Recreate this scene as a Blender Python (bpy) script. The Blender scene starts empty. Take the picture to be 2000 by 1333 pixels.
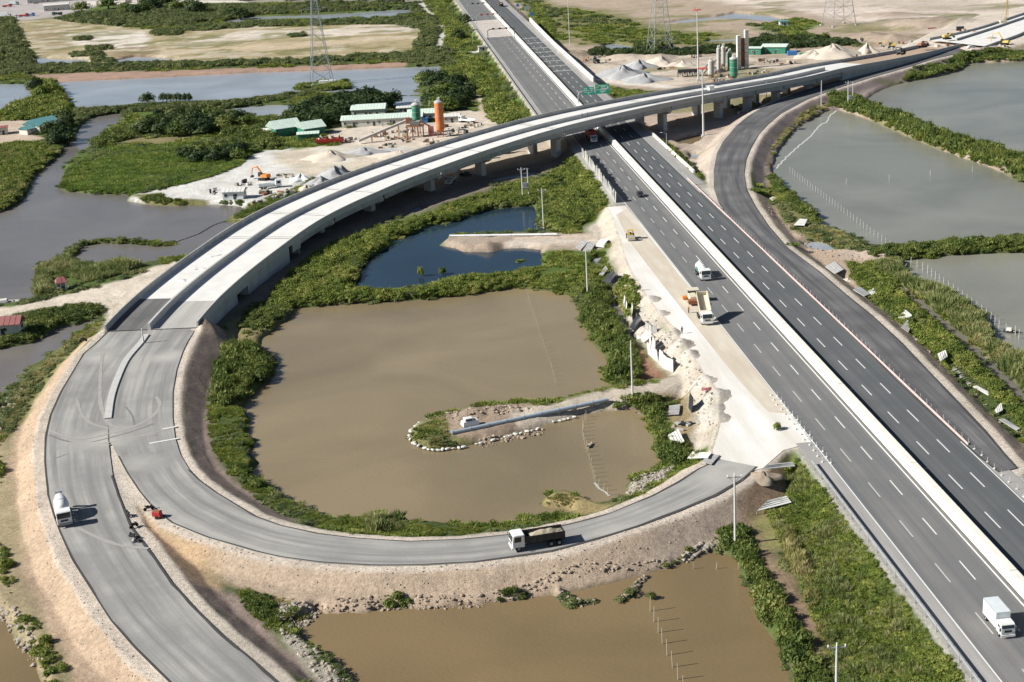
import bpy, bmesh, math, random
import numpy as np
from mathutils import Vector, Matrix

# ------------------------------------------------------------------ camera, sky, sun, exposure
SC = bpy.context.scene
COL = SC.collection
FPX, PITCH, ROLL, ZC = 2821.3, 0.32008, 0.061955, 106.5   # surveyed from the lane dashes and the lamp posts
CP, SP, CR, SR = math.cos(PITCH), math.sin(PITCH), math.cos(ROLL), math.sin(ROLL)
cam = bpy.data.cameras.new('camera')
cam.sensor_width = 36.0
cam.lens = 36.0 * FPX / 2000.0
cam.clip_start = 1.0
cam.clip_end = 30000.0
camo = bpy.data.objects.new('camera', cam)
COL.objects.link(camo)
camo.location = (0, 0, ZC)
camo.rotation_euler = (Matrix.Rotation(math.pi / 2 - PITCH, 3, 'X') @ Matrix.Rotation(-ROLL, 3, 'Z')).to_euler()
SC.camera = camo

SUN_EL, SUN_AZ = math.radians(34), math.radians(9)
to_sun = Vector((-math.cos(SUN_EL) * math.cos(SUN_AZ), -math.cos(SUN_EL) * math.sin(SUN_AZ), math.sin(SUN_EL)))
world = bpy.data.worlds.new('World')
SC.world = world
world.use_nodes = True
wn = world.node_tree
for n in list(wn.nodes):
    wn.nodes.remove(n)
sky = wn.nodes.new('ShaderNodeTexSky')
sky.sky_type = 'NISHITA'
sky.sun_disc = False
sky.sun_elevation = SUN_EL
sky.sun_rotation = math.atan2(to_sun.x, to_sun.y)
sky.air_density = .7
sky.dust_density = .4
bg = wn.nodes.new('ShaderNodeBackground')
bg.inputs[1].default_value = 0.05
wo = wn.nodes.new('ShaderNodeOutputWorld')
wn.links.new(sky.outputs[0], bg.inputs[0])
wn.links.new(bg.outputs[0], wo.inputs[0])
sun = bpy.data.lights.new('sun', 'SUN')
sun.energy = 5.0
sun.angle = math.radians(0.5)
sun.color = (1.0, 0.97, 0.915)
suno = bpy.data.objects.new('sun', sun)
COL.objects.link(suno)
suno.rotation_euler = to_sun.to_track_quat('Z', 'Y').to_euler()
SC.view_settings.view_transform = 'Standard'
SC.view_settings.look = 'None'
SC.view_settings.exposure = 0.55
SC.view_settings.gamma = 1.0
SC.render.resolution_x, SC.render.resolution_y = 1024, 682
rnd = random.Random(7)
nrs = np.random.RandomState(11)


# ------------------------------------------------------------------ survey: photo point + height -> metres
def at(px, py, z=0.0):
    u0, v0 = px - 1000, py - 666.5
    u, v = u0 * CR - v0 * SR, u0 * SR + v0 * CR
    d = (u, FPX * CP - v * SP, -FPX * SP - v * CP)
    t = (z - ZC) / d[2]
    return (d[0] * t, d[1] * t, z)


def atf(px, py, zf):
    z = 1.0
    for _ in range(6):
        p = at(px, py, z)
        z = zf(p[0], p[1])
    return at(px, py, z)


def W(pts, z=0.0):
    return np.array([at(a, b, z)[:2] for a, b in pts])


# ------------------------------------------------------------------ numpy noise and polygons
def vnoise(x, y, seed=0):
    xi, yi = np.floor(x).astype(np.int64), np.floor(y).astype(np.int64)
    fx, fy = x - xi, y - yi
    fx, fy = fx * fx * (3 - 2 * fx), fy * fy * (3 - 2 * fy)

    def h(a, b):
        n = (a * 374761393 + b * 668265263 + seed * 974634777) & 0xffffffff
        n = ((n ^ (n >> 13)) * 1274126177) & 0xffffffff
        return ((n ^ (n >> 16)) & 0xffff) / 65535.0
    return (h(xi, yi) * (1 - fx) + h(xi + 1, yi) * fx) * (1 - fy) + (h(xi, yi + 1) * (1 - fx) + h(xi + 1, yi + 1) * fx) * fy


def fbm(x, y, s, seed=0, o=4):
    r, a, t = 0, 1.0, 0
    x, y = x / s, y / s
    for i in range(o):
        r = r + a * vnoise(x, y, seed + i * 7)
        t += a
        a *= .5
        x, y = x * 2.03 + 5.1, y * 2.03 + 1.7
    return r / t * 2 - 1


def sdf(poly, x, y, closed=True):
    """signed distance to a polygon (negative inside); plain distance for an open line"""
    n = len(poly)
    best = np.full(x.shape, 1e18)
    ins = np.zeros(x.shape, bool)
    for i in range(n if closed else n - 1):
        ax, ay = poly[i]
        bx, by = poly[(i + 1) % n]
        ex, ey = bx - ax, by - ay
        wx, wy = x - ax, y - ay
        t = np.clip((wx * ex + wy * ey) / (ex * ex + ey * ey + 1e-12), 0, 1)
        dx, dy = wx - ex * t, wy - ey * t
        best = np.minimum(best, dx * dx + dy * dy)
        if closed:
            c = ((ay <= y) & (by > y)) | ((by <= y) & (ay > y))
            ins ^= c & (x < ex * (y - ay) / ((by - ay) if by != ay else 1e-12) + ax)
    d = np.sqrt(best)
    return np.where(ins, -d, d) if closed else d


def spline(P, n=10):
    P = np.array(P, float)
    Q = np.vstack([2 * P[0] - P[1], P, 2 * P[-1] - P[-2]])
    o = []
    for i in range(1, len(Q) - 2):
        a, b, c, d = Q[i - 1:i + 3]
        for t in np.linspace(0, 1, n, endpoint=False):
            o.append(.5 * ((2 * b) + (c - a) * t + (2 * a - 5 * b + 4 * c - d) * t * t + (-a + 3 * b - 3 * c + d) * t ** 3))
    o.append(P[-1])
    return np.array(o)


def resample(P, n):
    P = np.array(P, float)
    s = np.r_[0, np.cumsum(np.linalg.norm(np.diff(P[:, :2], axis=0), axis=1))]
    t = np.linspace(0, s[-1], n)
    return np.stack([np.interp(t, s, P[:, k]) for k in range(P.shape[1])], 1), s[-1]


# ------------------------------------------------------------------ materials
MATS = {}


def nd(nt, typ, **kw):
    n = nt.nodes.new(typ)
    for k, v in kw.items():
        if k[0] == 'i' and k[1:].isdigit():
            n.inputs[int(k[1:])].default_value = v
        else:
            setattr(n, k, v)
    return n


def mat(name, col, rough=.85, var=.12, scale=1.0, bump=0.0, metal=0.0, spec=.3, coords='Object'):
    if name in MATS:
        return MATS[name]
    m = bpy.data.materials.new(name)
    m.use_nodes = True
    nt = m.node_tree
    b = nt.nodes['Principled BSDF']
    b.inputs['Roughness'].default_value = rough
    b.inputs['Metallic'].default_value = metal
    b.inputs['Specular IOR Level'].default_value = spec
    tc = nd(nt, 'ShaderNodeTexCoord')
    no = nd(nt, 'ShaderNodeTexNoise')
    no.inputs['Scale'].default_value = scale
    no.inputs['Detail'].default_value = 8
    no.inputs['Roughness'].default_value = .65
    nt.links.new(tc.outputs[coords], no.inputs['Vector'])
    mr = nd(nt, 'ShaderNodeMapRange', i1=.25, i2=.75, i3=1 - var, i4=1 + var)
    nt.links.new(no.outputs['Fac'], mr.inputs[0])
    mx = nd(nt, 'ShaderNodeVectorMath', operation='SCALE')
    mx.inputs[0].default_value = col[:3]
    nt.links.new(mr.outputs[0], mx.inputs['Scale'])
    nt.links.new(mx.outputs[0], b.inputs['Base Color'])
    if bump:
        bp = nd(nt, 'ShaderNodeBump')
        bp.inputs['Strength'].default_value = bump
        bp.inputs['Distance'].default_value = .1
        nt.links.new(no.outputs['Fac'], bp.inputs['Height'])
        nt.links.new(bp.outputs[0], b.inputs['Normal'])
    MATS[name] = m
    return m


def ground_mat():
    m = bpy.data.materials.new('ground')
    m.use_nodes = True
    nt = m.node_tree
    b = nt.nodes['Principled BSDF']
    b.inputs['Roughness'].default_value = .95
    b.inputs['Specular IOR Level'].default_value = .15
    geo = nd(nt, 'ShaderNodeNewGeometry')
    at_ = nd(nt, 'ShaderNodeAttribute', attribute_name='Col')
    n1 = nd(nt, 'ShaderNodeTexNoise')
    n1.inputs['Scale'].default_value = 1.3
    n1.inputs['Detail'].default_value = 10
    n1.inputs['Roughness'].default_value = .82
    n2 = nd(nt, 'ShaderNodeTexNoise')
    n2.inputs['Scale'].default_value = .09
    n2.inputs['Detail'].default_value = 6
    n2.inputs['Distortion'].default_value = 1.2
    vo = nd(nt, 'ShaderNodeTexVoronoi')
    vo.inputs['Scale'].default_value = 1.6
    for n in (n1, n2, vo):
        nt.links.new(geo.outputs['Position'], n.inputs['Vector'])
    r1 = nd(nt, 'ShaderNodeMapRange', i1=.32, i2=.68, i3=.62, i4=1.34)
    r2 = nd(nt, 'ShaderNodeMapRange', i1=.3, i2=.7, i3=.84, i4=1.14)
    r3 = nd(nt, 'ShaderNodeMapRange', i1=.0, i2=.7, i3=.92, i4=1.06)
    nt.links.new(n1.outputs['Fac'], r1.inputs[0])
    nt.links.new(n2.outputs['Fac'], r2.inputs[0])
    nt.links.new(vo.outputs['Distance'], r3.inputs[0])
    m1 = nd(nt, 'ShaderNodeMath', operation='MULTIPLY')
    m2 = nd(nt, 'ShaderNodeMath', operation='MULTIPLY')
    nt.links.new(r1.outputs[0], m1.inputs[0])
    nt.links.new(r2.outputs[0], m1.inputs[1])
    nt.links.new(m1.outputs[0], m2.inputs[0])
    nt.links.new(r3.outputs[0], m2.inputs[1])
    sc = nd(nt, 'ShaderNodeVectorMath', operation='SCALE')
    nt.links.new(at_.outputs['Color'], sc.inputs[0])
    nt.links.new(m2.outputs[0], sc.inputs['Scale'])
    nt.links.new(sc.outputs[0], b.inputs['Base Color'])
    bp = nd(nt, 'ShaderNodeBump')
    bp.inputs['Strength'].default_value = .9
    bp.inputs['Distance'].default_value = .35
    nt.links.new(n1.outputs['Fac'], bp.inputs['Height'])
    nt.links.new(bp.outputs[0], b.inputs['Normal'])
    return m


def water_mat(name, col, rough=.12, ripple=.25, shallow=None, spec=.5):
    m = bpy.data.materials.new(name)
    m.use_nodes = True
    nt = m.node_tree
    b = nt.nodes['Principled BSDF']
    b.inputs['Roughness'].default_value = rough
    b.inputs['IOR'].default_value = 1.33
    b.inputs['Specular IOR Level'].default_value = spec
    geo = nd(nt, 'ShaderNodeNewGeometry')
    n0 = nd(nt, 'ShaderNodeTexNoise')
    n0.inputs['Scale'].default_value = .022
    n0.inputs['Detail'].default_value = 5
    n0.inputs['Distortion'].default_value = .8
    nt.links.new(geo.outputs['Position'], n0.inputs['Vector'])
    r0 = nd(nt, 'ShaderNodeMapRange', i1=.3, i2=.7, i3=.80, i4=1.16)
    nt.links.new(n0.outputs['Fac'], r0.inputs[0])
    sc = nd(nt, 'ShaderNodeVectorMath', operation='SCALE')
    sc.inputs[0].default_value = col
    nt.links.new(r0.outputs[0], sc.inputs['Scale'])
    nt.links.new(sc.outputs[0], b.inputs['Base Color'])
    mp = nd(nt, 'ShaderNodeMapping')
    mp.inputs['Scale'].default_value = (1.0, 1.7, 1)
    mp.inputs['Rotation'].default_value = (0, 0, .5)
    nt.links.new(geo.outputs['Position'], mp.inputs[0])
    n1 = nd(nt, 'ShaderNodeTexNoise')
    n1.inputs['Scale'].default_value = 1.3
    n1.inputs['Detail'].default_value = 4
    nt.links.new(mp.outputs[0], n1.inputs['Vector'])
    bp = nd(nt, 'ShaderNodeBump')
    bp.inputs['Strength'].default_value = ripple
    bp.inputs['Distance'].default_value = .10
    nt.links.new(n1.outputs['Fac'], bp.inputs['Height'])
    nt.links.new(bp.outputs[0], b.inputs['Normal'])
    return m


def road_mat(name, col, dust, amount, along=.02, across=.7, patch=.5, spots=()):
    """asphalt with dust carried along the wheel tracks; UV = metres across, metres along"""
    m = bpy.data.materials.new(name)
    m.use_nodes = True
    nt = m.node_tree
    b = nt.nodes['Principled BSDF']
    b.inputs['Roughness'].default_value = .9
    b.inputs['Specular IOR Level'].default_value = .2
    uv = nd(nt, 'ShaderNodeUVMap')
    mp = nd(nt, 'ShaderNodeMapping')
    mp.inputs['Scale'].default_value = (across, along, 1)
    nt.links.new(uv.outputs[0], mp.inputs[0])
    n1 = nd(nt, 'ShaderNodeTexNoise')
    n1.inputs['Scale'].default_value = 1
    n1.inputs['Detail'].default_value = 7
    n1.inputs['Roughness'].default_value = .6
    nt.links.new(mp.outputs[0], n1.inputs['Vector'])
    geo = nd(nt, 'ShaderNodeNewGeometry')
    n2 = nd(nt, 'ShaderNodeTexNoise')
    n2.inputs['Scale'].default_value = .09
    n2.inputs['Detail'].default_value = 6
    nt.links.new(geo.outputs['Position'], n2.inputs['Vector'])
    n3 = nd(nt, 'ShaderNodeTexNoise')
    n3.inputs['Scale'].default_value = 3.5
    n3.inputs['Detail'].default_value = 8
    n3.inputs['Roughness'].default_value = .8
    nt.links.new(geo.outputs['Position'], n3.inputs['Vector'])
    r1 = nd(nt, 'ShaderNodeMapRange', i1=.35, i2=.68, i3=0, i4=1)
    nt.links.new(n1.outputs['Fac'], r1.inputs[0])
    r2 = nd(nt, 'ShaderNodeMapRange', i1=.35, i2=.65, i3=1 - patch, i4=1 + patch)
    nt.links.new(n2.outputs['Fac'], r2.inputs[0])
    mu = nd(nt, 'ShaderNodeMath', operation='MULTIPLY', use_clamp=True)
    nt.links.new(r1.outputs[0], mu.inputs[0])
    nt.links.new(r2.outputs[0], mu.inputs[1])
    mu2 = nd(nt, 'ShaderNodeMath', operation='MULTIPLY', use_clamp=True, i1=amount)
    nt.links.new(mu.outputs[0], mu2.inputs[0])
    mx = nd(nt, 'ShaderNodeMix', data_type='RGBA')
    mx.inputs[6].default_value = (*col, 1)
    mx.inputs[7].default_value = (*dust, 1)
    fac = mu2.outputs[0]
    for (sx, sy, sz_), rad in spots:
        di = nd(nt, 'ShaderNodeVectorMath', operation='DISTANCE')
        di.inputs[1].default_value = (sx, sy, sz_)
        nt.links.new(geo.outputs['Position'], di.inputs[0])
        rr = nd(nt, 'ShaderNodeMapRange', i1=rad * .2, i2=rad, i3=.75, i4=0)
        nt.links.new(di.outputs['Value'], rr.inputs[0])
        m4 = nd(nt, 'ShaderNodeMath', operation='MULTIPLY')
        nt.links.new(rr.outputs[0], m4.inputs[0])
        nt.links.new(r2.outputs[0], m4.inputs[1])
        m5 = nd(nt, 'ShaderNodeMath', operation='MAXIMUM', use_clamp=True)
        nt.links.new(m4.outputs[0], m5.inputs[0])
        nt.links.new(fac, m5.inputs[1])
        fac = m5.outputs[0]
    nt.links.new(fac, mx.inputs[0])
    r3 = nd(nt, 'ShaderNodeMapRange', i1=.3, i2=.7, i3=.88, i4=1.12)
    nt.links.new(n3.outputs['Fac'], r3.inputs[0])
    sc = nd(nt, 'ShaderNodeVectorMath', operation='SCALE')
    nt.links.new(mx.outputs[2], sc.inputs[0])
    nt.links.new(r3.outputs[0], sc.inputs['Scale'])
    nt.links.new(sc.outputs[0], b.inputs['Base Color'])
    return m


def leaf_mat(name, c1, c2, c3, trans=.25):
    m = bpy.data.materials.new(name)
    m.use_nodes = True
    nt = m.node_tree
    b = nt.nodes['Principled BSDF']
    b.inputs['Roughness'].default_value = .6
    b.inputs['Specular IOR Level'].default_value = .25
    geo = nd(nt, 'ShaderNodeNewGeometry')
    oi = nd(nt, 'ShaderNodeObjectInfo')
    n1 = nd(nt, 'ShaderNodeTexNoise')
    n1.inputs['Scale'].default_value = .12
    n1.inputs['Detail'].default_value = 5
    n1.inputs['Roughness'].default_value = .65
    nt.links.new(geo.outputs['Position'], n1.inputs['Vector'])
    ad = nd(nt, 'ShaderNodeMath', operation='MULTIPLY_ADD', i1=.34)
    nt.links.new(oi.outputs['Random'], ad.inputs[0])
    nt.links.new(n1.outputs['Fac'], ad.inputs[2])
    rp = nd(nt, 'ShaderNodeValToRGB')
    e = rp.color_ramp.elements
    e[0].position, e[0].color = .42, (*c1, 1)
    e[1].position, e[1].color = .92, (*c3, 1)
    k = e.new(.66)
    k.color = (*c2, 1)
    nt.links.new(ad.outputs[0], rp.inputs[0])
    nt.links.new(rp.outputs[0], b.inputs['Base Color'])
    tr = nd(nt, 'ShaderNodeBsdfTranslucent')
    nt.links.new(rp.outputs[0], tr.inputs[0])
    ms = nd(nt, 'ShaderNodeMixShader', i0=trans)
    out = nt.nodes['Material Output']
    nt.links.new(b.outputs[0], ms.inputs[1])
    nt.links.new(tr.outputs[0], ms.inputs[2])
    nt.links.new(ms.outputs[0], out.inputs[0])
    return m


# ------------------------------------------------------------------ mesh helpers
class MB:
    def __init__(s):
        s.v, s.f, s.m = [], [], []

    def add(s, vs, fs, mi=0):
        k = len(s.v)
        s.v += [tuple(v) for v in vs]
        s.f += [tuple(i + k for i in f) for f in fs]
        s.m += [mi] * len(fs)
        return s

    def box(s, c, d, mi=0, rz=0.0, taper=(1, 1), tilt=None):
        x, y, z = d[0] / 2, d[1] / 2, d[2] / 2
        vs = []
        for sz in (-1, 1):
            tx, ty = (1, 1) if sz < 0 else taper
            for sx, sy in ((-1, -1), (1, -1), (1, 1), (-1, 1)):
                vs.append(Vector((sx * x * tx, sy * y * ty, sz * z)))
        M = Matrix.Rotation(rz, 3, 'Z')
        if tilt:
            M = M @ Matrix.Rotation(tilt[1], 3, tilt[0])
        vs = [M @ v + Vector(c) for v in vs]
        return s.add(vs, [(0, 3, 2, 1), (4, 5, 6, 7), (0, 1, 5, 4), (1, 2, 6, 5), (2, 3, 7, 6), (3, 0, 4, 7)], mi)

    def prism(s, prof, y0, y1, mi=0):
        """profile in x,z swept along y"""
        n = len(prof)
        vs = [(x, y0, z) for x, z in prof] + [(x, y1, z) for x, z in prof]
        fs = [tuple(range(n)), tuple(range(2 * n - 1, n - 1, -1))]
        fs += [(i, i + n, (i + 1) % n + n, (i + 1) % n) for i in range(n)]
        return s.add(vs, fs, mi)

    def cyl(s, a, b, r0, r1=None, n=10, mi=0, caps=True):
        r1 = r0 if r1 is None else r1
        a, b = Vector(a), Vector(b)
        d = (b - a).normalized()
        u = d.orthogonal().normalized()
        w = d.cross(u)
        vs = []
        for p, r in ((a, r0), (b, r1)):
            for i in range(n):
                t = 2 * math.pi * i / n
                vs.append(p + (u * math.cos(t) + w * math.sin(t)) * r)
        fs = [(i, (i + 1) % n, (i + 1) % n + n, i + n) for i in range(n)]
        if caps:
            fs += [tuple(range(n - 1, -1, -1)), tuple(range(n, 2 * n))]
        return s.add(vs, fs, mi)

    def lathe(s, prof, c=(0, 0, 0), axis='Z', n=14, mi=0):
        vs, fs = [], []
        for r, h in prof:
            for i in range(n):
                t = 2 * math.pi * i / n
                p = (r * math.cos(t), r * math.sin(t), h)
                if axis == 'X':
                    p = (h, r * math.cos(t), r * math.sin(t))
                elif axis == 'Y':
                    p = (r * math.cos(t), h, r * math.sin(t))
                vs.append((p[0] + c[0], p[1] + c[1], p[2] + c[2]))
        for k in range(len(prof) - 1):
            for i in range(n):
                j = (i + 1) % n
                fs.append((k * n + i, k * n + j, (k + 1) * n + j, (k + 1) * n + i))
        fs += [tuple(range(n - 1, -1, -1)), tuple(range((len(prof) - 1) * n, len(prof) * n))]
        return s.add(vs, fs, mi)

    def build(s, name, mats, parent=None, loc=None, smooth=False, bevel=0):
        me = bpy.data.meshes.new(name)
        me.from_pydata(s.v, [], s.f)
        if not isinstance(mats, (list, tuple)):
            mats = [mats]
        for m in mats:
            me.materials.append(m)
        if len(mats) > 1:
            me.polygons.foreach_set('material_index', s.m)
        bm = bmesh.new()
        bm.from_mesh(me)
        bmesh.ops.recalc_face_normals(bm, faces=bm.faces)
        if bevel:
            bmesh.ops.bevel(bm, geom=[e for e in bm.edges if len(e.link_faces) == 2 and e.calc_face_angle(0) > .6], offset=bevel, segments=1, affect='EDGES')
        bm.to_mesh(me)
        bm.free()
        if smooth:
            me.polygons.foreach_set('use_smooth', [True] * len(me.polygons))
        o = bpy.data.objects.new(name, me)
        COL.objects.link(o)
        if parent:
            o.parent = parent
        if loc is not None:
            o.location = loc
        return o


def tag(o, label=None, cat=None, group=None, kind=None):
    if label:
        o['label'] = label
    if cat:
        o['category'] = cat
    if group:
        o['group'] = group
    if kind:
        o['kind'] = kind
    return o


def thing(name, label, cat, loc, rz=0.0, group=None, scale=1.0):
    o = bpy.data.objects.new(name, None)
    o.empty_display_size = .5
    COL.objects.link(o)
    o.location = loc
    o.rotation_euler = (0, 0, rz)
    o.scale = (scale,) * 3
    return tag(o, label, cat, group)


def dup(o, parent=None):
    c = o.copy()
    COL.objects.link(c)
    c.parent = parent
    for ch in o.children:
        dup(ch, c)
    return c


def dup_thing(o, loc, rz, label, group=None, scale=None):
    c = dup(o)
    c.location = loc
    c.rotation_euler = (0, 0, rz)
    if scale:
        c.scale = (scale,) * 3
    c['label'] = label
    if group:
        c['group'] = group
    return c


def mesh_np(name, V, F, mats, parent=None, uv=None, smooth=False):
    me = bpy.data.meshes.new(name)
    me.from_pydata(V.tolist() if hasattr(V, 'tolist') else V, [], F.tolist() if hasattr(F, 'tolist') else F)
    for m in (mats if isinstance(mats, (list, tuple)) else [mats]):
        me.materials.append(m)
    if uv is not None:
        l = me.uv_layers.new(name='UVMap')
        idx = np.empty(len(me.loops), np.int32)
        me.loops.foreach_get('vertex_index', idx)
        l.data.foreach_set('uv', np.array(uv, np.float32)[idx].ravel())
    if smooth:
        me.polygons.foreach_set('use_smooth', [True] * len(me.polygons))
    o = bpy.data.objects.new(name, me)
    COL.objects.link(o)
    if parent:
        o.parent = parent
    return o


def ribbon(name, A, B, m, n=80, k=6, parent=None, skirt=.0, lift=0.0):
    """surface between two edge lines (world xyz), uv in metres"""
    A, la = resample(A, n)
    B, lb = resample(B, n)
    t = np.linspace(0, 1, k)[None, :, None]
    G = A[:, None] * (1 - t) + B[:, None] * t
    G[..., 2] += lift
    wid = np.linalg.norm(A - B, axis=1)
    L = (la + lb) / 2
    U = np.linspace(-.5, .5, k)[None] * wid[:, None]
    Vv = np.repeat(np.linspace(0, L, n)[:, None], k, 1)
    V = G.reshape(-1, 3)
    uv = np.stack([U.ravel(), Vv.ravel()], 1)
    F = []
    for i in range(n - 1):
        for j in range(k - 1):
            a = i * k + j
            F.append((a, a + 1, a + k + 1, a + k))
    V = V.tolist()
    uv = uv.tolist()
    if skirt:
        for j, s in ((0, 1), (k - 1, -1)):
            base = len(V)
            for i in range(n):
                p = G[i, j]
                V.append([p[0], p[1], p[2] - skirt])
                uv.append([U[i, j], Vv[i, j]])
            for i in range(n - 1):
                q = (i * k + j, (i + 1) * k + j, base + i + 1, base + i)
                F.append(q if s > 0 else q[::-1])
    return mesh_np(name, V, F, m, parent, uv)


def sweep(name, S, N, prof, m, parent=None, smooth=False, mi=None):
    """closed profile [(offset, dz)] swept along path S (xyz) with side vectors N"""
    k, n = len(prof), len(S)
    V = []
    for i in range(n):
        for o, z in prof:
            V.append((S[i, 0] + N[i, 0] * o, S[i, 1] + N[i, 1] * o, S[i, 2] + z))
    F = [(i * k + j, i * k + (j + 1) % k, (i + 1) * k + (j + 1) % k, (i + 1) * k + j) for i in range(n - 1) for j in range(k)]
    F += [tuple(range(k - 1, -1, -1)), tuple(range((n - 1) * k, n * k))]
    o = mesh_np(name, V, F, m, parent)
    bm = bmesh.new()
    bm.from_mesh(o.data)
    bmesh.ops.recalc_face_normals(bm, faces=bm.faces)
    bm.to_mesh(o.data)
    bm.free()
    return o


def normals2(S):
    T = np.gradient(S[:, :2], axis=0)
    T /= np.linalg.norm(T, axis=1)[:, None] + 1e-9
    return np.stack([T[:, 1], -T[:, 0]], 1)

# ------------------------------------------------------------------ the highway's own frame
TH = -0.07806
HD = np.array([math.sin(TH), math.cos(TH)])
HN = np.array([math.cos(TH), -math.sin(TH)])
HX0, HY0, HZ = 75.459, 273.8, 4.0


def hw(off, s, z=HZ):
    """point of the highway: metres right of the outermost lane line, metres along"""
    p = HN * (HX0 + off) + HD * s
    return (float(p[0]), float(p[1]), z)


def zroad(x, y):
    x, y = np.asarray(x, float), np.asarray(y, float)
    z = 3.3 + .7 * np.clip((x - 0) / 28, 0, 1)
    return np.where(x < -30, 3.3 + 1.6 * np.clip((y - 262) / 68, 0, 1), z)


zr1 = lambda x, y: float(zroad(x, y))


def trace(pts, zf=zr1):
    return [atf(a, b, zf) for a, b in pts]


# edge lines of the roads, traced
LEFT_A = [(212, 645), (185, 672), (162, 691), (140, 728), (117, 766), (97, 811), (87, 853), (86, 903), (92, 966), (103, 1005), (116, 1040), (140, 1094), (175, 1149), (215, 1212), (258, 1262), (301, 1305), (345, 1348), (420, 1410)]
LEFT_B = [(296, 641), (277, 671), (250, 703), (232, 741), (220, 778), (212, 821), (211, 856), (215, 891), (220, 928), (232, 966), (245, 999), (258, 1029), (295, 1077), (338, 1139), (388, 1194), (438, 1242), (498, 1292), (545, 1333), (640, 1410)]
LOOP_O = [(296, 641), (277, 671), (250, 703), (232, 741), (220, 778), (212, 821), (214, 860), (230, 891), (247, 923), (270, 958), (290, 983), (312, 1003), (333, 1021), (401, 1049), (500, 1078), (550, 1089), (625, 1099), (725, 1105), (826, 1104), (926, 1098), (1000, 1088), (1075, 1078), (1163, 1054), (1250, 1027), (1326, 999), (1400, 968), (1450, 938), (1480, 912)]
LOOP_I = [(388, 634), (367, 666), (357, 686), (345, 721), (337, 766), (337, 816), (342, 856), (352, 888), (370, 918), (390, 938), (425, 963), (475, 993), (500, 1008), (550, 1026), (625, 1042), (700, 1051), (800, 1057), (900, 1053), (991, 1044), (1045, 1036), (1108, 1024), (1140, 1016), (1195, 1001), (1225, 988), (1275, 967), (1325, 940), (1362, 916), (1405, 897)]
RAMP_L = [(1870, 93), (1800, 112), (1750, 124), (1700, 140), (1660, 151), (1600, 168), (1550, 184), (1500, 204), (1462, 226), (1437, 247), (1412, 277), (1400, 300), (1394, 333), (1394, 368), (1404, 397), (1425, 430), (1462, 466), (1500, 499), (1560, 556), (1675, 667), (1750, 744), (1825, 815), (1905, 888), (1950, 923)]
RAMP_R = [(1890, 101), (1825, 115), (1775, 131), (1700, 152), (1625, 176), (1575, 195), (1525, 222), (1500, 243), (1482, 262), (1466, 290), (1457, 312), (1453, 340), (1458, 370), (1475, 403), (1500, 440), (1537, 483), (1600, 530), (1650, 573), (1700, 613), (1760, 668), (1812, 723), (1870, 783), (1925, 841), (1962, 886), (1988, 914)]
zl, z4 = (lambda x, y: 4.02), 4.02
P_leftA, P_leftB = trace(LEFT_A), trace(LEFT_B)
P_loopO, P_loopI = trace(LOOP_O), trace(LOOP_I)
P_rampL, P_rampR = trace(RAMP_L, zl), trace(RAMP_R, zl)
HAUL = [(1187, 405), (1222, 403), (1262, 450), (1330, 535), (1420, 640), (1500, 745), (1560, 830), (1600, 885), (1560, 872), (1530, 880), (1490, 915), (1470, 920), (1400, 905), (1392, 880), (1402, 850), (1410, 816), (1410, 778), (1392, 748), (1375, 728), (1357, 698), (1332, 666), (1318, 640), (1288, 610), (1262, 575), (1240, 540), (1225, 510), (1216, 480), (1206, 450), (1198, 425)]
P_haul = trace(HAUL, lambda x, y: 3.93)

# spine of the viaduct (parapet-top level), half widths left and right
VK = [[-87.9, 315.5, 6.4], [-84.8, 354.1, 6.8], [-77.5, 393.3, 7.3], [-66.1, 434.2, 8.0], [-46.5, 470.0, 9.3], [-25.4, 497.2, 10.6], [-4.1, 519.2, 12.0], [18.6, 539.4, 13.2], [44.3, 560.6, 13.6], [71.4, 583.9, 13.1], [99.9, 609.3, 11.8], [128.5, 635.1, 10.5], [153.0, 663.0, 9.4], [180.6, 689.1, 8.0], [206.7, 717.1, 6.5], [230.8, 746.3, 5.3]]
VS = spline(VK, 14)
VS[:, 2] -= 1.5
VN = normals2(VS)
_x = np.linspace(0, 4, len(VS))
V_WL = np.interp(_x, range(5), [10.4, 12.4, 14.5, 12.9, 8.6])
V_WR = np.interp(_x, range(5), [11.5, 13.6, 11.4, 8.9, 8.7])
V_I0 = int(np.argmin(abs(VS[:, 1] - 331)))
VS, VN, V_WL, V_WR = VS[V_I0:], VN[V_I0:], V_WL[V_I0:], V_WR[V_I0:]

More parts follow.
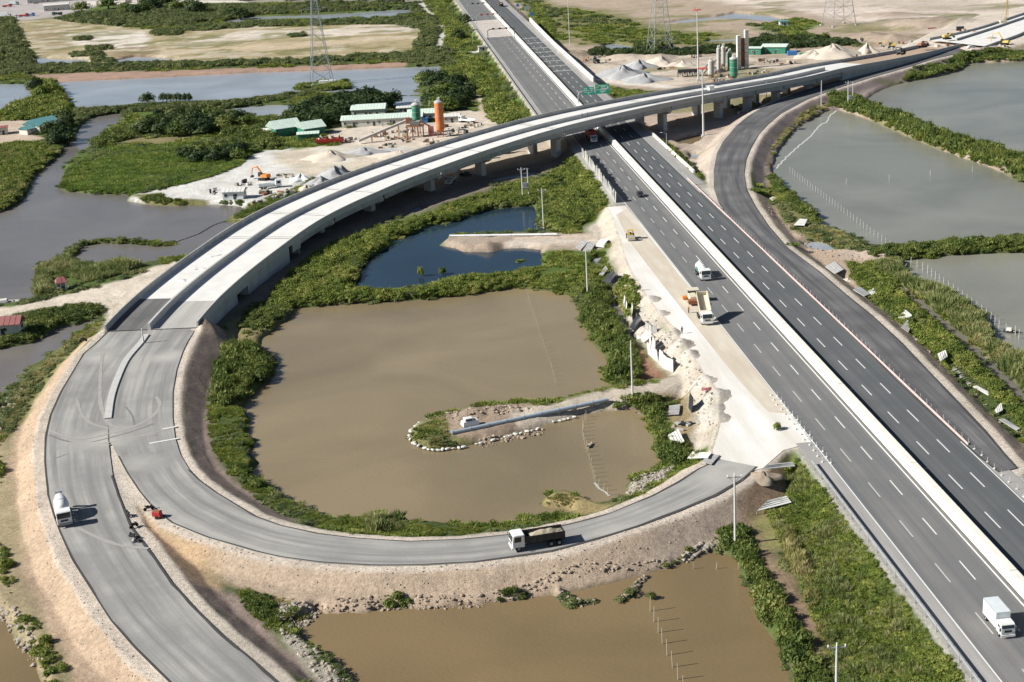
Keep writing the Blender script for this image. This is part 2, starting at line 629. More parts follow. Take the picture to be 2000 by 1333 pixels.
# ------------------------------------------------------------------ water outlines, traced at the water's own level (z = 0)
PONDS = {
 'central': [(575, 603), (640, 598), (760, 590), (850, 583), (925, 577), (1000, 563), (1060, 567), (1110, 578), (1138, 592), (1128, 625), (1150, 652), (1165, 682), (1190, 702), (1195, 712), (1172, 724), (1178, 745), (1205, 758), (1330, 735), (1345, 775), (1300, 800), (1240, 806), (1264, 815), (1272, 835), (1277, 860), (1278, 885), (1292, 900), (1293, 912), (1270, 922), (1235, 935), (1222, 950), (1228, 963), (1200, 982), (1170, 986), (1140, 973), (1105, 960), (1072, 968), (1052, 985), (1075, 990), (1108, 992), (1115, 1003), (1065, 1012), (1020, 1018), (985, 1026), (930, 1031), (880, 1026), (800, 1023), (790, 1012), (740, 1008), (700, 1015), (660, 1018), (635, 1012), (620, 1002), (580, 987), (545, 967), (520, 952), (500, 940), (490, 925), (505, 905), (482, 880), (498, 860), (472, 840), (490, 820), (476, 805), (472, 790), (492, 770), (527, 732), (540, 712), (527, 690), (507, 675), (512, 660), (530, 645), (552, 630), (570, 615)],
 'south': [(560, 1225), (605, 1207), (618, 1190), (640, 1195), (720, 1192), (755, 1184), (830, 1186), (930, 1180), (1000, 1175), (1045, 1160), (1090, 1156), (1112, 1133), (1180, 1121), (1240, 1116), (1310, 1110), (1333, 1093), (1362, 1078), (1400, 1076), (1440, 1090), (1452, 1110), (1458, 1140), (1473, 1170), (1483, 1210), (1503, 1240), (1528, 1270), (1540, 1310), (1545, 1420), (760, 1440), (690, 1345), (672, 1315), (658, 1296), (640, 1278), (612, 1262), (598, 1252)],
 'southwest': [(-20, 1175), (8, 1205), (38, 1255), (70, 1275), (72, 1310), (85, 1345), (100, 1420), (-220, 1420), (-200, 1175)],
 'west_pool': [(-160, 690), (0, 680), (60, 672), (92, 652), (112, 640), (160, 628), (188, 622), (196, 629), (150, 655), (112, 685), (60, 720), (32, 750), (0, 778), (-160, 870)],
 'river': [(-200, 430), (0, 415), (22, 405), (46, 385), (60, 352), (75, 336), (95, 319), (113, 303), (128, 287), (142, 272), (150, 262), (160, 243), (178, 231), (205, 225), (238, 222), (246, 236), (215, 250), (200, 262), (181, 275), (176, 286), (163, 295), (145, 306), (130, 326), (121, 350), (117, 370), (132, 374), (190, 380), (255, 380), (256, 386), (245, 393), (272, 397), (320, 402), (372, 402), (420, 400), (466, 403), (482, 409), (450, 425), (441, 433), (462, 437), (470, 450), (370, 507), (346, 506), (300, 516), (270, 519), (66, 545), (68, 578), (76, 587), (45, 593), (0, 601), (-200, 640)],
 'canal': [(-200, 168), (0, 165), (100, 161), (170, 158), (240, 155), (400, 147), (500, 142), (640, 138), (760, 133), (868, 130), (875, 136), (850, 147), (817, 160), (820, 172), (822, 186), (760, 190), (700, 186), (600, 181), (500, 196), (380, 204), (280, 206), (220, 213), (148, 214), (138, 225), (60, 235), (-200, 262)],
 'back_channel': [(425, 216), (500, 207), (570, 204), (577, 214), (545, 230), (500, 229), (470, 222)],
 'mangrove_pool': [(755, 200), (782, 186), (822, 189), (838, 200), (815, 212), (780, 217)],
 'blue': [(672, 566), (700, 548), (708, 520), (720, 504), (765, 480), (768, 469), (810, 456), (832, 444), (875, 436), (925, 421), (950, 411), (1000, 406), (1042, 403), (1055, 425), (1050, 443), (1082, 452), (1085, 475), (1058, 490), (1060, 508), (1056, 526), (1030, 532), (975, 541), (912, 541), (887, 546), (862, 556), (832, 565), (750, 567), (700, 570)],
 'spring_pool': [(1160, 507), (1175, 501), (1192, 505), (1201, 515), (1195, 526), (1160, 526), (1154, 515)],
 'northeast': [(1690, 195), (1707, 184), (1725, 175), (1752, 165), (1777, 160), (1842, 147), (1878, 137), (1890, 124), (2000, 120), (2400, 110), (2400, 420), (2000, 308), (1925, 290), (1870, 272), (1812, 252), (1782, 236), (1732, 219)],
 'east': [(1508, 325), (1525, 288), (1545, 262), (1562, 245), (1590, 232), (1612, 218), (1637, 215), (1675, 226), (1715, 241), (1775, 268), (1825, 289), (1875, 306), (1940, 329), (1998, 356), (2400, 470), (2400, 455), (2000, 467), (1900, 472), (1825, 477), (1750, 483), (1720, 486), (1697, 486), (1685, 474), (1650, 454), (1607, 441), (1598, 425), (1572, 400), (1550, 380), (1527, 358), (1511, 340)],
 'southeast': [(1762, 509), (1800, 505), (1850, 500), (2000, 493), (2400, 470), (2400, 900), (2010, 706), (1990, 690), (1950, 668), (1930, 635), (1920, 615), (1892, 598), (1862, 572), (1822, 560), (1780, 546), (1762, 530)],
 'small_east': [(1567, 475), (1600, 473), (1640, 486), (1646, 492), (1612, 495), (1580, 489)],
 'mast_pool': [(1315, 277), (1340, 268), (1368, 262), (1372, 272), (1352, 285), (1332, 284)],
 'mast_pool_b': [(1345, 300), (1365, 302), (1363, 315), (1348, 309)],
 'shade_pool': [(960, 351), (985, 345), (1030, 338), (1052, 337), (1050, 346), (1000, 352), (966, 358)],
 'shade_pool_b': [(800, 412), (820, 404), (830, 411), (812, 419)],
 'pier_pool': [(1438, 218), (1458, 211), (1461, 221), (1444, 226)],
 'pier_pool_b': [(1475, 203), (1486, 198), (1490, 204), (1478, 208)],
 'far_channel': [(430, 43), (500, 33), (620, 30), (740, 22), (800, 19), (806, 28), (760, 36), (640, 39), (520, 42), (450, 49)],
 'field_pool': [(70, 112), (100, 115), (170, 117), (176, 125), (75, 129)],
 'field_pool_b': [(228, 119), (262, 111), (345, 115), (340, 119), (262, 124), (230, 125)],
 'pylon_pool': [(1175, 90), (1195, 85), (1235, 91), (1236, 98), (1185, 98)],
 'north_pool': [(1294, 46), (1345, 38), (1400, 33), (1435, 26), (1500, 31), (1552, 43), (1500, 44), (1467, 41), (1412, 39), (1338, 47)],
 'north_pool_b': [(1375, 80), (1440, 76), (1440, 83), (1380, 84)],
}
# land lying inside the ponds (causeways, islets, the ring dyke)
ISLANDS = [
 ([(1345, 735), (1260, 748), (1200, 760), (1150, 772), (1100, 781), (1060, 789), (1000, 790), (960, 792), (930, 795), (880, 808), (855, 815), (815, 828), (802, 842), (799, 858), (815, 871), (845, 878), (900, 873), (960, 860), (1000, 848), (1060, 832), (1130, 812), (1190, 802), (1260, 800), (1370, 760)], 1.3),
 ([(1220, 455), (1085, 455), (1000, 458), (880, 462), (858, 480), (890, 486), (920, 493), (960, 492), (982, 485), (1000, 486), (1025, 485), (1057, 489), (1140, 490), (1220, 480)], 1.3),
 ([(573, 172), (590, 165), (630, 160), (680, 160), (688, 168), (686, 175), (640, 178), (600, 180), (577, 177)], .7),
 ([(62, 560), (66, 540), (75, 521), (110, 509), (130, 504), (142, 512), (200, 518), (212, 515), (240, 508), (268, 512), (276, 518), (340, 506), (380, 505), (300, 560), (200, 595), (100, 604), (72, 590)], 1.1),
 ([(95, 640), (150, 634), (200, 622), (225, 600), (180, 594), (90, 600), (40, 620), (-60, 650), (-60, 690), (0, 682), (50, 674)], 1.1),
 ([(57, 163), (104, 160), (128, 180), (140, 205), (142, 220), (120, 240), (0, 240), (-60, 245), (-60, 236), (5, 218), (30, 205), (62, 192), (70, 185), (62, 176)], 1.0),
 ([(1005, 509), (1025, 506), (1028, 510), (1008, 514)], .5),
]
RING = [(133, 505), (138, 493), (158, 480), (185, 474), (215, 472), (270, 475), (310, 478), (338, 475)]
RING2 = [(1090, 1156), (1098, 1170), (1112, 1176), (1135, 1180), (1162, 1176)]
RING3 = [(1208, 1172), (1228, 1165), (1236, 1150), (1248, 1136), (1262, 1128)]
DITCHES = [[(1752, 556), (1790, 590), (1828, 622), (1875, 662), (1925, 706), (1962, 743), (2000, 779), (2100, 870)],
           [(1190, 575), (1200, 600), (1218, 640), (1232, 665)]]
wp = {k: W(v) for k, v in PONDS.items()}
wi = [(W(v), h) for v, h in ISLANDS]
wring = [(W(RING), 1.6), (W(RING2), .8), (W(RING3), .6)]
wditch = [(W(v), 1.5) for v in DITCHES]

# embankments: polygon, top height, flat shoulder, slope
ramp_poly = np.array([p[:2] for p in P_rampL] + [p[:2] for p in P_rampR][::-1])
left_poly = np.array([p[:2] for p in P_leftA] + [p[:2] for p in P_leftB][::-1])
loop_poly = np.array([p[:2] for p in P_loopO] + [p[:2] for p in P_loopI][::-1])
haul_poly = np.array([p[:2] for p in P_haul])
hw_poly = np.array([hw(-6.9, -220)[:2], hw(25.2, -220)[:2], hw(25.2, 2600)[:2], hw(-6.9, 2600)[:2]])
east_yard = W([(1700, 112), (1760, 95), (1830, 60), (1930, 25), (2300, -40), (2300, 70), (2000, 85), (1960, 92), (1900, 98), (1870, 102), (1800, 118), (1740, 134)], 4.0)
far_yard = W([(1780, 92), (1815, 74), (1870, 55), (1930, 40), (2000, 70), (1940, 90), (1900, 96), (1862, 96), (1830, 98)], 5.2)
wide_poly = np.array([hw(-12.2, 585)[:2], hw(-6, 585)[:2], hw(-6, 2600)[:2], hw(-12.2, 2600)[:2]])
EMB = [(wide_poly, lambda x, y: x * 0 + 3.86, .5, 1.7), (hw_poly, lambda x, y: x * 0 + 3.86, .7, 1.7), (east_yard, lambda x, y: x * 0 + 3.9, 1.0, 1.6), (far_yard, lambda x, y: x * 0 + 5.1, 1.0, 2.2), (ramp_poly, lambda x, y: x * 0 + 3.86, 2.0, 1.7),
       (haul_poly, lambda x, y: x * 0 + 3.9, .6, 1.4), (left_poly, lambda x, y: zroad(x, y) - .16, 2.0, 1.75), (loop_poly, lambda x, y: zroad(x, y) - .16, 1.7, 1.85)]
# soil banked against the first stretch of the viaduct
k0 = int(np.argmin(abs(VS[:, 1] - 352)))
apron = np.vstack([(VS[:k0, :2] - VN[:k0] * V_WL[:k0, None] * .98), (VS[:k0, :2] + VN[:k0] * V_WR[:k0, None] * .98)[::-1]])


def bbox_sel(poly, x, y, m):
    a, b = poly.min(0) - m, poly.max(0) + m
    return (x > a[0]) & (x < b[0]) & (y > a[1]) & (y < b[1])


def terrain(x, y):
    """height of the ground sheet"""
    w = np.full(x.shape, 60.0)
    for P in wp.values():
        s = bbox_sel(P, x, y, 30)
        w[s] = np.minimum(w[s], sdf(P, x[s], y[s]))
    for P, r in wditch:
        s = bbox_sel(P, x, y, 20)
        w[s] = np.minimum(w[s], sdf(P, x[s], y[s], False) - r)
    near = np.clip(500 / np.maximum(y, 60), .0, 1)
    lvl = 1.15 + .35 * fbm(x, y, 38, 3) + .3 * fbm(x, y, 6, 4) * near
    isl = np.full(x.shape, 99.0)
    for P, h in wi:
        s = bbox_sel(P, x, y, 12)
        d = sdf(P, x[s], y[s])
        isl[s] = np.minimum(isl[s], d)
        w[s] = np.maximum(w[s], -d)
        lvl[s] = np.where(d < 1, h + .3 * fbm(x[s], y[s], 4, 9), lvl[s])
    for P, r in wring:
        s = bbox_sel(P, x, y, 8)
        d = sdf(P, x[s], y[s], False) - r * (1 + .4 * fbm(x[s], y[s], 5, 2))
        w[s] = np.maximum(w[s], -d)
    # the bank bites a little into the water here and there, never the other way round
    jag = np.clip(fbm(x, y, 5, 21) * 1.6, 0, 1.0) * (w < 1.0) * np.where(isl < 6, .35, 1)
    w2 = w + jag
    h = np.where(w2 < 0, np.maximum(-1.3, w2 * .8), np.minimum(lvl, .06 + w2 * .75))
    rough = np.zeros(x.shape)
    for P, zf, sh, sl in EMB:
        s = bbox_sel(P, x, y, 14)
        d = sdf(P, x[s], y[s])
        top = zf(x[s], y[s])
        n = fbm(x[s], y[s], 2.2, 31) * np.clip((d - sh) * .4, 0, .14)
        e = top - np.maximum(0, d - sh) / sl + n
        h[s] = np.maximum(h[s], e)
    for P, zf, sh, sl in EMB:
        s = bbox_sel(P, x, y, 3)
        d = sdf(P, x[s], y[s])
        h[s] = np.where(d < .4, np.minimum(h[s], zf(x[s], y[s])), h[s])
    # ground under the first metres of the viaduct ramp stays below the slab
    s = bbox_sel(apron, x, y, 6)
    d = sdf(apron, x[s], y[s])
    h[s] = np.where(d < .5, np.minimum(h[s], 2.6), h[s])
    for (cx, cy, r, hh, sd) in MOUNDS:
        s = (abs(x - cx) < r * 1.3) & (abs(y - cy) < r * 1.3)
        dx, dy = x[s] - cx, y[s] - cy
        q = np.sqrt(dx * dx + dy * dy) / r * (1 + .3 * fbm(x[s], y[s], r * .7, sd))
        h[s] = h[s] + hh * np.clip(1 - q, 0, 1)
    return h


MOUNDS = []
for (px, py, r, hh) in [(1238, 612, 3.2, 1.4), (1262, 640, 3.4, 1.5), (1290, 628, 2.4, 1.0), (1300, 668, 4.0, 1.5), (1325, 690, 4, 1.6), (1340, 710, 3.4, 1.6), (1270, 600, 3, 1.1), (1388, 790, 4.5, 1.5), (1380, 815, 4.2, 1.3), (1392, 835, 3.5, 1.2), (1370, 760, 3.4, 1.2),
                        (905, 806, 2.4, .9), (930, 801, 2.6, 1.1), (965, 797, 2.6, 1.0), (1000, 797, 2.2, .7), (960, 845, 2.4, .9), (985, 840, 2.2, .9), (905, 477, 3, .8), (950, 476, 3.4, 1.3), (975, 474, 3, .8), (400, 655, 5, 1.5), (420, 662, 4, 1.2),
                        (1770, 45, 26, 3.5), (1810, 52, 22, 4), (1740, 30, 24, 3), (1700, 70, 14, 3), (1745, 75, 13, 3.5), (1120, 108, 9, 3), (1135, 103, 7, 2.5), (1200, 112, 9, 2.5), (1235, 112, 12, 3), (1290, 110, 10, 2.5), (1330, 118, 12, 2), (1850, 48, 16, 3), (1900, 75, 8, 2), (1935, 88, 8, 2.5)]:
    p = at(px, py, 2)
    MOUNDS.append((p[0], p[1], r, hh, len(MOUNDS)))

# ------------------------------------------------------------------ what the soil is made of
C_veg, C_grass, C_olive, C_straw = (.075, .10, .032), (.10, .15, .035), (.19, .185, .075), (.36, .30, .17)
C_sand, C_pale, C_white, C_tan = (.60, .52, .42), (.66, .60, .52), (.66, .64, .59), (.49, .365, .255)
C_pink, C_purple, C_mud, C_dirt, C_red = (.47, .365, .265), (.27, .21, .175), (.21, .145, .10), (.40, .32, .24), (.30, .17, .11)
C_cream, C_dust = (.72, .66, .54), (.46, .43, .39)
PAINT = [  # polygon (photo), level, colour, edge softness m, edge wander m
 ([(-300, -60), (2400, -60), (2400, 330), (1300, 330), (1120, 190), (980, 20), (940, -10)][1:] + [], 2, C_dirt, 6, 10),
 ([(880, -40), (1700, -40), (2400, -40), (2400, 12), (1900, 62), (1830, 66), (1700, 48), (1600, 28), (1480, 14), (1350, -5)], 1.5, (.62, .53, .45), 8, 6),
 ([(1030, 0), (1090, 10), (1200, 22), (1290, 50), (1330, 60), (1440, 62), (1440, 90), (1240, 90), (1130, 88), (1090, 70), (1060, 40)], 1.5, C_olive, 10, 14),
 ([(1010, -10), (1060, 10), (1090, 70), (1100, 80), (1075, 82), (1040, 40)], 1.5, C_grass, 5, 8),
 ([(1500, 45), (1560, 35), (1610, 45), (1600, 50), (1560, 62), (1690, 85), (1680, 92), (1560, 72), (1480, 58), (1470, 46)], 1.5, C_grass, 4, 6),
 ([(1115, 120), (1180, 110), (1300, 105), (1450, 110), (1560, 108), (1700, 95), (1790, 80), (1790, 96), (1600, 120), (1450, 147), (1300, 168), (1200, 158), (1160, 150), (1125, 130)], 1.5, (.56, .48, .39), 3, 4),
 ([(1120, 125), (1165, 148), (1230, 160), (1330, 168), (1300, 172), (1230, 166), (1180, 160), (1140, 148)], 1.5, C_pale, 2, 2),
 ([(1090, 85), (1130, 100), (1160, 120), (1140, 132), (1105, 100)], 2, C_dirt, 4, 5),
 ([(1168, 158), (1230, 172), (1300, 176), (1230, 195), (1195, 190)], 2, C_veg, 2, 3),
 # the band beneath and east of the viaduct
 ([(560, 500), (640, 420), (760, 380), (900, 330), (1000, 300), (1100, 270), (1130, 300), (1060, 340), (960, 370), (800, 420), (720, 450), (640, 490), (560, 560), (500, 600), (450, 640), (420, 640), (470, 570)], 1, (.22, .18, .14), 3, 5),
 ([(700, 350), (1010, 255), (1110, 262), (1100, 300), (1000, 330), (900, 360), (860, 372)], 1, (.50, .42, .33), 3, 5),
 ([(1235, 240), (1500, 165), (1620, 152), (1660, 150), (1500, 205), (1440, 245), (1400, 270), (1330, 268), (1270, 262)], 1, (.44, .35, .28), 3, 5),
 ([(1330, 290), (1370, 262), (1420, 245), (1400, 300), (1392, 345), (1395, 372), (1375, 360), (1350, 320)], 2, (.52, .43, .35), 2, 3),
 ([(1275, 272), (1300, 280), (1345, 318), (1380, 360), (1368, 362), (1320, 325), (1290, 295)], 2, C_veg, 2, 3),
 ([(1700, 112), (1720, 95), (1760, 82), (1820, 72), (1870, 60), (2000, 20), (2300, -60), (2300, 40), (2000, 80), (1925, 92), (1870, 104), (1800, 118), (1750, 128), (1705, 138)], 4, (.68, .64, .57), 1, 1),
 # upper left fields
 ([(-60, 40), (30, 42), (120, 36), (200, 46), (280, 58), (420, 60), (500, 52), (620, 50), (760, 48), (830, 55), (838, 96), (790, 106), (700, 113), (500, 121), (380, 129), (150, 132), (75, 128), (65, 108), (40, 80), (30, 60)], 1, C_straw, 6, 12),
 ([(60, 50), (130, 60), (136, 100), (100, 105), (60, 70)], 1, (.30, .24, .14), 5, 8),
 ([(130, 66), (200, 60), (280, 60), (292, 76), (282, 92), (235, 95), (150, 92), (136, 80)], 1, C_pale, 3, 5),
 ([(330, 96), (380, 92), (420, 86), (520, 76), (640, 72), (760, 66), (820, 60), (805, 50), (700, 50), (640, 58), (500, 60), (460, 62), (400, 78), (360, 84)], 1, (.60, .53, .44), 3, 6),
 ([(260, 100), (330, 92), (420, 92), (600, 80), (800, 68), (810, 76), (640, 90), (500, 102), (350, 108), (270, 110)], 1, (.50, .40, .27), 4, 8),
 ([(210, 100), (260, 92), (300, 96), (300, 112), (230, 113)], 1, (.26, .19, .12), 4, 5),
 ([(60, 146), (180, 142), (300, 140), (420, 136), (560, 131), (700, 126), (790, 122), (795, 128), (700, 133), (500, 140), (400, 146), (240, 154), (170, 157), (100, 160)], 1, (.36, .24, .18), 1, 2),
 ([(-300, -50), (330, -50), (330, 4), (200, 8), (140, 30), (60, 40), (-300, 45)], 1, (.42, .38, .36), 5, 6),
 ([(330, -50), (860, -50), (840, 6), (700, 4), (480, 6), (330, 4)], 1, (.30, .27, .22), 5, 6),
 ([(160, 4), (330, 0), (480, 2), (480, 6), (330, 6), (170, 12)], 1, C_pale, 2, 2),
 # left middle: dyke ends and banks
 ([(0, 230), (50, 232), (60, 262), (90, 270), (60, 282), (0, 285), (-80, 285), (-80, 235)], 1.2, (.52, .42, .32), 2, 4),
 ([(230, 268), (300, 268), (370, 266), (350, 280), (260, 284), (225, 277)], 1, (.24, .20, .10), 6, 8),
 ([(255, 386), (300, 370), (360, 355), (430, 340), (480, 315), (520, 295), (560, 292), (560, 310), (640, 300), (640, 330), (600, 345), (560, 372), (520, 395), (470, 403), (420, 400), (372, 402), (320, 402), (272, 397), (245, 393)], 1, C_white, 2, 4),
 ([(255, 382), (310, 378), (330, 388), (400, 392), (400, 400), (330, 403), (285, 398)], 1, C_olive, 1, 2),
 ([(530, 300), (620, 285), (680, 282), (860, 285), (960, 250), (1000, 235), (1020, 245), (930, 258), (850, 283), (760, 315), (700, 332), (620, 350), (590, 345), (560, 330), (540, 315)], 1.2, (.58, .51, .40), 2, 3),
 ([(610, 288), (680, 286), (690, 315), (660, 322), (620, 312)], 1.2, (.66, .62, .52), 2, 2),
 ([(690, 288), (810, 290), (800, 300), (700, 305)], 1.2, (.50, .49, .46), 2, 2),
 ([(660, 248), (830, 240), (880, 232), (880, 218), (930, 215), (960, 222), (985, 235), (960, 255), (900, 275), (830, 285), (700, 284), (660, 282), (640, 262)], 1.4, C_sand, 2, 3),
 ([(450, 425), (482, 410), (520, 398), (545, 400), (480, 430), (462, 436)], 1, C_olive, 1, 2),
 # the haul road west of the river arm and the sandy flat beside the viaduct ramp
 ([(-60, 605), (45, 594), (76, 587), (100, 578), (200, 555), (270, 535), (300, 518), (350, 505), (372, 508), (300, 565), (260, 600), (225, 640), (210, 655), (190, 650), (212, 612), (205, 596), (150, 592), (60, 604), (0, 617), (-60, 625)], 1.6, (.64, .56, .45), 1, 1.5),
 # embankment skirts
 ([(200, 640), (215, 655), (165, 690), (140, 730), (117, 766), (97, 811), (87, 853), (86, 903), (92, 966), (113, 1034), (140, 1094), (215, 1212), (340, 1350), (400, 1410), (200, 1410), (140, 1330), (130, 1285), (90, 1225), (60, 1160), (35, 1100), (12, 1010), (2, 940), (15, 860), (45, 790), (70, 745), (110, 700), (160, 665)], 2.2, C_tan, 1, 1.5),
 ([(250, 900), (300, 980), (400, 1050), (625, 1099), (926, 1100), (1163, 1056), (1326, 1000), (1477, 912), (1500, 960), (1470, 1000), (1400, 1050), (1310, 1105), (1180, 1122), (1045, 1160), (930, 1185), (720, 1200), (600, 1190), (520, 1160), (470, 1140), (420, 1110), (350, 1060), (300, 1040), (260, 1000), (230, 920)], 1.8, C_pink, 1, 1.5),
 ([(1240, 1030), (1340, 1000), (1440, 960), (1480, 960), (1460, 1010), (1390, 1060), (1310, 1100), (1230, 1112)], 2, (.40, .32, .25), 3, 4),
 ([(395, 1105), (460, 1150), (560, 1240), (640, 1300), (680, 1350), (640, 1350), (545, 1320), (470, 1250), (400, 1185), (350, 1120), (345, 1090)], 2.4, C_purple, 1, 2),
 ([(250, 1005), (290, 1010), (400, 1060), (440, 1110), (420, 1125), (360, 1100), (320, 1080), (275, 1050)], 3.2, (.48, .34, .21), 2, 3),
 ([(384, 642), (425, 640), (450, 665), (440, 690), (415, 740), (405, 800), (408, 860), (430, 900), (460, 930), (520, 975), (600, 1010), (560, 1020), (470, 985), (400, 940), (372, 900), (358, 850), (354, 800), (354, 750), (368, 700), (384, 660)], 2.6, C_purple, 1, 1.2),
 ([(372, 650), (400, 640), (382, 690), (362, 740), (356, 800), (362, 860), (380, 910), (420, 950), (500, 1000), (600, 1035), (700, 1048), (850, 1050), (1000, 1036), (1150, 1006), (1250, 970), (1360, 905), (1410, 880), (1420, 900), (1330, 945), (1200, 1005), (1000, 1050), (800, 1062), (620, 1048), (470, 1000), (380, 940), (345, 880), (335, 800), (340, 720), (362, 670)], 3.2, (.60, .48, .37), .5, .6),
 ([(100, 690), (160, 650), (190, 632), (205, 640), (150, 690), (110, 740), (60, 800), (20, 860), (0, 880), (0, 800), (40, 755)], 1, C_olive, 1, 2),
 ([(0, 880), (12, 960), (20, 1040), (0, 1060), (-60, 1040), (-60, 890)], 1, C_olive, 1, 2),
 # shores of the central pond
 (ISLANDS[0][0], 1.2, (.36, .29, .215), 1.2, .6),
 (ISLANDS[1][0], 1.2, (.42, .34, .26), 1.2, .6),
 ([(-80, 860), (20, 860), (20, 980), (45, 1090), (70, 1180), (110, 1260), (140, 1340), (60, 1340), (20, 1230), (-80, 1180)], 1, (.38, .31, .19), 1.5, 2),
 ([(440, 640), (470, 620), (520, 600), (575, 605), (545, 640), (510, 665), (520, 690), (450, 690)], 1, (.26, .22, .11), 1, 2),
 ([(1052, 985), (1072, 968), (1105, 960), (1140, 973), (1170, 986), (1200, 982), (1180, 1000), (1120, 1008), (1108, 992)], 1, (.34, .27, .13), .6, 1),
 ([(1222, 950), (1235, 935), (1270, 922), (1310, 908), (1330, 905), (1290, 945), (1240, 975), (1225, 970)], 1.4, (.42, .38, .30), .6, 1),
 ([(798, 842), (860, 815), (880, 818), (880, 850), (1000, 842), (1150, 808), (1150, 818), (960, 862), (845, 880), (800, 862)], 1.2, C_olive, .6, 1.2),
 ([(870, 805), (960, 790), (1060, 788), (1060, 830), (980, 850), (900, 850), (880, 830)], 1.4, (.34, .26, .19), .8, 1.2),
 ([(1000, 800), (1150, 772), (1260, 748), (1345, 733), (1400, 735), (1410, 760), (1330, 762), (1250, 780), (1180, 800), (1100, 812), (1010, 832)], 1.4, (.52, .45, .36), .6, 1),
 ([(1000, 462), (1220, 455), (1220, 475), (1100, 478), (1000, 478)], 1.4, (.58, .48, .38), .6, 1),
 ([(860, 480), (880, 463), (1000, 464), (1000, 484), (940, 492)], 1.3, (.40, .32, .25), .6, 1),
 # west flank of the haul road
 ([(1140, 440), (1190, 405), (1215, 470), (1240, 540), (1290, 620), (1340, 690), (1400, 760), (1412, 830), (1400, 880), (1360, 880), (1340, 840), (1350, 790), (1330, 760), (1260, 680), (1230, 620), (1205, 560), (1195, 500), (1190, 470)], 2.6, (.50, .44, .36), 1.5, 2),
 ([(1175, 560), (1195, 580), (1215, 630), (1250, 690), (1300, 740), (1250, 745), (1215, 690), (1195, 640)], 1, C_red, 1, 1.4),
 ([(1290, 770), (1345, 765), (1365, 830), (1350, 870), (1310, 840)], 1, (.34, .27, .15), 1, 2),
 # bottom right verge
 ([(1480, 930), (1540, 900), (1540, 960), (1490, 1010), (1530, 1090), (1600, 1200), (1640, 1330), (1600, 1330), (1560, 1240), (1500, 1120), (1450, 1050), (1440, 990)], 2, (.30, .21, .14), 1.5, 2),
 ([(1465, 1000), (1520, 985), (1560, 1000), (1540, 1060), (1500, 1060)], 2, (.26, .24, .10), 1.5, 2),
 # soil beside the right-hand ramp
 ([(1500, 250), (1600, 196), (1700, 160), (1790, 135), (1870, 112), (1950, 100), (1960, 104), (1880, 125), (1800, 150), (1720, 180), (1650, 200), (1600, 222), (1550, 250), (1515, 300), (1500, 345), (1520, 370), (1470, 360), (1465, 300)], 2, (.30, .24, .215), 1, 1.5),
 ([(1470, 385), (1500, 380), (1560, 440), (1600, 460), (1700, 490), (1690, 520), (1760, 620), (1850, 720), (1950, 820), (2100, 920), (2100, 980), (2000, 930), (1900, 815), (1800, 705), (1700, 612), (1600, 528), (1500, 440)], 2.4, (.50, .38, .28), 1, 1.6),
 ([(1495, 350), (1525, 360), (1600, 430), (1650, 455), (1690, 480), (1640, 490), (1560, 460), (1500, 400)], 1.2, C_olive, 1, 2),
 ([(1650, 508), (1700, 520), (1760, 560), (1870, 670), (2000, 780), (2100, 880), (2100, 920), (1980, 815), (1860, 712), (1700, 590)], 1.2, C_veg, .8, 1.5),
 ([(1745, 552), (1765, 552), (1900, 668), (2010, 765), (2010, 790), (1880, 680)], 1, (.34, .27, .17), .8, 1),
 ([(1640, 488), (1700, 486), (1770, 490), (1780, 500), (1700, 504), (1640, 502)], 1.6, (.52, .42, .33), .8, 1),
]
LINES = [  # paths and shoulders painted into the ground sheet: line, level, half width, colour
 ([(1000, 472), (1090, 469), (1215, 471)], 1.6, 2.6, (.60, .52, .43)),
 ([(812, -10), (840, 25), (862, 52), (868, 68), (862, 84), (850, 93)], 1.2, 3.2, (.56, .53, .48)),
 ([(848, 94), (880, 98), (925, 101), (950, 98)], 1.5, 3.6, (.62, .58, .52)),
 ([(934, 185), (942, 200), (943, 222)], 1.5, 2.0, (.55, .44, .33)),
 ([(1066, 402), (1082, 420), (1092, 445)], 1.5, 1.6, (.52, .44, .31)),
 ([(880, 425), (895, 412), (885, 402)], 1.2, 1.6, (.50, .43, .30)),
 ([(1690, 492), (1770, 490)], 1.6, 2.0, (.55, .45, .35)),
 ([(1905, 476), (2000, 471)], 1.6, .9, (.55, .45, .35)),
 ([(115, 195), (122, 215)], 1.2, 1.2, (.55, .48, .38)),
 ([(570, 1250), (640, 1330), (700, 1410)], 1.0, 2.2, (.36, .33, .26)),
]


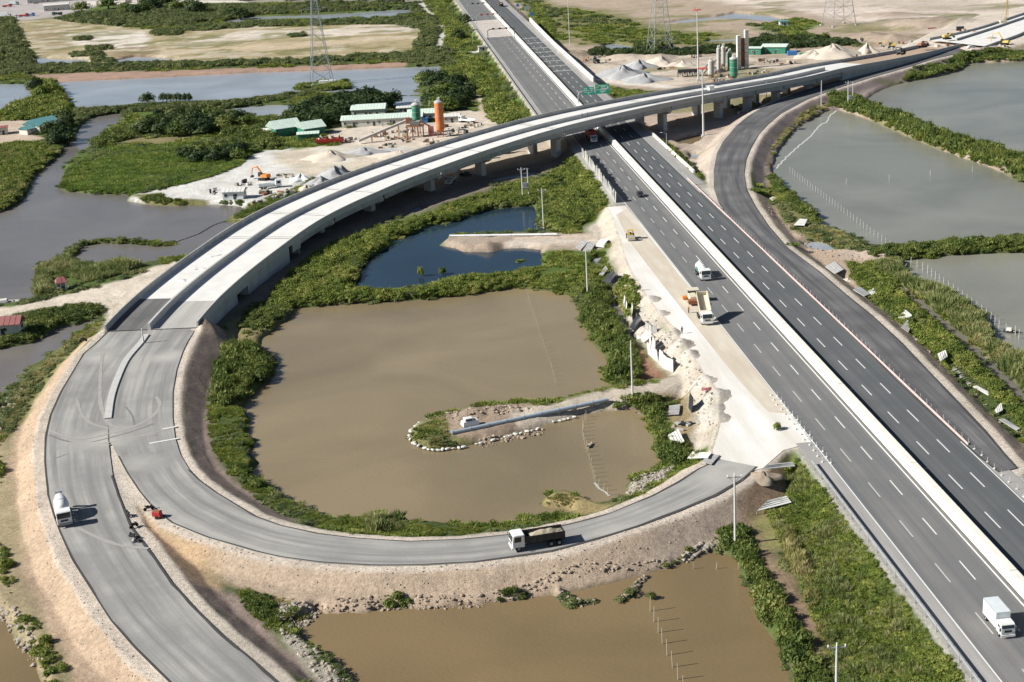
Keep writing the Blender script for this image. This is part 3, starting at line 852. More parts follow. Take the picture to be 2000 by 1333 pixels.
def terrain_colour(x, y, h):
    c = np.empty(x.shape + (3,))
    n1, n2 = fbm(x, y, 30, 5), fbm(x, y, 7, 6)
    base = np.array(C_veg)[None] * (1 + .25 * n2[..., None])
    t = np.clip((n1 - .05) * 4, 0, 1)[..., None]
    c[:] = base * (1 - t) + np.array(C_grass) * t

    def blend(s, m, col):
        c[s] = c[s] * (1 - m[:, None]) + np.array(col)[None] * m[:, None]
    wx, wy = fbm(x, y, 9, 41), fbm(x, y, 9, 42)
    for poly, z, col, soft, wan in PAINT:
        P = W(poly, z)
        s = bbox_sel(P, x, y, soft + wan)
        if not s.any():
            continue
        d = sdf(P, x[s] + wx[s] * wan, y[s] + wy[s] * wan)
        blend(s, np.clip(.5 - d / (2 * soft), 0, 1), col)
    # far fields: mottled by sparse cover
    for poly, z, col, lo, sc in [(PAINT[0][0], 2, C_olive, .18, 22), ([q for q in PAINT if q[2] is C_straw][0][0], 1, C_olive, .02, 14), ([q for q in PAINT if q[2] is C_straw][0][0], 1, (.52, .45, .34), .12, 9), (PAINT[1][0], 1, (.50, .42, .35), .1, 40), (PAINT[5][0], 1, (.36, .29, .22), .1, 9)]:
        P = W(poly, z)
        s = bbox_sel(P, x, y, 1)
        d = sdf(P, x[s], y[s])
        m = np.clip((fbm(x[s] * .55, y[s], sc, 77) - lo) * 5, 0, .75) * (d < 0)
        blend(s, m, col)
    for P, zf, sh, sl in EMB:
        s = bbox_sel(P, x, y, 14)
        d = sdf(P, x[s], y[s])
        blend(s, np.clip((sh + .5 - d + .5 * wx[s]) / .6, 0, 1) * .85, (.62, .54, .45) if P is not hw_poly else C_dust)
    for L, z, r, col in LINES:
        P = W(L, z)
        s = bbox_sel(P, x, y, 12)
        d = sdf(P, x[s], y[s], False) + wx[s] * .8
        blend(s, np.clip((r - d) / 1.0, 0, 1), col)
    # wet mud along every waterline
    m = np.clip((.42 - h) / .3, 0, 1)
    c[:] = c * (1 - .55 * m[..., None]) + np.array((.13, .10, .065)) * .55 * m[..., None]
    for (cx, cy, r, hh, sd) in MOUNDS[:28]:
        s = (abs(x - cx) < r) & (abs(y - cy) < r)
        q = np.hypot(x[s] - cx, y[s] - cy) / r
        blend(s, np.clip(1.3 - q * 1.3, 0, 1) * .8, (.50, .47, .42) if sd < 11 else (.36, .28, .21))
    for (cx, cy, r, hh, sd) in MOUNDS[28:]:
        s = (abs(x - cx) < r) & (abs(y - cy) < r)
        q = np.hypot(x[s] - cx, y[s] - cy) / r
        blend(s, np.clip(1.2 - q * 1.2, 0, 1) * .6, (.34, .27, .21))
    return c


# ground sheet: one mesh, cells growing with distance, reaching the horizon
NR, NC = 690, 620
yr = 128 * np.exp(np.linspace(0, math.log(1750 / 128), NR))
yr = np.r_[yr, np.geomspace(1810, 22000, 22)]
cc = np.linspace(-1, 1, NC)
cc = np.r_[-np.geomspace(6, 1.06, 10), cc, np.geomspace(1.06, 6, 10)]
GY = np.repeat(yr[:, None], len(cc), 1)
GX = cc[None] * (GY * .43 + 14)
gx, gy = GX.ravel(), GY.ravel()
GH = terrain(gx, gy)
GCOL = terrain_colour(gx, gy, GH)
GHG = GH.reshape(GX.shape)


def ground(x, y):
    i = np.clip(np.searchsorted(yr, y) - 1, 0, len(yr) - 2)
    j0 = x / (y * .43 + 14)
    j = np.clip(np.searchsorted(cc, j0) - 1, 0, len(cc) - 2)
    ty = np.clip((y - yr[i]) / (yr[i + 1] - yr[i]), 0, 1)
    tx = np.clip((j0 - cc[j]) / (cc[j + 1] - cc[j]), 0, 1)
    return (GHG[i, j] * (1 - tx) + GHG[i, j + 1] * tx) * (1 - ty) + (GHG[i + 1, j] * (1 - tx) + GHG[i + 1, j + 1] * tx) * ty


gr1 = lambda x, y: float(max(ground(np.array([x]), np.array([y]))[0], 0.0))


def on(px, py, z=None):
    return atf(px, py, gr1) if z is None else at(px, py, z)


nr, nc = GX.shape
ii = np.arange(nr * nc).reshape(nr, nc)
F = np.stack([ii[:-1, :-1], ii[:-1, 1:], ii[1:, 1:], ii[1:, :-1]], -1).reshape(-1, 4)
me = bpy.data.meshes.new('ground')
me.vertices.add(nr * nc)
me.vertices.foreach_set('co', np.stack([gx, gy, GH], 1).astype(np.float32).ravel())
me.loops.add(F.size)
me.loops.foreach_set('vertex_index', F.ravel().astype(np.int32))
me.polygons.add(len(F))
me.polygons.foreach_set('loop_start', np.arange(0, F.size, 4, dtype=np.int32))
me.polygons.foreach_set('loop_total', np.full(len(F), 4, np.int32))
me.update()
me.validate()
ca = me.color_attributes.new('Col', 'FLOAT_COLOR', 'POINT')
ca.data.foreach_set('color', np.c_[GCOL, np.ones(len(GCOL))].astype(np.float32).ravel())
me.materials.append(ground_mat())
me.polygons.foreach_set('use_smooth', np.ones(len(F), bool))
g = bpy.data.objects.new('ground', me)
COL.objects.link(g)
tag(g, 'flat delta ground of green scrub, pale sand, tan embankments and bare mud', kind='structure')

# ------------------------------------------------------------------ water
WM = {'brown': water_mat('water brown', (.245, .192, .112), .14, .5), 'ochre': water_mat('water ochre', (.205, .148, .075), .14, .45),
      'grey': water_mat('water grey', (.175, .158, .142), .14, .5), 'green': water_mat('water green grey', (.235, .232, .185), .16, .45),
      'blue': water_mat('water dark', (.020, .040, .058), .08, .25), 'pale': water_mat('water pale', (.33, .36, .385), .15, .4)}
WKIND = {'central': ('brown', 'pond', 'broad muddy brown pond inside the loop of the ramp'), 'south': ('ochre', 'pond', 'ochre brown pond in front of the loop embankment'),
         'southwest': ('ochre', 'pond', 'brown water at the foot of the left embankment'), 'west_pool': ('grey', 'pond', 'greenish pool left of the sandy haul road'),
         'river': ('grey', 'river', 'grey brown river widening left of the viaduct'), 'canal': ('pale', 'canal', 'pale canal with the pylon islet'),
         'blue': ('blue', 'pond', 'dark blue pond between the viaduct and the brown pond'), 'northeast': ('green', 'pond', 'grey green pond beyond the tree lined dyke'),
         'east': ('green', 'pond', 'grey green fish pond beside the curved ramp'), 'southeast': ('green', 'pond', 'grey green pond with the fishing boat, right edge'),
         'small_east': ('pale', 'puddle', None), 'mast_pool': ('ochre', 'puddle', None)}
for k, P in wp.items():
    mk, nm, lb = WKIND.get(k, ('pale', 'puddle', None))
    if k in ('shade_pool', 'shade_pool_b', 'pier_pool', 'pier_pool_b', 'mast_pool_b'):
        mk = 'pale'
    bm = bmesh.new()
    vs = [bm.verts.new((p[0], p[1], 0.0)) for p in P]
    bm.faces.new(vs)
    bmesh.ops.triangulate(bm, faces=bm.faces)
    bmesh.ops.recalc_face_normals(bm, faces=bm.faces)
    me = bpy.data.meshes.new(nm)
    bm.to_mesh(me)
    bm.free()
    if me.polygons[0].normal.z < 0:
        me.flip_normals()
    me.materials.append(WM[mk])
    o = bpy.data.objects.new(nm, me)
    COL.objects.link(o)
    tag(o, lb, kind='structure')
for P, r in wditch:
    S = np.c_[P, np.zeros(len(P))]
    N = normals2(S)
    A, B = S.copy(), S.copy()
    A[:, :2] -= N * (r + .6)
    B[:, :2] += N * (r + .6)
    A[:, 2] = B[:, 2] = -.004
    tag(ribbon('ditch', A, B, WM['grey'], 20, 2), kind='structure')

# ------------------------------------------------------------------ highway
M_asphL = road_mat('asphalt worn', (.140, .145, .148), (.225, .215, .20), .9, .004, .55, .35)
M_asphR = road_mat('asphalt dark', (.090, .098, .101), (.145, .148, .146), .9, .004, .55, .35)
M_shoul = road_mat('shoulder concrete', (.30, .29, .275), (.42, .40, .37), .7, .03, .5, .5)
M_paint = mat('road paint', (.72, .72, .68), .6, .10, 2.0)
M_paint_old = mat('road paint worn', (.50, .50, .47), .6, .18, 2.0)
M_conc = mat('concrete', (.50, .49, .46), .85, .12, .6, .2)
M_conc_new = mat('concrete new', (.70, .68, .62), .8, .07, .5, .1)
M_conc_grey = mat('concrete grey', (.38, .38, .365), .9, .26, .35, .25)
M_barrier = mat('barrier white', (.76, .73, .64), .7, .13, .5)
M_steel = mat('galvanised steel', (.55, .57, .58), .45, .08, 3.0, metal=.5)
M_dark = mat('dark steel', (.05, .05, .055), .6, .1, 3)
M_rubber = mat('rubber', (.02, .02, .02), .8, .1, 3)


def strip(o0, o1, s0, s1, z, n=2):
    A = [hw(o0, s, z) for s in np.linspace(s0, s1, n)]
    B = [hw(o1, s, z) for s in np.linspace(s0, s1, n)]
    return A, B


S0, S1 = 60.0, 1750.0
roads = []
for side, (a, b, m, lab) in enumerate([(-3.9, 7.75, M_asphL, 'worn grey left carriageway of the motorway'), (10.0, 21.6, M_asphR, 'dark grey right carriageway of the motorway')]):
    A, B = strip(a, b, S0, S1, HZ)
    rd = ribbon('motorway', A, B, m, 60, 4, skirt=.1)
    tag(rd, lab, kind='structure')
    roads.append(rd)


def flatbox(o0, o1, s0, s1, z):
    v = [hw(o0, s0, z), hw(o1, s0, z), hw(o1, s1, z), hw(o0, s1, z)]
    return v


def quadstrip(name, o0, o1, s0, s1, z, m, parent):
    v = flatbox(o0, o1, s0, s1, z)
    return mesh_np(name, v, [(0, 1, 2, 3)], m, parent)


# shoulders, with the widened stretch beyond the viaduct
for (o0, o1, s0, s1, par) in [(-6.9, -3.9, S0, 236, 0), (-7.2, -3.9, 432, 590, 0), (21.6, 25.2, 452, S1, 1), (21.6, 24.4, S0, 226, 1)]:
    A, B = strip(o0, o1, s0, s1, HZ - .012)
    ribbon('shoulder', A, B, M_shoul, 30, 3, roads[par])
# three-lane widening north of the viaduct
A, B = strip(-9.4, -3.9, 590, S1, HZ - .006)
ribbon('slip_lane', A, B, M_asphL, 30, 3, roads[0])
A, B = strip(-11.9, -9.4, 590, S1, HZ - .016)
ribbon('shoulder', A, B, M_shoul, 30, 3, roads[0])
# edge lines
for (o, w, s0, s1, par, m) in [(-3.75, .22, S0, 590, 0, M_paint), (7.15, .26, S0, S1, 0, M_paint), (10.6, .2, S0, S1, 1, M_paint), (21.35, .22, S0, 230, 1, M_paint), (21.35, .2, 440, S1, 1, M_paint), (-9.2, .2, 590, S1, 0, M_paint)]:
    A, B = strip(o - w / 2, o + w / 2, s0, s1, HZ + .008)
    ribbon('edge_line', A, B, m, 30, 2, roads[par])
# lane dashes: six metres in fifteen
dash_me = {}
for par, o, m in [(0, 0.0, M_paint_old), (0, 3.75, M_paint), (1, 13.95, M_paint), (1, 17.7, M_paint)]:
    for i in range(-8, 66):
        if HY0 + 15 * i > 900:
            continue
        key = (m.name,)
        if key not in dash_me:
            q = MB().add([(-.11, -3, 0), (.11, -3, 0), (.11, 3, 0), (-.11, 3, 0)], [(0, 1, 2, 3)])
            me = bpy.data.meshes.new('lane_dash')
            me.from_pydata(q.v, [], q.f)
            me.materials.append(m)
            dash_me[key] = me
        d = bpy.data.objects.new('lane_dash', dash_me[key])
        COL.objects.link(d)
        d.parent = roads[par]
        # dash centres sit on the surveyed phase
        d.location = hw(o, HY0 + 15 * i, HZ + .01)
        d.rotation_euler = (0, 0, -TH)
# rumble bars and resurfaced band far off
for s in (735, 755, 775, 795, 815, 835, 860, 885):
    quadstrip('rumble_bar', 10.8, 21.2, s, s + 1.6, HZ + .012, M_paint_old, roads[1])
quadstrip('milled_strip', -9.0, 7.0, 905, 1010, HZ + .006, mat('milled asphalt', (.50, .45, .40), .9, .25, .3), roads[0])

# median barrier: a long solid New Jersey wall in segments, open where the viaduct column line crosses
Mb = thing('median_barrier', 'long cream concrete barrier between the two motorway carriageways', 'barrier', hw(8.85, 0, HZ), 0)
segs = []
s = 60.0
while s < 1250:
    L = 40.0 if s < 500 else 60.0
    segs.append((s, s + L - .12))
    s += L
for a, b in segs:
    S = np.array([hw(8.85, a, HZ), hw(8.85, b, HZ)])
    S -= np.array(hw(8.85, 0, HZ))
    N = np.array([HN, HN])
    o = sweep('barrier_segment', S, N, [(-.95, 0), (.9, 0), (.9, .3), (.75, .6), (.7, 1.4), (-.45, 1.4), (-.6, .6), (-.95, .3)], M_barrier, Mb)


def rail(name, label, off, s0, s1, h=.75, posts=4.0, m=M_steel, face=1, big=False):
    t = thing(name, label, 'guard rail', hw(off, s0, HZ), -TH)
    L = s1 - s0
    MB().prism([(0, h - .36), (.07, h - .28), (0, h - .18), (.07, h - .08), (0, h), (-.04, h), (-.04, h - .36)], 0, L).build('rail', m, t)
    pm = MB().box((0, 0, h / 2 - .15), (.12, .14, h + .3)).build('post', m, t, (-.1, 0, 0))
    n = min(int(L / posts), 120)
    for i in range(1, n + 1):
        p = pm.copy()
        COL.objects.link(p)
        p.location = (-.1, i * posts, 0)
    return t


rail('guard_rail', 'steel guard rail along the left shoulder above the grassy verge', -6.95, 100, 226, .95)
# far left shoulder rail beside the scrub north of the viaduct
rail('guard_rail', 'far guard rail beside the left slip lane beyond the viaduct', -12.1, 600, 960, .9, 6)
# white parapet walls on the right beyond the viaduct and low white kerb wall this side
for (a, b, off, h, lab) in [(690, 985, 25.4, 2.3, 'tall white wall along the right shoulder beyond the viaduct'), (470, 545, 26.0, .75, 'low white kerb wall right of the motorway in front of the viaduct shade')]:
    S = np.array([hw(off + max(0, (s - 840)) * .012, s, HZ - .3) for s in np.linspace(a, b, 16)])
    N = np.array([HN] * 16)
    o = sweep('roadside_wall', S, N, [(-.35, 0), (.35, 0), (.3, h + .3), (-.3, h + .3)], M_barrier)
    tag(o, lab, 'wall')

# ------------------------------------------------------------------ ramps
SPOTS = [(at(215, 850, 3.6), 13), (at(275, 905, 3.4), 8), (at(185, 700, 4), 11), (at(330, 700, 4), 7), (at(1440, 915, 4), 17), (at(110, 1120, 3.4), 6)]
M_rampL = road_mat('ramp dusty', (.215, .21, .20), (.42, .405, .37), .8, .014, .55, .6, SPOTS)
M_rampN = road_mat('ramp fresh', (.085, .085, .088), (.20, .195, .19), .85, .02, .45, .5)
M_haul = road_mat('haul road', (.62, .58, .50), (.80, .78, .74), 1.0, .02, .18, .3)
r = ribbon('ramp_road', P_leftA, P_leftB, M_rampL, 130, 8, skirt=.16)
left_r = tag(r, 'grey dusty ramp running to the lower left', kind='structure')
r = ribbon('ramp_road', [(p[0], p[1], p[2] + .012) for p in P_loopO], [(p[0], p[1], p[2] + .012) for p in P_loopI], M_rampL, 150, 8, skirt=.16)
loop_r = tag(r, 'grey dusty loop ramp curving round the brown pond', kind='structure')
r = ribbon('ramp_road', P_rampL, P_rampR, M_rampN, 150, 8, skirt=.14)
ramp_r = tag(r, 'fresh dark ramp curving in from the right', kind='structure')
M_rim = mat('asphalt edge', (.06, .058, .055), .9, .25, .6)


def rims(A, B, par, dz, only=None):
    for X, Y in (((A, B), (B, A)) if only is None else ((A, B),)):
        X, _ = resample(X, 90)
        Y, _ = resample(Y, 90)
        d_ = Y - X
        d_ /= np.linalg.norm(d_[:, :2], axis=1)[:, None]
        ww = .28 + .3 * vnoise(np.arange(90) * .35, np.arange(90) * 0.1, 5)
        X2 = X + d_ * ww[:, None]
        X[:, 2] += dz
        X2[:, 2] = X[:, 2]
        o_ = ribbon('asphalt_edge', X, X2, M_rim, 90, 2, par)


rims(P_leftA, P_leftB, left_r, .008, 1)
rims(P_leftB[8:], P_leftA[9:], left_r, .008, 1)
rims([(p[0], p[1], p[2] + .012) for p in P_loopO][7:], [(p[0], p[1], p[2] + .012) for p in P_loopI][8:], loop_r, .008)
rims(P_rampL[14:], P_rampR[12:], ramp_r, .008)
# haul road surface
bm = bmesh.new()
vs = [bm.verts.new((p[0], p[1], 3.965)) for p in P_haul]
bm.faces.new(vs)
bmesh.ops.triangulate(bm, faces=bm.faces)
bmesh.ops.recalc_face_normals(bm, faces=bm.faces)
me = bpy.data.meshes.new('haul_road')
bm.to_mesh(me)
bm.free()
if me.polygons[0].normal.z < 0:
    me.flip_normals()
uvl = me.uv_layers.new(name='UVMap')
for l in me.loops:
    c = me.vertices[l.vertex_index].co
    uvl.data[l.index].uv = (c.x * HN[0] + c.y * HN[1], c.x * HD[0] + c.y * HD[1])
me.materials.append(M_haul)
o = bpy.data.objects.new('haul_road', me)
COL.objects.link(o)
tag(o, 'white dusty widening strip left of the motorway', kind='structure')
# beige base course strip beside the carriageway
A = [atf(a, b, lambda x, y: 3.975) for a, b in [(1224, 408), (1262, 455), (1330, 541), (1420, 650), (1500, 755), (1540, 808)]]
B = [atf(a, b, lambda x, y: 3.975) for a, b in [(1203, 420), (1228, 470), (1285, 545), (1360, 640), (1440, 740), (1500, 805)]]
r = ribbon('base_course', A, B, road_mat('base course', (.52, .45, .35), (.66, .60, .49), .9, .03, .25, .4), 40, 4, skirt=.04)
tag(r, 'beige base course strip beside the left carriageway', kind='structure')
# dusty crossing where the two ramps touch, and white cross marks
M_dustp = mat('dust film', (.40, .38, .34), .95, .25, .25)
# low concrete median kerb between the ramp lanes
cl = trace([(286, 655), (273, 673), (247, 704), (229, 742), (217, 779), (211, 819)])
cl = spline(cl, 6)
o = sweep('median_kerb', cl, normals2(cl), [(-.75, 0), (.75, 0), (.7, .28), (-.7, .28)], M_conc)
tag(o, 'low pale concrete median kerb curving between the two ramp lanes', 'kerb')

# ------------------------------------------------------------------ viaduct
V = thing('viaduct', 'long curved twin deck concrete viaduct crossing the motorway', 'bridge', (float(VS[0, 0]), float(VS[0, 1]), 0))
org = np.array([VS[0, 0], VS[0, 1], 0.0])
M_deck = mat('deck concrete', (.70, .685, .64), .8, .12, .22, .1)
M_deckdirty = mat('deck dusty', (.47, .45, .41), .85, .15, .3, .1)
M_fill = mat('deck fill', (.42, .31, .22), .95, .2, .3)
vs_arc = np.r_[0, np.cumsum(np.linalg.norm(np.diff(VS[:, :2], axis=0), axis=1))]


def vpt(i, off, dz=0.0):
    return np.array([VS[i, 0] + VN[i, 0] * off, VS[i, 1] + VN[i, 1] * off, VS[i, 2] + dz])


def proj(p):
    X, Y, Z = p[0], p[1], p[2] - ZC
    fz = Y * CP - Z * SP
    up = Y * SP + Z * CP
    u, v = X / fz * FPX, -up / fz * FPX
    return (1000 + u * CR + v * SR, 666.5 - u * SR + v * CR)


def vsweep(name, i0, i1, fl, prof, m, par=None):
    idx = np.arange(i0, i1 + 1)
    S = np.array([vpt(i, fl(i)) for i in idx]) - org
    return sweep(name, S, VN[idx], prof, m, V if par is None else par)


nV = len(VS) - 1
iR = lambda px, off=1.0: int(np.argmin([abs(proj(vpt(i, V_WR[i] * off))[0] - px) for i in range(nV + 1)]))
i_join = int(np.argmin([abs(proj(vpt(i, 0, 1.5))[0] - 1610) for i in range(nV + 1)]))
i_dirt = iR(1712)
i_asph = int(np.argmin([abs(proj(vpt(i, -6))[0] - 310) for i in range(nV + 1)]))
i_dust = int(np.argmin([abs(proj(vpt(i, 6))[0] - 390) for i in range(nV + 1)]))


def deck(name, i0, i1, fa, fb, m, dz=0.0, skirt=.35):
    A = np.array([vpt(i, fa(i), dz) for i in range(i0, i1 + 1)]) - org
    B = np.array([vpt(i, fb(i), dz) for i in range(i0, i1 + 1)]) - org
    return ribbon(name, A, B, m, max(2, (i1 - i0) * 2), 4, V, skirt=skirt)


M_asph_ramp = road_mat('ramp lane dark', (.10, .10, .10), (.22, .21, .20), .8, .02, .4, .5)
deck('deck', 0, i_asph, lambda i: -V_WL[i] + .2, lambda i: -.3, M_asph_ramp)
deck('deck', i_asph, i_join, lambda i: -V_WL[i] + .2, lambda i: -.3, M_deck)
deck('deck', 0, i_dust, lambda i: .3, lambda i: V_WR[i] - .2, road_mat('deck dust', (.36, .345, .32), (.52, .50, .46), .9, .02, .5, .4))
deck('deck', i_dust, i_join, lambda i: .3, lambda i: V_WR[i] - .2, M_deck)
deck('deck', i_join, i_dirt, lambda i: -V_WL[i] + .2, lambda i: V_WR[i] - .2, M_deck)
deck('deck_fill', i_dirt, nV, lambda i: -V_WL[i] + .2, lambda i: V_WR[i] - .2, M_fill, -.1)
pp = [(-.22, -.35), (.22, -.35), (.22, 0), (.12, .25), (.1, 1.0), (-.22, 1.0)]
vsweep('parapet', 0, nV, lambda i: -V_WL[i], [(-.25, -.35), (.3, -.35), (.3, .3), (.14, .6), (.12, 1.5), (-.25, 1.5)], M_conc_grey)
vsweep('parapet', 0, i_join, lambda i: 0, [(-.45, -.35), (.45, -.35), (.42, .3), (.3, .6), (.28, 1.5), (-.28, 1.5), (-.3, .6), (-.42, .3)], M_conc)
vsweep('parapet', 0, nV, lambda i: V_WR[i], [(.25, -.35), (-.3, -.35), (-.3, .3), (-.14, .6), (-.12, 1.5), (.25, 1.5)], M_conc)
# piers
pier_px = [620, 718, 832, 938, 1086, 1296, 1405, 1465, 1523, 1583]


def iat(px, off, z):
    return int(np.argmin([abs(proj((vpt(i, off)[0], vpt(i, off)[1], z))[0] - px) for i in range(nV + 1)]))


i_ab0, i_ab1 = iR(505), iR(585)
i_abE = iR(1645)
st = [i_ab1] + [iat(px, 6, 3) for px in pier_px] + [i_abE]
for i in st[1:-1]:
    ang = math.atan2(VN[i, 1], VN[i, 0])
    for off in (-V_WL[i] / 2, V_WR[i] / 2):
        wid = V_WL[i] if off < 0 else V_WR[i]
        p = vpt(i, off) - org
        gz = gr1(p[0] + org[0], p[1] + org[1]) - 1.2
        zt = p[2] - 2.15
        cap = MB().box((0, 0, 0), (wid * .8, 2.2, .8), taper=(1, 1)).box((0, 0, -.8), (wid * .58, 2.0, .8), 0, taper=(1.38, 1.1)).build('pier_cap', M_conc, V, (p[0], p[1], zt - .35), bevel=.05)
        cap.rotation_euler.z = ang
        colh = zt - 1.4 - gz
        c = MB().box((0, 0, colh / 2), (3.4, 2.2, colh)).box((0, 0, .9), (4.2, 3.0, .5)).build('pier_column', M_conc, V, (p[0], p[1], gz), bevel=.12)
        c.rotation_euler.z = ang
# girders span by span, and expansion joints over the supports
for a, b in zip(st[:-1], st[1:]):
    if b <= a:
        continue
    for sgn, Wd in ((-1, V_WL), (1, V_WR)):
        for q in (.06, .36, .66, .95):
            S = []
            for i in np.linspace(a, b, 5).round().astype(int):
                S.append(vpt(i, sgn * Wd[i] * q, -.36))
            S = np.array(S)
            d = S[-1] - S[0]
            d[2] = 0
            d /= np.linalg.norm(d)
            S[0] += d * .35
            S[-1] -= d * .35
            S = resample(S - org, 5)[0]
            sweep('girder', S, normals2(S), [(-.4, -1.75), (.4, -1.75), (.4, -1.5), (.14, -1.3), (.14, -.25), (.5, -.02), (-.5, -.02), (-.14, -.25), (-.14, -1.3), (-.4, -1.5)], M_conc_grey, V)
M_joint = mat('joint', (.16, .15, .14), .9, .1, 2)
for i in st[:-1]:
    for di in (0,):
        for f0, f1 in ((-V_WL[i] + .4, -.6), (.6, V_WR[i] - .4)):
            for dd in (-.9, .9):
                p0, p1 = vpt(i, f0, .03), vpt(i, f1, .03)
                t = np.array([-VN[i, 1], VN[i, 0], 0])
                w = .16
                v = [p0 + t * (dd - w) - org, p1 + t * (dd - w) - org, p1 + t * (dd + w) - org, p0 + t * (dd + w) - org]
                o = mesh_np('expansion_joint', [tuple(x) for x in v], [(0, 1, 2, 3)], M_joint, V)
# solid walls: near ramp and abutment block; far approach
M_wall = mat('retaining wall', (.44, .44, .41), .9, .26, .3, .3)


def wallrun(i0, i1, fl, depth, th=.4, top=-.36, m=None, name='retaining_wall'):
    idx = range(i0, i1 + 1)
    S = np.array([vpt(i, fl(i)) for i in idx]) - org
    N = VN[list(idx)]
    k = len(S)
    Vv, Ff = [], []
    for j, i in enumerate(idx):
        zt = S[j, 2] + top
        zb = zt - depth(i)
        for o, z in ((-th / 2, zb), (th / 2, zb), (th / 2, zt), (-th / 2, zt)):
            Vv.append((S[j, 0] + N[j, 0] * o, S[j, 1] + N[j, 1] * o, z))
    for j in range(k - 1):
        for c in range(4):
            Ff.append((j * 4 + c, j * 4 + (c + 1) % 4, j * 4 + 4 + (c + 1) % 4, j * 4 + 4 + c))
    Ff += [(3, 2, 1, 0), tuple((k - 1) * 4 + c for c in range(4))]
    o = mesh_np(name, Vv, Ff, m or M_wall, V)
    return o


i_w0 = iR(462)
i_w1 = iR(482)
for sg, Wd in ((-1, V_WL), (1, V_WR)):
    wallrun(0, i_w0, lambda i: sg * (Wd[i] - .02), lambda i: VS[i, 2] - .6, .42)
    wallrun(i_w1, iR(560), lambda i: sg * (Wd[i] - .02), lambda i: VS[i, 2] - 1.4, .42)
    wallrun(iR(568), i_ab1, lambda i: sg * (Wd[i] - .02), lambda i: VS[i, 2] - 3.6, .42)
    wallrun(i_abE, nV, lambda i: sg * (Wd[i] - .02), lambda i: max(.3, VS[i, 2] - 2.6), .42)
    wallrun(i_w0, i_w1, lambda i: sg * (Wd[i] - .02), lambda i: 1.6, .42, name='edge_beam')
for i in (i_w0, i_w1, i_ab1, i_abE):
    a, b = vpt(i, -V_WL[i] + .3), vpt(i, V_WR[i] - .3)
    c = (a + b) / 2 - org
    hgt = c[2] - .4 - .2
    o = MB().box((0, 0, hgt / 2), (float(np.linalg.norm((b - a)[:2])), .5, hgt)).build('cross_wall', M_wall, V, (c[0], c[1], .2))
    o.rotation_euler.z = math.atan2(VN[i, 1], VN[i, 0])

# second viaduct beginning at the right edge
yz = lambda x, y: 6.0
A2 = [atf(a, b, lambda x, y: 6.4) for a, b in [(1815, 75), (1860, 66), (1910, 54), (1955, 40), (2000, 25), (2100, -5)]]
C2 = [atf(a, b, lambda x, y: 6.4) for a, b in [(1868, 76), (1900, 66), (1950, 50), (1985, 38), (2100, 0)]]
B2 = [atf(a, b, lambda x, y: 6.0) for a, b in [(1922, 88), (1950, 78), (1985, 66), (2010, 56), (2120, 20)]]
V2 = thing('viaduct', 'unfinished white viaduct deck starting at the right edge', 'bridge', A2[0][:2] + (0,))
o2 = np.array(A2[0][:2] + (0,))
A2s, B2s, C2s = [spline(np.array(q) - o2, 5) for q in (A2, B2, C2)]
A2s[:, 2] = 5.35
B2s[:, 2] = 5.35
ribbon('deck', A2s, B2s, M_deck, 20, 3, V2, skirt=.5)
for S, m in ((A2s, M_conc_grey), (C2s, M_conc_grey)):
    S = S.copy()
    S[:, 2] = 5.3
    sweep('parapet', S, normals2(S), [(-.3, 0), (.3, 0), (.25, 1.2), (-.25, 1.2)], m, V2)
S = B2s.copy()
S[:, 2] = 4.85
sweep('girder', S, normals2(S), [(-.6, -1.5), (.2, -1.5), (.2, 0), (-.6, 0)], M_conc_grey, V2)
for k in range(2, len(S), 4):
    MB().box((S[k, 0], S[k, 1], 1.8), (1.4, 1.4, 3.6)).build('pier_column', M_conc_grey, V2)

# ------------------------------------------------------------------ vegetation
L_bush = leaf_mat('leaf bush', (.055, .090, .020), (.125, .170, .036), (.230, .250, .065))
L_bright = leaf_mat('leaf bright', (.090, .135, .022), (.185, .235, .042), (.330, .330, .085))
L_reed = leaf_mat('leaf reed', (.120, .165, .050), (.230, .265, .090), (.400, .380, .180))
L_olive = leaf_mat('leaf olive', (.180, .190, .060), (.330, .310, .115), (.500, .430, .220))
L_dark = leaf_mat('leaf mangrove', (.026, .048, .017), (.055, .088, .028), (.105, .135, .042))
L_far = leaf_mat('leaf far', (.065, .100, .036), (.145, .180, .062), (.250, .255, .100))
L_crop = leaf_mat('leaf reed field', (.105, .170, .030), (.185, .265, .050), (.280, .330, .080))
M_bark = mat('bark', (.16, .12, .08), .9, .2, 2)


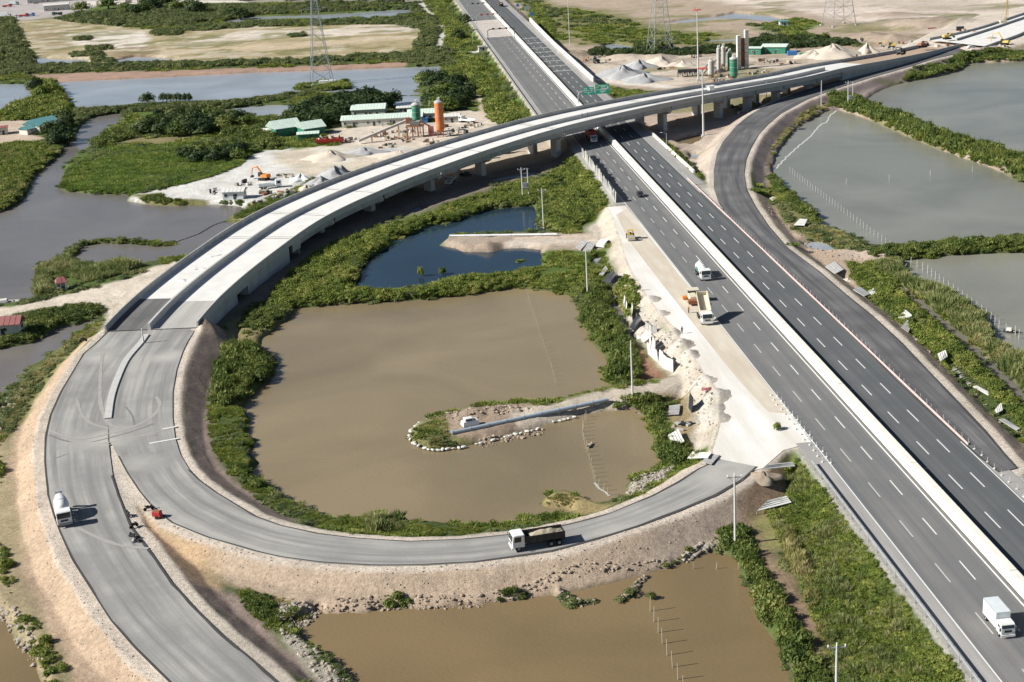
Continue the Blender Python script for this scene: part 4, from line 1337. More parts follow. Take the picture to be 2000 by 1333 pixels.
def clump_mesh(name, m, kind, seed, n=150):
    """one tuft or bush of separate leaves, unit size, standing on z = 0"""
    R = random.Random(seed)
    q = MB()
    for i in range(n):
        if kind == 'bush' and i % 4 == 0:
            t, r = R.uniform(0, 2 * math.pi), math.sqrt(R.random()) * .8
            c = Vector((math.cos(t) * r, math.sin(t) * r, .25))
            w, h = R.uniform(.04, .09), R.uniform(.6, 1.25) * (1 - .4 * r)
            ln = Vector((R.gauss(0, .3), R.gauss(0, .3), 0)) + c * .3
            a = R.uniform(0, math.pi)
            sv = Vector((math.cos(a) * w, math.sin(a) * w, 0))
            q.add([c - sv, c + sv, c + ln + Vector((0, 0, h))], [(0, 1, 2)])
            continue
        if kind == 'bush':
            t, u = R.uniform(0, 2 * math.pi), R.random()
            lob = 1 + .28 * math.sin(3 * t + seed) + .15 * math.sin(5 * t + 2 * seed)
            r = (R.random() ** .45) * lob
            zz = (.15 + .75 * math.sqrt(max(0, 1 - (r / 1.5) ** 2))) * (R.random() ** .35)
            c = Vector((math.cos(t) * r * .85, math.sin(t) * r * .85, zz))
            nrm = Vector((c.x * .9, c.y * .9, .55 + .6 * R.random())) + Vector((R.gauss(0, .5), R.gauss(0, .5), R.gauss(0, .4)))
            sz = R.uniform(.14, .26)
        elif kind == 'tree':
            t, ph = R.uniform(0, 2 * math.pi), math.acos(R.uniform(-.45, 1))
            lob = 1 + .22 * math.sin(4 * t + seed) * math.sin(3 * ph) + .2 * math.sin(2 * t + seed * 2)
            r = (R.random() ** .3) * lob
            c = Vector((math.sin(ph) * math.cos(t) * r, math.sin(ph) * math.sin(t) * r, math.cos(ph) * r * .8))
            nrm = c + Vector((R.gauss(0, .5), R.gauss(0, .5), R.gauss(.2, .4)))
            sz = R.uniform(.08, .17)
        else:
            t, r = R.uniform(0, 2 * math.pi), math.sqrt(R.random()) * .95
            c = Vector((math.cos(t) * r, math.sin(t) * r, 0))
            h = R.uniform(.55, 1.15) * (1 - .35 * r)
            lean = Vector((R.gauss(0, .28), R.gauss(0, .28), 0)) + c * .25
            w = R.uniform(.05, .10)
            a = R.uniform(0, math.pi)
            s = Vector((math.cos(a) * w, math.sin(a) * w, 0))
            q.add([c - s, c + s, c + lean * .5 + s * .9 + Vector((0, 0, h * .6)), c + lean + Vector((0, 0, h))], [(0, 1, 2), (0, 2, 3)])
            continue
        nrm.normalize()
        u1 = nrm.orthogonal().normalized()
        u1 = Matrix.Rotation(R.uniform(0, 6.28), 3, nrm) @ u1
        u2 = nrm.cross(u1)
        q.add([c + u1 * sz, c + u2 * sz * .6, c - u1 * sz * .9, c - u2 * sz * .55], [(0, 1, 2, 3)])
    me = bpy.data.meshes.new(name)
    me.from_pydata(q.v, [], q.f)
    me.materials.append(m)
    return me


CL = {}


def clump_group(kind, m, n=130):
    """geometry nodes: put tufts on every point of the patch, with the point's own size and turn"""
    key = (kind, m.name)
    if key in CL:
        return CL[key]
    ng = bpy.data.node_groups.new('foliage ' + kind, 'GeometryNodeTree')
    ng.interface.new_socket('Geometry', in_out='INPUT', socket_type='NodeSocketGeometry')
    ng.interface.new_socket('Geometry', in_out='OUTPUT', socket_type='NodeSocketGeometry')
    gi, go = ng.nodes.new('NodeGroupInput'), ng.nodes.new('NodeGroupOutput')
    ip = ng.nodes.new('GeometryNodeInstanceOnPoints')
    g2i = ng.nodes.new('GeometryNodeGeometryToInstance')
    for k in range(3):
        ob = bpy.data.objects.new('tuft', clump_mesh('tuft', m, kind, 100 + k * 17 + len(CL) * 5, n))
        oi = ng.nodes.new('GeometryNodeObjectInfo')
        oi.inputs['Object'].default_value = ob
        ng.links.new(oi.outputs['Geometry'], g2i.inputs[0])
    na = ng.nodes.new('GeometryNodeInputNamedAttribute')
    na.data_type = 'FLOAT_VECTOR'
    na.inputs['Name'].default_value = 'sz'
    nr_ = ng.nodes.new('GeometryNodeInputNamedAttribute')
    nr_.data_type = 'FLOAT_VECTOR'
    nr_.inputs['Name'].default_value = 'rot'
    ng.links.new(gi.outputs[0], ip.inputs['Points'])
    ng.links.new(g2i.outputs[0], ip.inputs['Instance'])
    ip.inputs['Pick Instance'].default_value = True
    idx = ng.nodes.new('FunctionNodeRandomValue')
    idx.data_type = 'INT'
    idx.inputs[4].default_value = 0
    idx.inputs[5].default_value = 2
    ng.links.new(idx.outputs[2], ip.inputs['Instance Index'])
    ng.links.new(na.outputs[0], ip.inputs['Scale'])
    ng.links.new(nr_.outputs[0], ip.inputs['Rotation'])
    ng.links.new(ip.outputs[0], go.inputs[0])
    CL[key] = ng
    return ng


def scatter(name, label, kind, m, polys, z, size, cover=1.1, gap=0.0, tall=1.0, wet=.22, cat='plants', n=130):
    """a patch of plants nobody could count: points in the traced outlines, thinned by noise, kept off the water"""
    P_all = []
    if polys and isinstance(polys[0][0], (int, float)):
        polys = [polys]
    for poly in polys:
        P = W(poly, z)
        a, b = P.min(0), P.max(0)
        area = abs(sum(P[i - 1][0] * P[i][1] - P[i][0] * P[i - 1][1] for i in range(len(P)))) / 2
        dens = cover / (size * size * 1.6)
        N = int((b[0] - a[0]) * (b[1] - a[1]) * dens)
        N = min(N, 60000)
        x, y = nrs.uniform(a[0], b[0], N), nrs.uniform(a[1], b[1], N)
        d = sdf(P, x + 1.0 * size * fbm(x, y, size * 3, 55), y + 1.0 * size * fbm(x, y, size * 3, 56))
        k = d < -.25 * size
        x, y, d = x[k], y[k], d[k]
        P_all.append(np.c_[x, y, np.clip(-d / (size * 1.2), .45, 1)])
    Q = np.vstack(P_all)
    if gap > 0:
        k = fbm(Q[:, 0], Q[:, 1], size * 5, 91) > (gap - .5)
        Q = Q[k]
    z0 = ground(Q[:, 0], Q[:, 1])
    k = z0 > wet
    Q, z0 = Q[k], z0[k]
    for RP in (ramp_poly, loop_poly, left_poly, hw_poly, haul_poly):
        s = bbox_sel(RP, Q[:, 0], Q[:, 1], 2)
        d = np.full(len(Q), 9.0)
        if s.any():
            d[s] = sdf(RP, Q[s, 0], Q[s, 1])
        k = d > 1.2
        Q, z0 = Q[k], z0[k]
    nn = len(Q)
    me = bpy.data.meshes.new(name)
    me.vertices.add(nn)
    me.vertices.foreach_set('co', np.c_[Q[:, :2], z0 - .05].astype(np.float32).ravel())
    s = size * (.5 + 1.0 * nrs.random_sample(nn) ** 1.6) * Q[:, 2] * (1 + .6 * fbm(Q[:, 0], Q[:, 1], size * 5, 13))
    a1 = me.attributes.new('sz', 'FLOAT_VECTOR', 'POINT')
    a1.data.foreach_set('vector', np.c_[s, s, s * tall * nrs.uniform(.8, 1.25, nn)].astype(np.float32).ravel())
    a2 = me.attributes.new('rot', 'FLOAT_VECTOR', 'POINT')
    a2.data.foreach_set('vector', np.c_[nrs.uniform(-.15, .15, nn), nrs.uniform(-.15, .15, nn), nrs.uniform(0, 6.28, nn)].astype(np.float32).ravel())
    o = bpy.data.objects.new(name, me)
    COL.objects.link(o)
    md = o.modifiers.new('foliage', 'NODES')
    md.node_group = clump_group(kind, m, n)
    tag(o, label, cat, kind='stuff')
    return nn


tot = 0
VG = [
 # name, label, kind, material, polygons, level, size, cover, gap, tall
 ('scrub', 'tangled green scrub on the verge between guard rail and ditch, bottom right', 'bush', L_bright, [(1548, 880), (1562, 888), (1600, 935), (1655, 1015), (1760, 1165), (1880, 1333), (1945, 1430), (1650, 1430), (1625, 1300), (1590, 1200), (1565, 1150), (1535, 1080), (1500, 1010), (1490, 985), (1530, 960), (1545, 920)], 2, .5, 1.9, .02, .8),
 ('reeds', 'straw coloured grass along the ditch at the bottom right', 'reed', L_olive, [(1530, 1010), (1560, 1060), (1590, 1120), (1625, 1200), (1640, 1280), (1625, 1300), (1590, 1210), (1560, 1140), (1520, 1060)], 1.5, .7, 1.6, .1, 1.6),
 ('bushes', 'dark green bushes between the brown ditch and the ochre pond', 'bush', L_bush, [(1385, 1045), (1440, 1028), (1470, 1045), (1490, 1090), (1510, 1130), (1555, 1200), (1590, 1270), (1625, 1333), (1640, 1430), (1545, 1430), (1538, 1310), (1525, 1272), (1500, 1243), (1480, 1212), (1468, 1170), (1452, 1142), (1446, 1105), (1410, 1080)], 1, .95, 1.9, 0, 1.2),
 ('bushes', 'tall leafy bushes on the left bank of the brown pond', 'bush', L_bush, [(425, 690), (445, 672), (490, 670), (525, 690), (535, 715), (520, 750), (490, 775), (440, 800), (412, 785), (414, 730)], 1, 1.15, 1.9, 0, 1.35),
 ('grass', 'bright green grass at the foot of the purple slope left of the brown pond', 'reed', L_bright, [(405, 785), (470, 790), (490, 825), (475, 840), (495, 862), (480, 885), (455, 905), (425, 898), (408, 850)], 1.2, .6, 1.9, .2, .9),
 ('bushes', 'low bushes on the bank beside the spoil heap, left of the brown pond', 'bush', L_bush, [(455, 905), (500, 905), (505, 930), (520, 950), (500, 965), (470, 945)], 1.2, .75, 1.8, .2, 1.1),
 ('grass', 'bright grass fringe along the inner foot of the loop ramp', 'reed', L_bright, [(470, 942), (500, 942), (545, 965), (620, 998), (660, 1016), (705, 1014), (740, 1006), (800, 1022), (900, 1031), (990, 1025), (1015, 1022), (1000, 1034), (900, 1046), (780, 1048), (660, 1036), (600, 1018), (540, 1000), (495, 975)], 1.2, .36, 1.6, .2, .8),
 ('bushes', 'rounded clump of tall grass on the near shore of the brown pond', 'reed', L_reed, [(698, 1030), (715, 1010), (755, 1003), (795, 1010), (805, 1036), (760, 1044), (715, 1042)], 1.2, 1.1, 2.0, 0, 1.4),
 ('shrubs', 'continuous green shrubs on the dyke between brown and blue ponds', 'bush', L_bright, [(522, 592), (530, 568), (560, 545), (590, 510), (640, 480), (690, 462), (730, 450), (760, 470), (725, 500), (712, 520), (700, 550), (690, 566), (750, 570), (832, 566), (865, 556), (915, 540), (975, 538), (1035, 534), (1060, 545), (1020, 560), (925, 574), (840, 582), (760, 588), (640, 596), (575, 602)], 1, .85, 2.0, 0, 1.1),
 ('shrubs', 'strip of shrubs between the viaduct shade and the blue pond', 'bush', L_bright, [(730, 452), (765, 440), (830, 425), (870, 402), (910, 392), (960, 375), (1000, 362), (1050, 350), (1070, 362), (1040, 400), (1000, 405), (940, 410), (872, 434), (812, 454), (768, 468)], 1, .8, 1.9, 0, 1.1),
 ('bushes', 'shrubs on the small spoil heap where the viaduct wall ends', 'bush', L_bush, [(462, 640), (475, 608), (500, 598), (545, 600), (572, 612), (545, 636), (510, 650), (480, 660)], 1, .7, 1.6, .25, .9),
 ('shrubs', 'dense green shrubs on the slope left of the motorway under the viaduct', 'bush', L_bright, [(1058, 345), (1090, 325), (1128, 312), (1145, 330), (1205, 396), (1170, 410), (1140, 432), (1118, 447), (1085, 444), (1060, 425), (1042, 402), (1055, 380)], 2, 1.0, 1.9, 0, .9),
 ('bushes', 'green bushes along the bank with the tall lamp post, right of the brown pond', 'bush', L_bush, [(1130, 560), (1160, 550), (1185, 558), (1205, 600), (1222, 650), (1248, 690), (1258, 735), (1238, 755), (1205, 758), (1180, 745), (1175, 725), (1195, 708), (1165, 682), (1150, 650), (1130, 620)], 1, .95, 2.0, 0, 1.2),
 ('bushes', 'green bushes beside the slabs at the right corner of the brown pond', 'bush', L_bush, [(1195, 802), (1200, 785), (1250, 775), (1300, 770), (1335, 765), (1330, 790), (1300, 800), (1305, 835), (1350, 870), (1345, 895), (1320, 912), (1292, 908), (1278, 885), (1280, 850), (1268, 815), (1240, 806)], 1.2, .75, 1.7, .15, 1.1),
 ('shrubs', 'scrub beside the haul road above the standing sheets', 'bush', L_bright, [(1192, 560), (1215, 545), (1235, 555), (1252, 590), (1250, 618), (1225, 625), (1205, 590)], 1.5, .9, 1.8, 0, 1.0),
 ('shrubs', 'low scrub around the causeway mouth of the blue pond', 'bush', L_bright, [[(1062, 500), (1095, 493), (1130, 500), (1140, 512), (1110, 528), (1065, 520)], [(1030, 548), (1080, 535), (1150, 530), (1175, 545), (1160, 560), (1140, 585), (1110, 576), (1060, 566), (1020, 560)]], 1, .75, 1.7, .2, .8),
 ('bushes', 'thick hedge of mangrove on the long dyke between the right ponds', 'bush', L_bush, [(1612, 212), (1622, 198), (1650, 190), (1690, 197), (1732, 219), (1782, 236), (1812, 252), (1870, 272), (1925, 290), (2000, 308), (2120, 340), (2120, 395), (1998, 356), (1940, 329), (1875, 306), (1825, 289), (1775, 268), (1715, 241), (1675, 226), (1637, 215)], .5, 1.7, 2.2, 0, 1.2),
 ('bushes', 'bushes fringing the near-left shore of the fish pond', 'bush', L_bush, [(1496, 345), (1512, 340), (1527, 358), (1550, 380), (1572, 400), (1598, 425), (1600, 438), (1575, 435), (1540, 405), (1505, 365)], 1, 1.1, 2.0, 0, 1.1),
 ('grass', 'yellow green grass bank between curved ramp and fish pond', 'reed', L_olive, [[(1530, 425), (1580, 440), (1610, 443), (1650, 456), (1685, 476), (1690, 485), (1650, 488), (1600, 470), (1560, 455)], [(1500, 345), (1505, 310), (1525, 280), (1550, 250), (1590, 226), (1612, 216), (1625, 205), (1600, 205), (1560, 228), (1530, 260), (1505, 290), (1492, 330)]], 1, .75, 1.3, .3, .7),
 ('bushes', 'green hedge along the middle dyke crossing the right ponds', 'bush', L_bush, [(1692, 498), (1720, 486), (1800, 480), (1900, 472), (2000, 467), (2120, 460), (2120, 485), (2000, 493), (1900, 497), (1800, 505), (1700, 506)], .8, 1.05, 2.0, .08, 1.1),
 ('shrubs', 'bright green hedge running down the right beside the concrete sheets', 'bush', L_bright, [(1652, 515), (1700, 520), (1750, 560), (1790, 595), (1828, 626), (1870, 666), (1920, 712), (1960, 748), (2000, 785), (2100, 885), (2100, 930), (1990, 838), (1935, 775), (1880, 725), (1800, 672), (1715, 600), (1665, 550)], 1, .75, 2.0, .03, 1.0),
 ('reeds', 'tall reeds on the bank between ditch and right pond', 'reed', L_reed, [(1700, 512), (1762, 506), (1765, 530), (1785, 548), (1825, 562), (1865, 576), (1895, 602), (1922, 620), (1935, 640), (1955, 672), (1995, 695), (2020, 712), (2120, 800), (2120, 850), (2010, 765), (1935, 700), (1885, 655), (1835, 612), (1795, 580), (1755, 548), (1715, 535)], 1, 1.15, 2.2, 0, 1.5),
 ('bushes', 'green bushes on the far shore of the upper right pond', 'bush', L_bush, [(1750, 163), (1780, 145), (1830, 132), (1870, 118), (1930, 110), (2000, 103), (2120, 95), (2120, 116), (2000, 120), (1890, 124), (1878, 137), (1842, 148), (1790, 160)], .8, 1.6, 2.1, 0, .9),
 ('grass', 'low green fringe on the shore under the purple ramp slope', 'bush', L_bright, [(1690, 190), (1720, 172), (1755, 160), (1752, 167), (1725, 178), (1700, 190)], .8, .9, 1.5, .1, .7),
 ('crops', 'broad bright green reed field left of the yard', 'reed', L_crop, [(120, 362), (128, 340), (145, 318), (190, 300), (240, 288), (300, 285), (370, 285), (430, 285), (470, 288), (500, 296), (470, 325), (420, 345), (370, 360), (300, 372), (256, 380), (190, 380), (132, 373)], 1, 1.0, 2.0, .04, .9),
 ('shrubs', 'green shrubs behind the reed field', 'bush', L_bush, [[(182, 284), (200, 266), (245, 250), (300, 235), (330, 240), (300, 262), (250, 275), (225, 283), (190, 292)], [(430, 260), (500, 240), (545, 235), (540, 275), (560, 290), (520, 295), (480, 290), (440, 285)]], 1, 1.9, 2.0, .1, 1.0),
 ('shrubs', 'green scrub on the left edge beside the river', 'bush', L_bright, [(-80, 300), (0, 285), (60, 280), (105, 288), (128, 292), (110, 308), (75, 336), (60, 352), (46, 385), (22, 405), (0, 415), (-80, 430)], 1, 1.2, 2.0, .08, 1.0),
 ('reeds', 'thick reeds on the little peninsula beside the guard hut', 'reed', L_reed, [[(66, 545), (75, 522), (110, 510), (132, 503), (142, 512), (200, 520), (212, 515), (240, 508), (268, 512), (276, 520), (250, 533), (200, 546), (165, 553), (142, 545), (105, 545), (100, 575), (78, 586), (68, 575)]], 1.1, 1.2, 2.2, 0, 1.35),
 ('bushes', 'bushes along the ring dyke in the river', 'bush', L_bush, [(128, 506), (138, 491), (158, 478), (185, 471), (215, 469), (270, 471), (310, 475), (340, 474), (310, 480), (270, 478), (215, 475), (188, 477), (162, 484), (146, 495), (138, 508)], .6, .9, 2.2, 0, .9, .05),
 ('bushes', 'dark bushes and dead brush beside the small brick house', 'bush', L_bush, [(50, 620), (80, 606), (120, 598), (165, 595), (208, 598), (202, 612), (160, 624), (112, 636), (90, 650), (60, 668), (0, 680), (-30, 672), (0, 660), (45, 650)], 1, .9, 1.7, .12, 1.0),
 ('grass', 'yellow green grass strip along the left pool', 'reed', L_olive, [(60, 728), (110, 690), (150, 658), (188, 636), (196, 640), (170, 665), (120, 705), (75, 748), (45, 790), (20, 850), (0, 880), (0, 830), (25, 775)], 1, .6, 1.3, .25, .7),
 ('bushes', 'bushes and dry brush along the lower left waterline', 'bush', L_bright, [[(-10, 1050), (15, 1075), (38, 1120), (25, 1165), (0, 1160)], [(20, 1210), (60, 1200), (95, 1235), (110, 1270), (132, 1300), (130, 1350), (85, 1350), (72, 1290), (38, 1255)], [(0, 880), (10, 930), (0, 960), (-20, 930)]], 1, .6, 1.2, .35, 1.0),
 ('bushes', 'shrub on the grassy corner where the two embankments meet', 'bush', L_bush, [[(465, 1165), (500, 1148), (530, 1160), (545, 1185), (530, 1210), (490, 1205)]], 1.5, .6, 1.7, 0, 1.0),
 ('grass', 'olive grass between the two embankments', 'reed', L_olive, [(465, 1150), (540, 1160), (615, 1175), (600, 1195), (540, 1215), (490, 1200)], 1.5, .5, 1.4, .15, .6),
 ('scrub', 'green scrub between the far motorway and the mangroves', 'bush', L_bright, [[(892, 120), (940, 105), (965, 150), (1000, 195), (1040, 232), (1000, 245), (960, 240), (945, 222), (940, 190), (905, 150), (880, 135)], [(820, -5), (868, -5), (900, 40), (930, 85), (890, 92), (868, 84), (870, 62), (845, 25)]], 1.5, 2.0, 2.0, .05, .7),
 ('scrub', 'green bushes on the dyke between fields and canal', 'bush', L_far, [(-60, 130), (60, 128), (180, 126), (300, 124), (430, 121), (560, 119), (700, 111), (800, 104), (850, 96), (890, 100), (880, 124), (800, 124), (700, 121), (560, 128), (400, 133), (240, 139), (60, 145), (-60, 160)], 1, 1.8, 1.9, .05, .9),
 ('scrub', 'dark scrub on the narrow dyke below the canal', 'bush', L_far, [(140, 226), (148, 216), (220, 214), (280, 207), (380, 205), (500, 197), (600, 182), (610, 188), (500, 206), (425, 214), (300, 220), (220, 224), (180, 232)], .8, 1.5, 2.0, 0, .9),
 ('shrubs', 'green thicket on the dyke crossing the canal at the left', 'bush', L_bright, [(60, 165), (105, 162), (128, 180), (142, 210), (140, 228), (118, 238), (60, 236), (0, 238), (-60, 244), (-60, 236), (5, 219), (62, 192)], 1, 1.9, 1.9, .05, 1.0),
 ('scrub', 'green scrub filling the far left corner of the fields', 'bush', L_far, [[(-60, 40), (30, 38), (40, 60), (60, 90), (70, 130), (-60, 140)], [(100, 38), (140, 30), (330, 14), (480, 12), (640, 8), (810, 8), (815, 22), (740, 20), (500, 30), (430, 42), (300, 56), (220, 52), (130, 44)]], 1, 2.3, 1.7, .28, .9),
 ('scrub', 'green scrub beyond the thin far channel', 'bush', L_far, [[(300, 62), (420, 50), (520, 44), (640, 41), (760, 38), (850, 34), (868, 60), (850, 90), (800, 104), (820, 60), (760, 48), (640, 50), (500, 54), (400, 62)]], 1, 2.2, 1.7, .3, .7),
 ('scrub', 'green scrub clumps in the dry field at the upper left', 'bush', L_far, [[(165, 96), (225, 92), (222, 98), (170, 101)], [(130, 106), (200, 103), (210, 110), (140, 113)], [(175, 116), (225, 114), (228, 122), (180, 124)], [(290, 62), (360, 58), (355, 70), (300, 72)], [(140, 76), (180, 74), (178, 79), (145, 81)], [(560, 70), (600, 66), (600, 72), (565, 75)]], 1, 1.9, 1.9, 0, .8),
 ('bushes', 'dark hedge behind the gravel heaps and the second batching plant', 'bush', L_dark, [[(1145, 100), (1200, 102), (1235, 100), (1240, 88), (1270, 84), (1310, 90), (1330, 100), (1440, 90), (1445, 102), (1330, 108), (1240, 110), (1150, 109)], [(1455, 82), (1500, 72), (1560, 75), (1620, 80), (1680, 80), (1680, 88), (1600, 92), (1560, 94), (1460, 96)]], 1.5, 2.1, 2.0, 0, 1.0),
 ('scrub', 'green strip between the pools on the far right', 'bush', L_bright, [[(1480, 44), (1530, 52), (1560, 58), (1620, 75), (1600, 80), (1550, 66), (1500, 54)], [(1540, 35), (1600, 42), (1610, 48), (1560, 46)], [(1060, 8), (1080, 40), (1090, 68), (1075, 72), (1045, 40), (1020, 15)]], 1.5, 1.7, 1.5, .1, .7),
 ('scrub', 'green verge right of the motorway in front of the viaduct shade', 'bush', L_bright, [[(1278, 274), (1310, 285), (1345, 318), (1378, 358), (1366, 362), (1318, 322), (1290, 295)], [(1168, 162), (1200, 172), (1255, 178), (1300, 178), (1240, 192), (1195, 186)]], 2, 1.0, 1.7, .05, .8),
 ('bushes', 'low bushes on the sandy spit in front of the white shed', 'bush', L_bush, [[(270, 392), (290, 385), (330, 390), (370, 395), (365, 402), (320, 402), (275, 398)], [(380, 398), (440, 393), (480, 396), (470, 402), (420, 400)], [(298, 370), (330, 360), (350, 355), (345, 362), (315, 374)], [(450, 428), (480, 412), (520, 400), (530, 402), (480, 428)]], .8, .9, 1.7, .1, .8),
 ('bushes', 'green growth on the bank and piles of rubble round the loop foot', 'bush', L_bush, [[(940, 1178), (985, 1160), (1040, 1158), (1045, 1166), (1000, 1178), (950, 1186)], [(745, 1188), (752, 1172), (785, 1168), (808, 1182), (800, 1196), (760, 1203)], [(1275, 1110), (1320, 1095), (1345, 1075), (1360, 1080), (1330, 1098), (1300, 1112)]], .3, .55, 2.0, 0, 1.1, .0),
 ('grass', 'grass on the islet by the causeway tip in the brown pond', 'reed', L_olive, [[(800, 845), (825, 825), (870, 812), (880, 840), (880, 868), (845, 876), (815, 868)], [(1000, 838), (1040, 830), (1045, 836), (1005, 845)], [(1060, 975), (1075, 968), (1105, 962), (1135, 974), (1110, 990), (1085, 988)]], 1.2, .45, 1.4, .2, .6),
 ('bushes', 'green bushes round the pylon islet', 'bush', L_bright, [[(575, 172), (592, 164), (600, 176), (580, 178)], [(640, 172), (660, 162), (680, 160), (688, 168), (686, 176), (640, 179), (600, 180), (610, 175)]], .6, 1.5, 2.0, 0, 1.0),
]
for v in VG:
    tot += scatter(*v[:4], v[4], *v[5:10], **({'wet': v[10]} if len(v) > 10 else {}))
print('tufts', tot)

# second, looser layers: other species growing through the first
VG2 = [
 ('weeds', 'pale grass heads mixed through the verge scrub at the bottom right', 'reed', L_reed, VG[0][4], 2, .6, .7, .35, 1.3),
 ('weeds', 'yellow grass tufts along the dyke between the two ponds', 'reed', L_olive, VG[8][4], 1, .55, .35, .5, 1.2),
 ('weeds', 'dark shrubs dotted through the slope scrub under the viaduct', 'bush', L_bush, VG[11][4], 2, .95, .5, .45, 1.3),
 ('weeds', 'light reeds mixed in the mangrove hedge of the long dyke', 'reed', L_bright, VG[16][4], .5, 1.5, .7, .4, 1.2),
 ('weeds', 'darker bushes in the hedge beside the concrete sheets', 'bush', L_bush, VG[20][4], 1, .85, .5, .45, 1.3),
 ('weeds', 'dry stalks standing in the tall reeds', 'reed', L_olive, VG[21][4], 1, .8, .5, .45, 1.6),
 ('weeds', 'olive tufts in the left edge scrub', 'reed', L_olive, VG[26][4], 1, 1.3, .4, .45, 1.0),
]
for v in VG2:
    tot += scatter(*v[:4], v[4], *v[5:10])
# sparse low growth wherever the soil itself is green
N = 52000
yy = 150 * np.exp(nrs.uniform(0, 1, N) * math.log(1300 / 150))
xx = nrs.uniform(-1, 1, N) * (yy * .40 + 8)
i = np.clip(np.searchsorted(yr, yy), 0, len(yr) - 1)
j = np.clip(np.searchsorted(cc, xx / (yy * .43 + 14)), 0, len(cc) - 1)
gc = GCOL.reshape(nr, nc, 3)[i, j]
k = (gc[:, 1] > gc[:, 0] * .97) & (gc[:, 1] < .26) & (GHG[i, j] > .3) & (fbm(xx, yy, 12, 66) > -.35)
xx, yy = xx[k], yy[k]
z0 = ground(xx, yy)
kk = np.ones(len(xx), bool)
for RP in (ramp_poly, loop_poly, left_poly, hw_poly, haul_poly, wide_poly):
    s_ = bbox_sel(RP, xx, yy, 3)
    d = sdf(RP, xx[s_], yy[s_])
    kk[np.where(s_)[0][d < 2.0]] = False
xx, yy, z0 = xx[kk], yy[kk], z0[kk]
half = fbm(xx, yy, 25, 99) > 0
for sel, nm, lb, kd, mm, tl in ((half, 'ground_cover', 'low green plants spread over the open ground', 'bush', L_far, .6), (~half, 'ground_cover', 'rough grass spread over the open ground', 'reed', L_bright, .7)):
    me = bpy.data.meshes.new(nm)
    n_ = int(sel.sum())
    me.vertices.add(n_)
    me.vertices.foreach_set('co', np.c_[xx[sel], yy[sel], z0[sel] - .05].astype(np.float32).ravel())
    s_ = (.25 + yy[sel] * .0019) * nrs.uniform(.6, 1.5, n_)
    me.attributes.new('sz', 'FLOAT_VECTOR', 'POINT').data.foreach_set('vector', np.c_[s_ * 1.3, s_ * 1.3, s_ * tl].astype(np.float32).ravel())
    me.attributes.new('rot', 'FLOAT_VECTOR', 'POINT').data.foreach_set('vector', np.c_[s_ * 0, s_ * 0, nrs.uniform(0, 6.28, n_)].astype(np.float32).ravel())
    o = bpy.data.objects.new(nm, me)
    COL.objects.link(o)
    o.modifiers.new('foliage', 'NODES').node_group = clump_group(kd, mm)
    tag(o, lb, 'plants', kind='stuff')
    tot += n_

# ------------------------------------------------------------------ trees one can tell apart
def make_tree(m, seed, tall=1.0):
    t = thing('tree', 'tree', 'tree', (0, 0, 0))
    R = random.Random(seed)
    tr = MB().cyl((0, 0, -.3), (.1, .05, .75 * tall), .13, .08, 7)
    for k in range(5):
        a = k * 1.26 + seed
        tr.cyl((.1, .05, .5 * tall + .04 * k), (.45 * math.cos(a), .45 * math.sin(a), (.95 + .1 * R.random()) * tall), .055, .025, 5)
    tr.build('trunk', M_bark, t)
    me = clump_mesh('crown', m, 'tree', seed, 900)
    o = bpy.data.objects.new('crown', me)
    COL.objects.link(o)
    o.parent = t
    o.location = (0, 0, .72 * tall)
    o.scale = (1, 1, .95)
    return t


TP = [make_tree(L_dark, 3), make_tree(L_bush, 8), make_tree(L_dark, 15), make_tree(L_bright, 22)]
used = [False] * 4


def tree(k, px, py, r, label, group, sq=1.0):
    p = on(px, py)
    if not used[k]:
        t = TP[k]
        used[k] = True
        t.location = p
        t['label'] = label
        if group:
            t['group'] = group
    else:
        t = dup_thing(TP[k], p, rnd.uniform(0, 6.28), label, group)
        t.rotation_euler.z = rnd.uniform(0, 6.28)
        if not group and 'group' in t:
            del t['group']
    t.scale = (r, r, r * sq)
    return t


G1, G2, G3, G4, G5 = 'mangrove trees left of the yard', 'mangrove trees behind the long green roof', 'mangrove trees right of the silos', 'trees along the far left road', 'dark trees at the edge of the reed field'
for px, py in [(288, 262), (305, 250), (322, 262), (335, 245), (345, 266), (362, 250), (372, 264), (390, 248), (398, 262), (412, 256), (425, 244), (438, 255), (450, 250), (310, 236), (350, 236), (385, 236), (415, 236), (465, 240), (482, 248)]:
    tree(rnd.choice([0, 2, 0, 1]), px, py, rnd.uniform(4.2, 6.0), 'round dark mangrove tree in the wood left of the green roofed sheds', G1, .8)
for px, py in [(588, 232), (605, 225), (622, 232), (640, 222), (600, 243), (618, 250), (640, 240), (655, 230), (668, 218), (680, 226), (690, 210), (700, 220), (712, 206), (722, 216), (735, 204), (742, 214), (755, 208), (620, 214), (650, 212), (672, 206), (698, 200), (722, 198), (765, 205), (655, 244), (580, 246), (562, 250)]:
    tree(rnd.choice([0, 2, 2]), px, py, rnd.uniform(4.5, 6.3), 'dark mangrove tree in the wood behind the long green roofed barrack', G2, .85)
for px, py in [(825, 165), (840, 158), (858, 162), (845, 174), (862, 178), (878, 172), (890, 182), (872, 190), (888, 197), (905, 192), (902, 205), (885, 210), (865, 205), (850, 195), (838, 205), (856, 215), (875, 217), (915, 180), (895, 168)]:
    tree(rnd.choice([0, 1, 2]), px, py, rnd.uniform(4.0, 5.6), 'dark tree in the grove between canal and motorway, right of the silos', G3, .8)
for px, py in [(365, 310), (380, 300), (395, 306), (408, 298), (400, 314), (422, 308), (438, 300), (440, 312), (455, 306), (470, 300), (385, 318), (420, 318), (465, 312)]:
    tree(rnd.choice([0, 1]), px, py, rnd.uniform(3.0, 4.2), 'dark bushy tree at the right edge of the reed field', G5, .8)
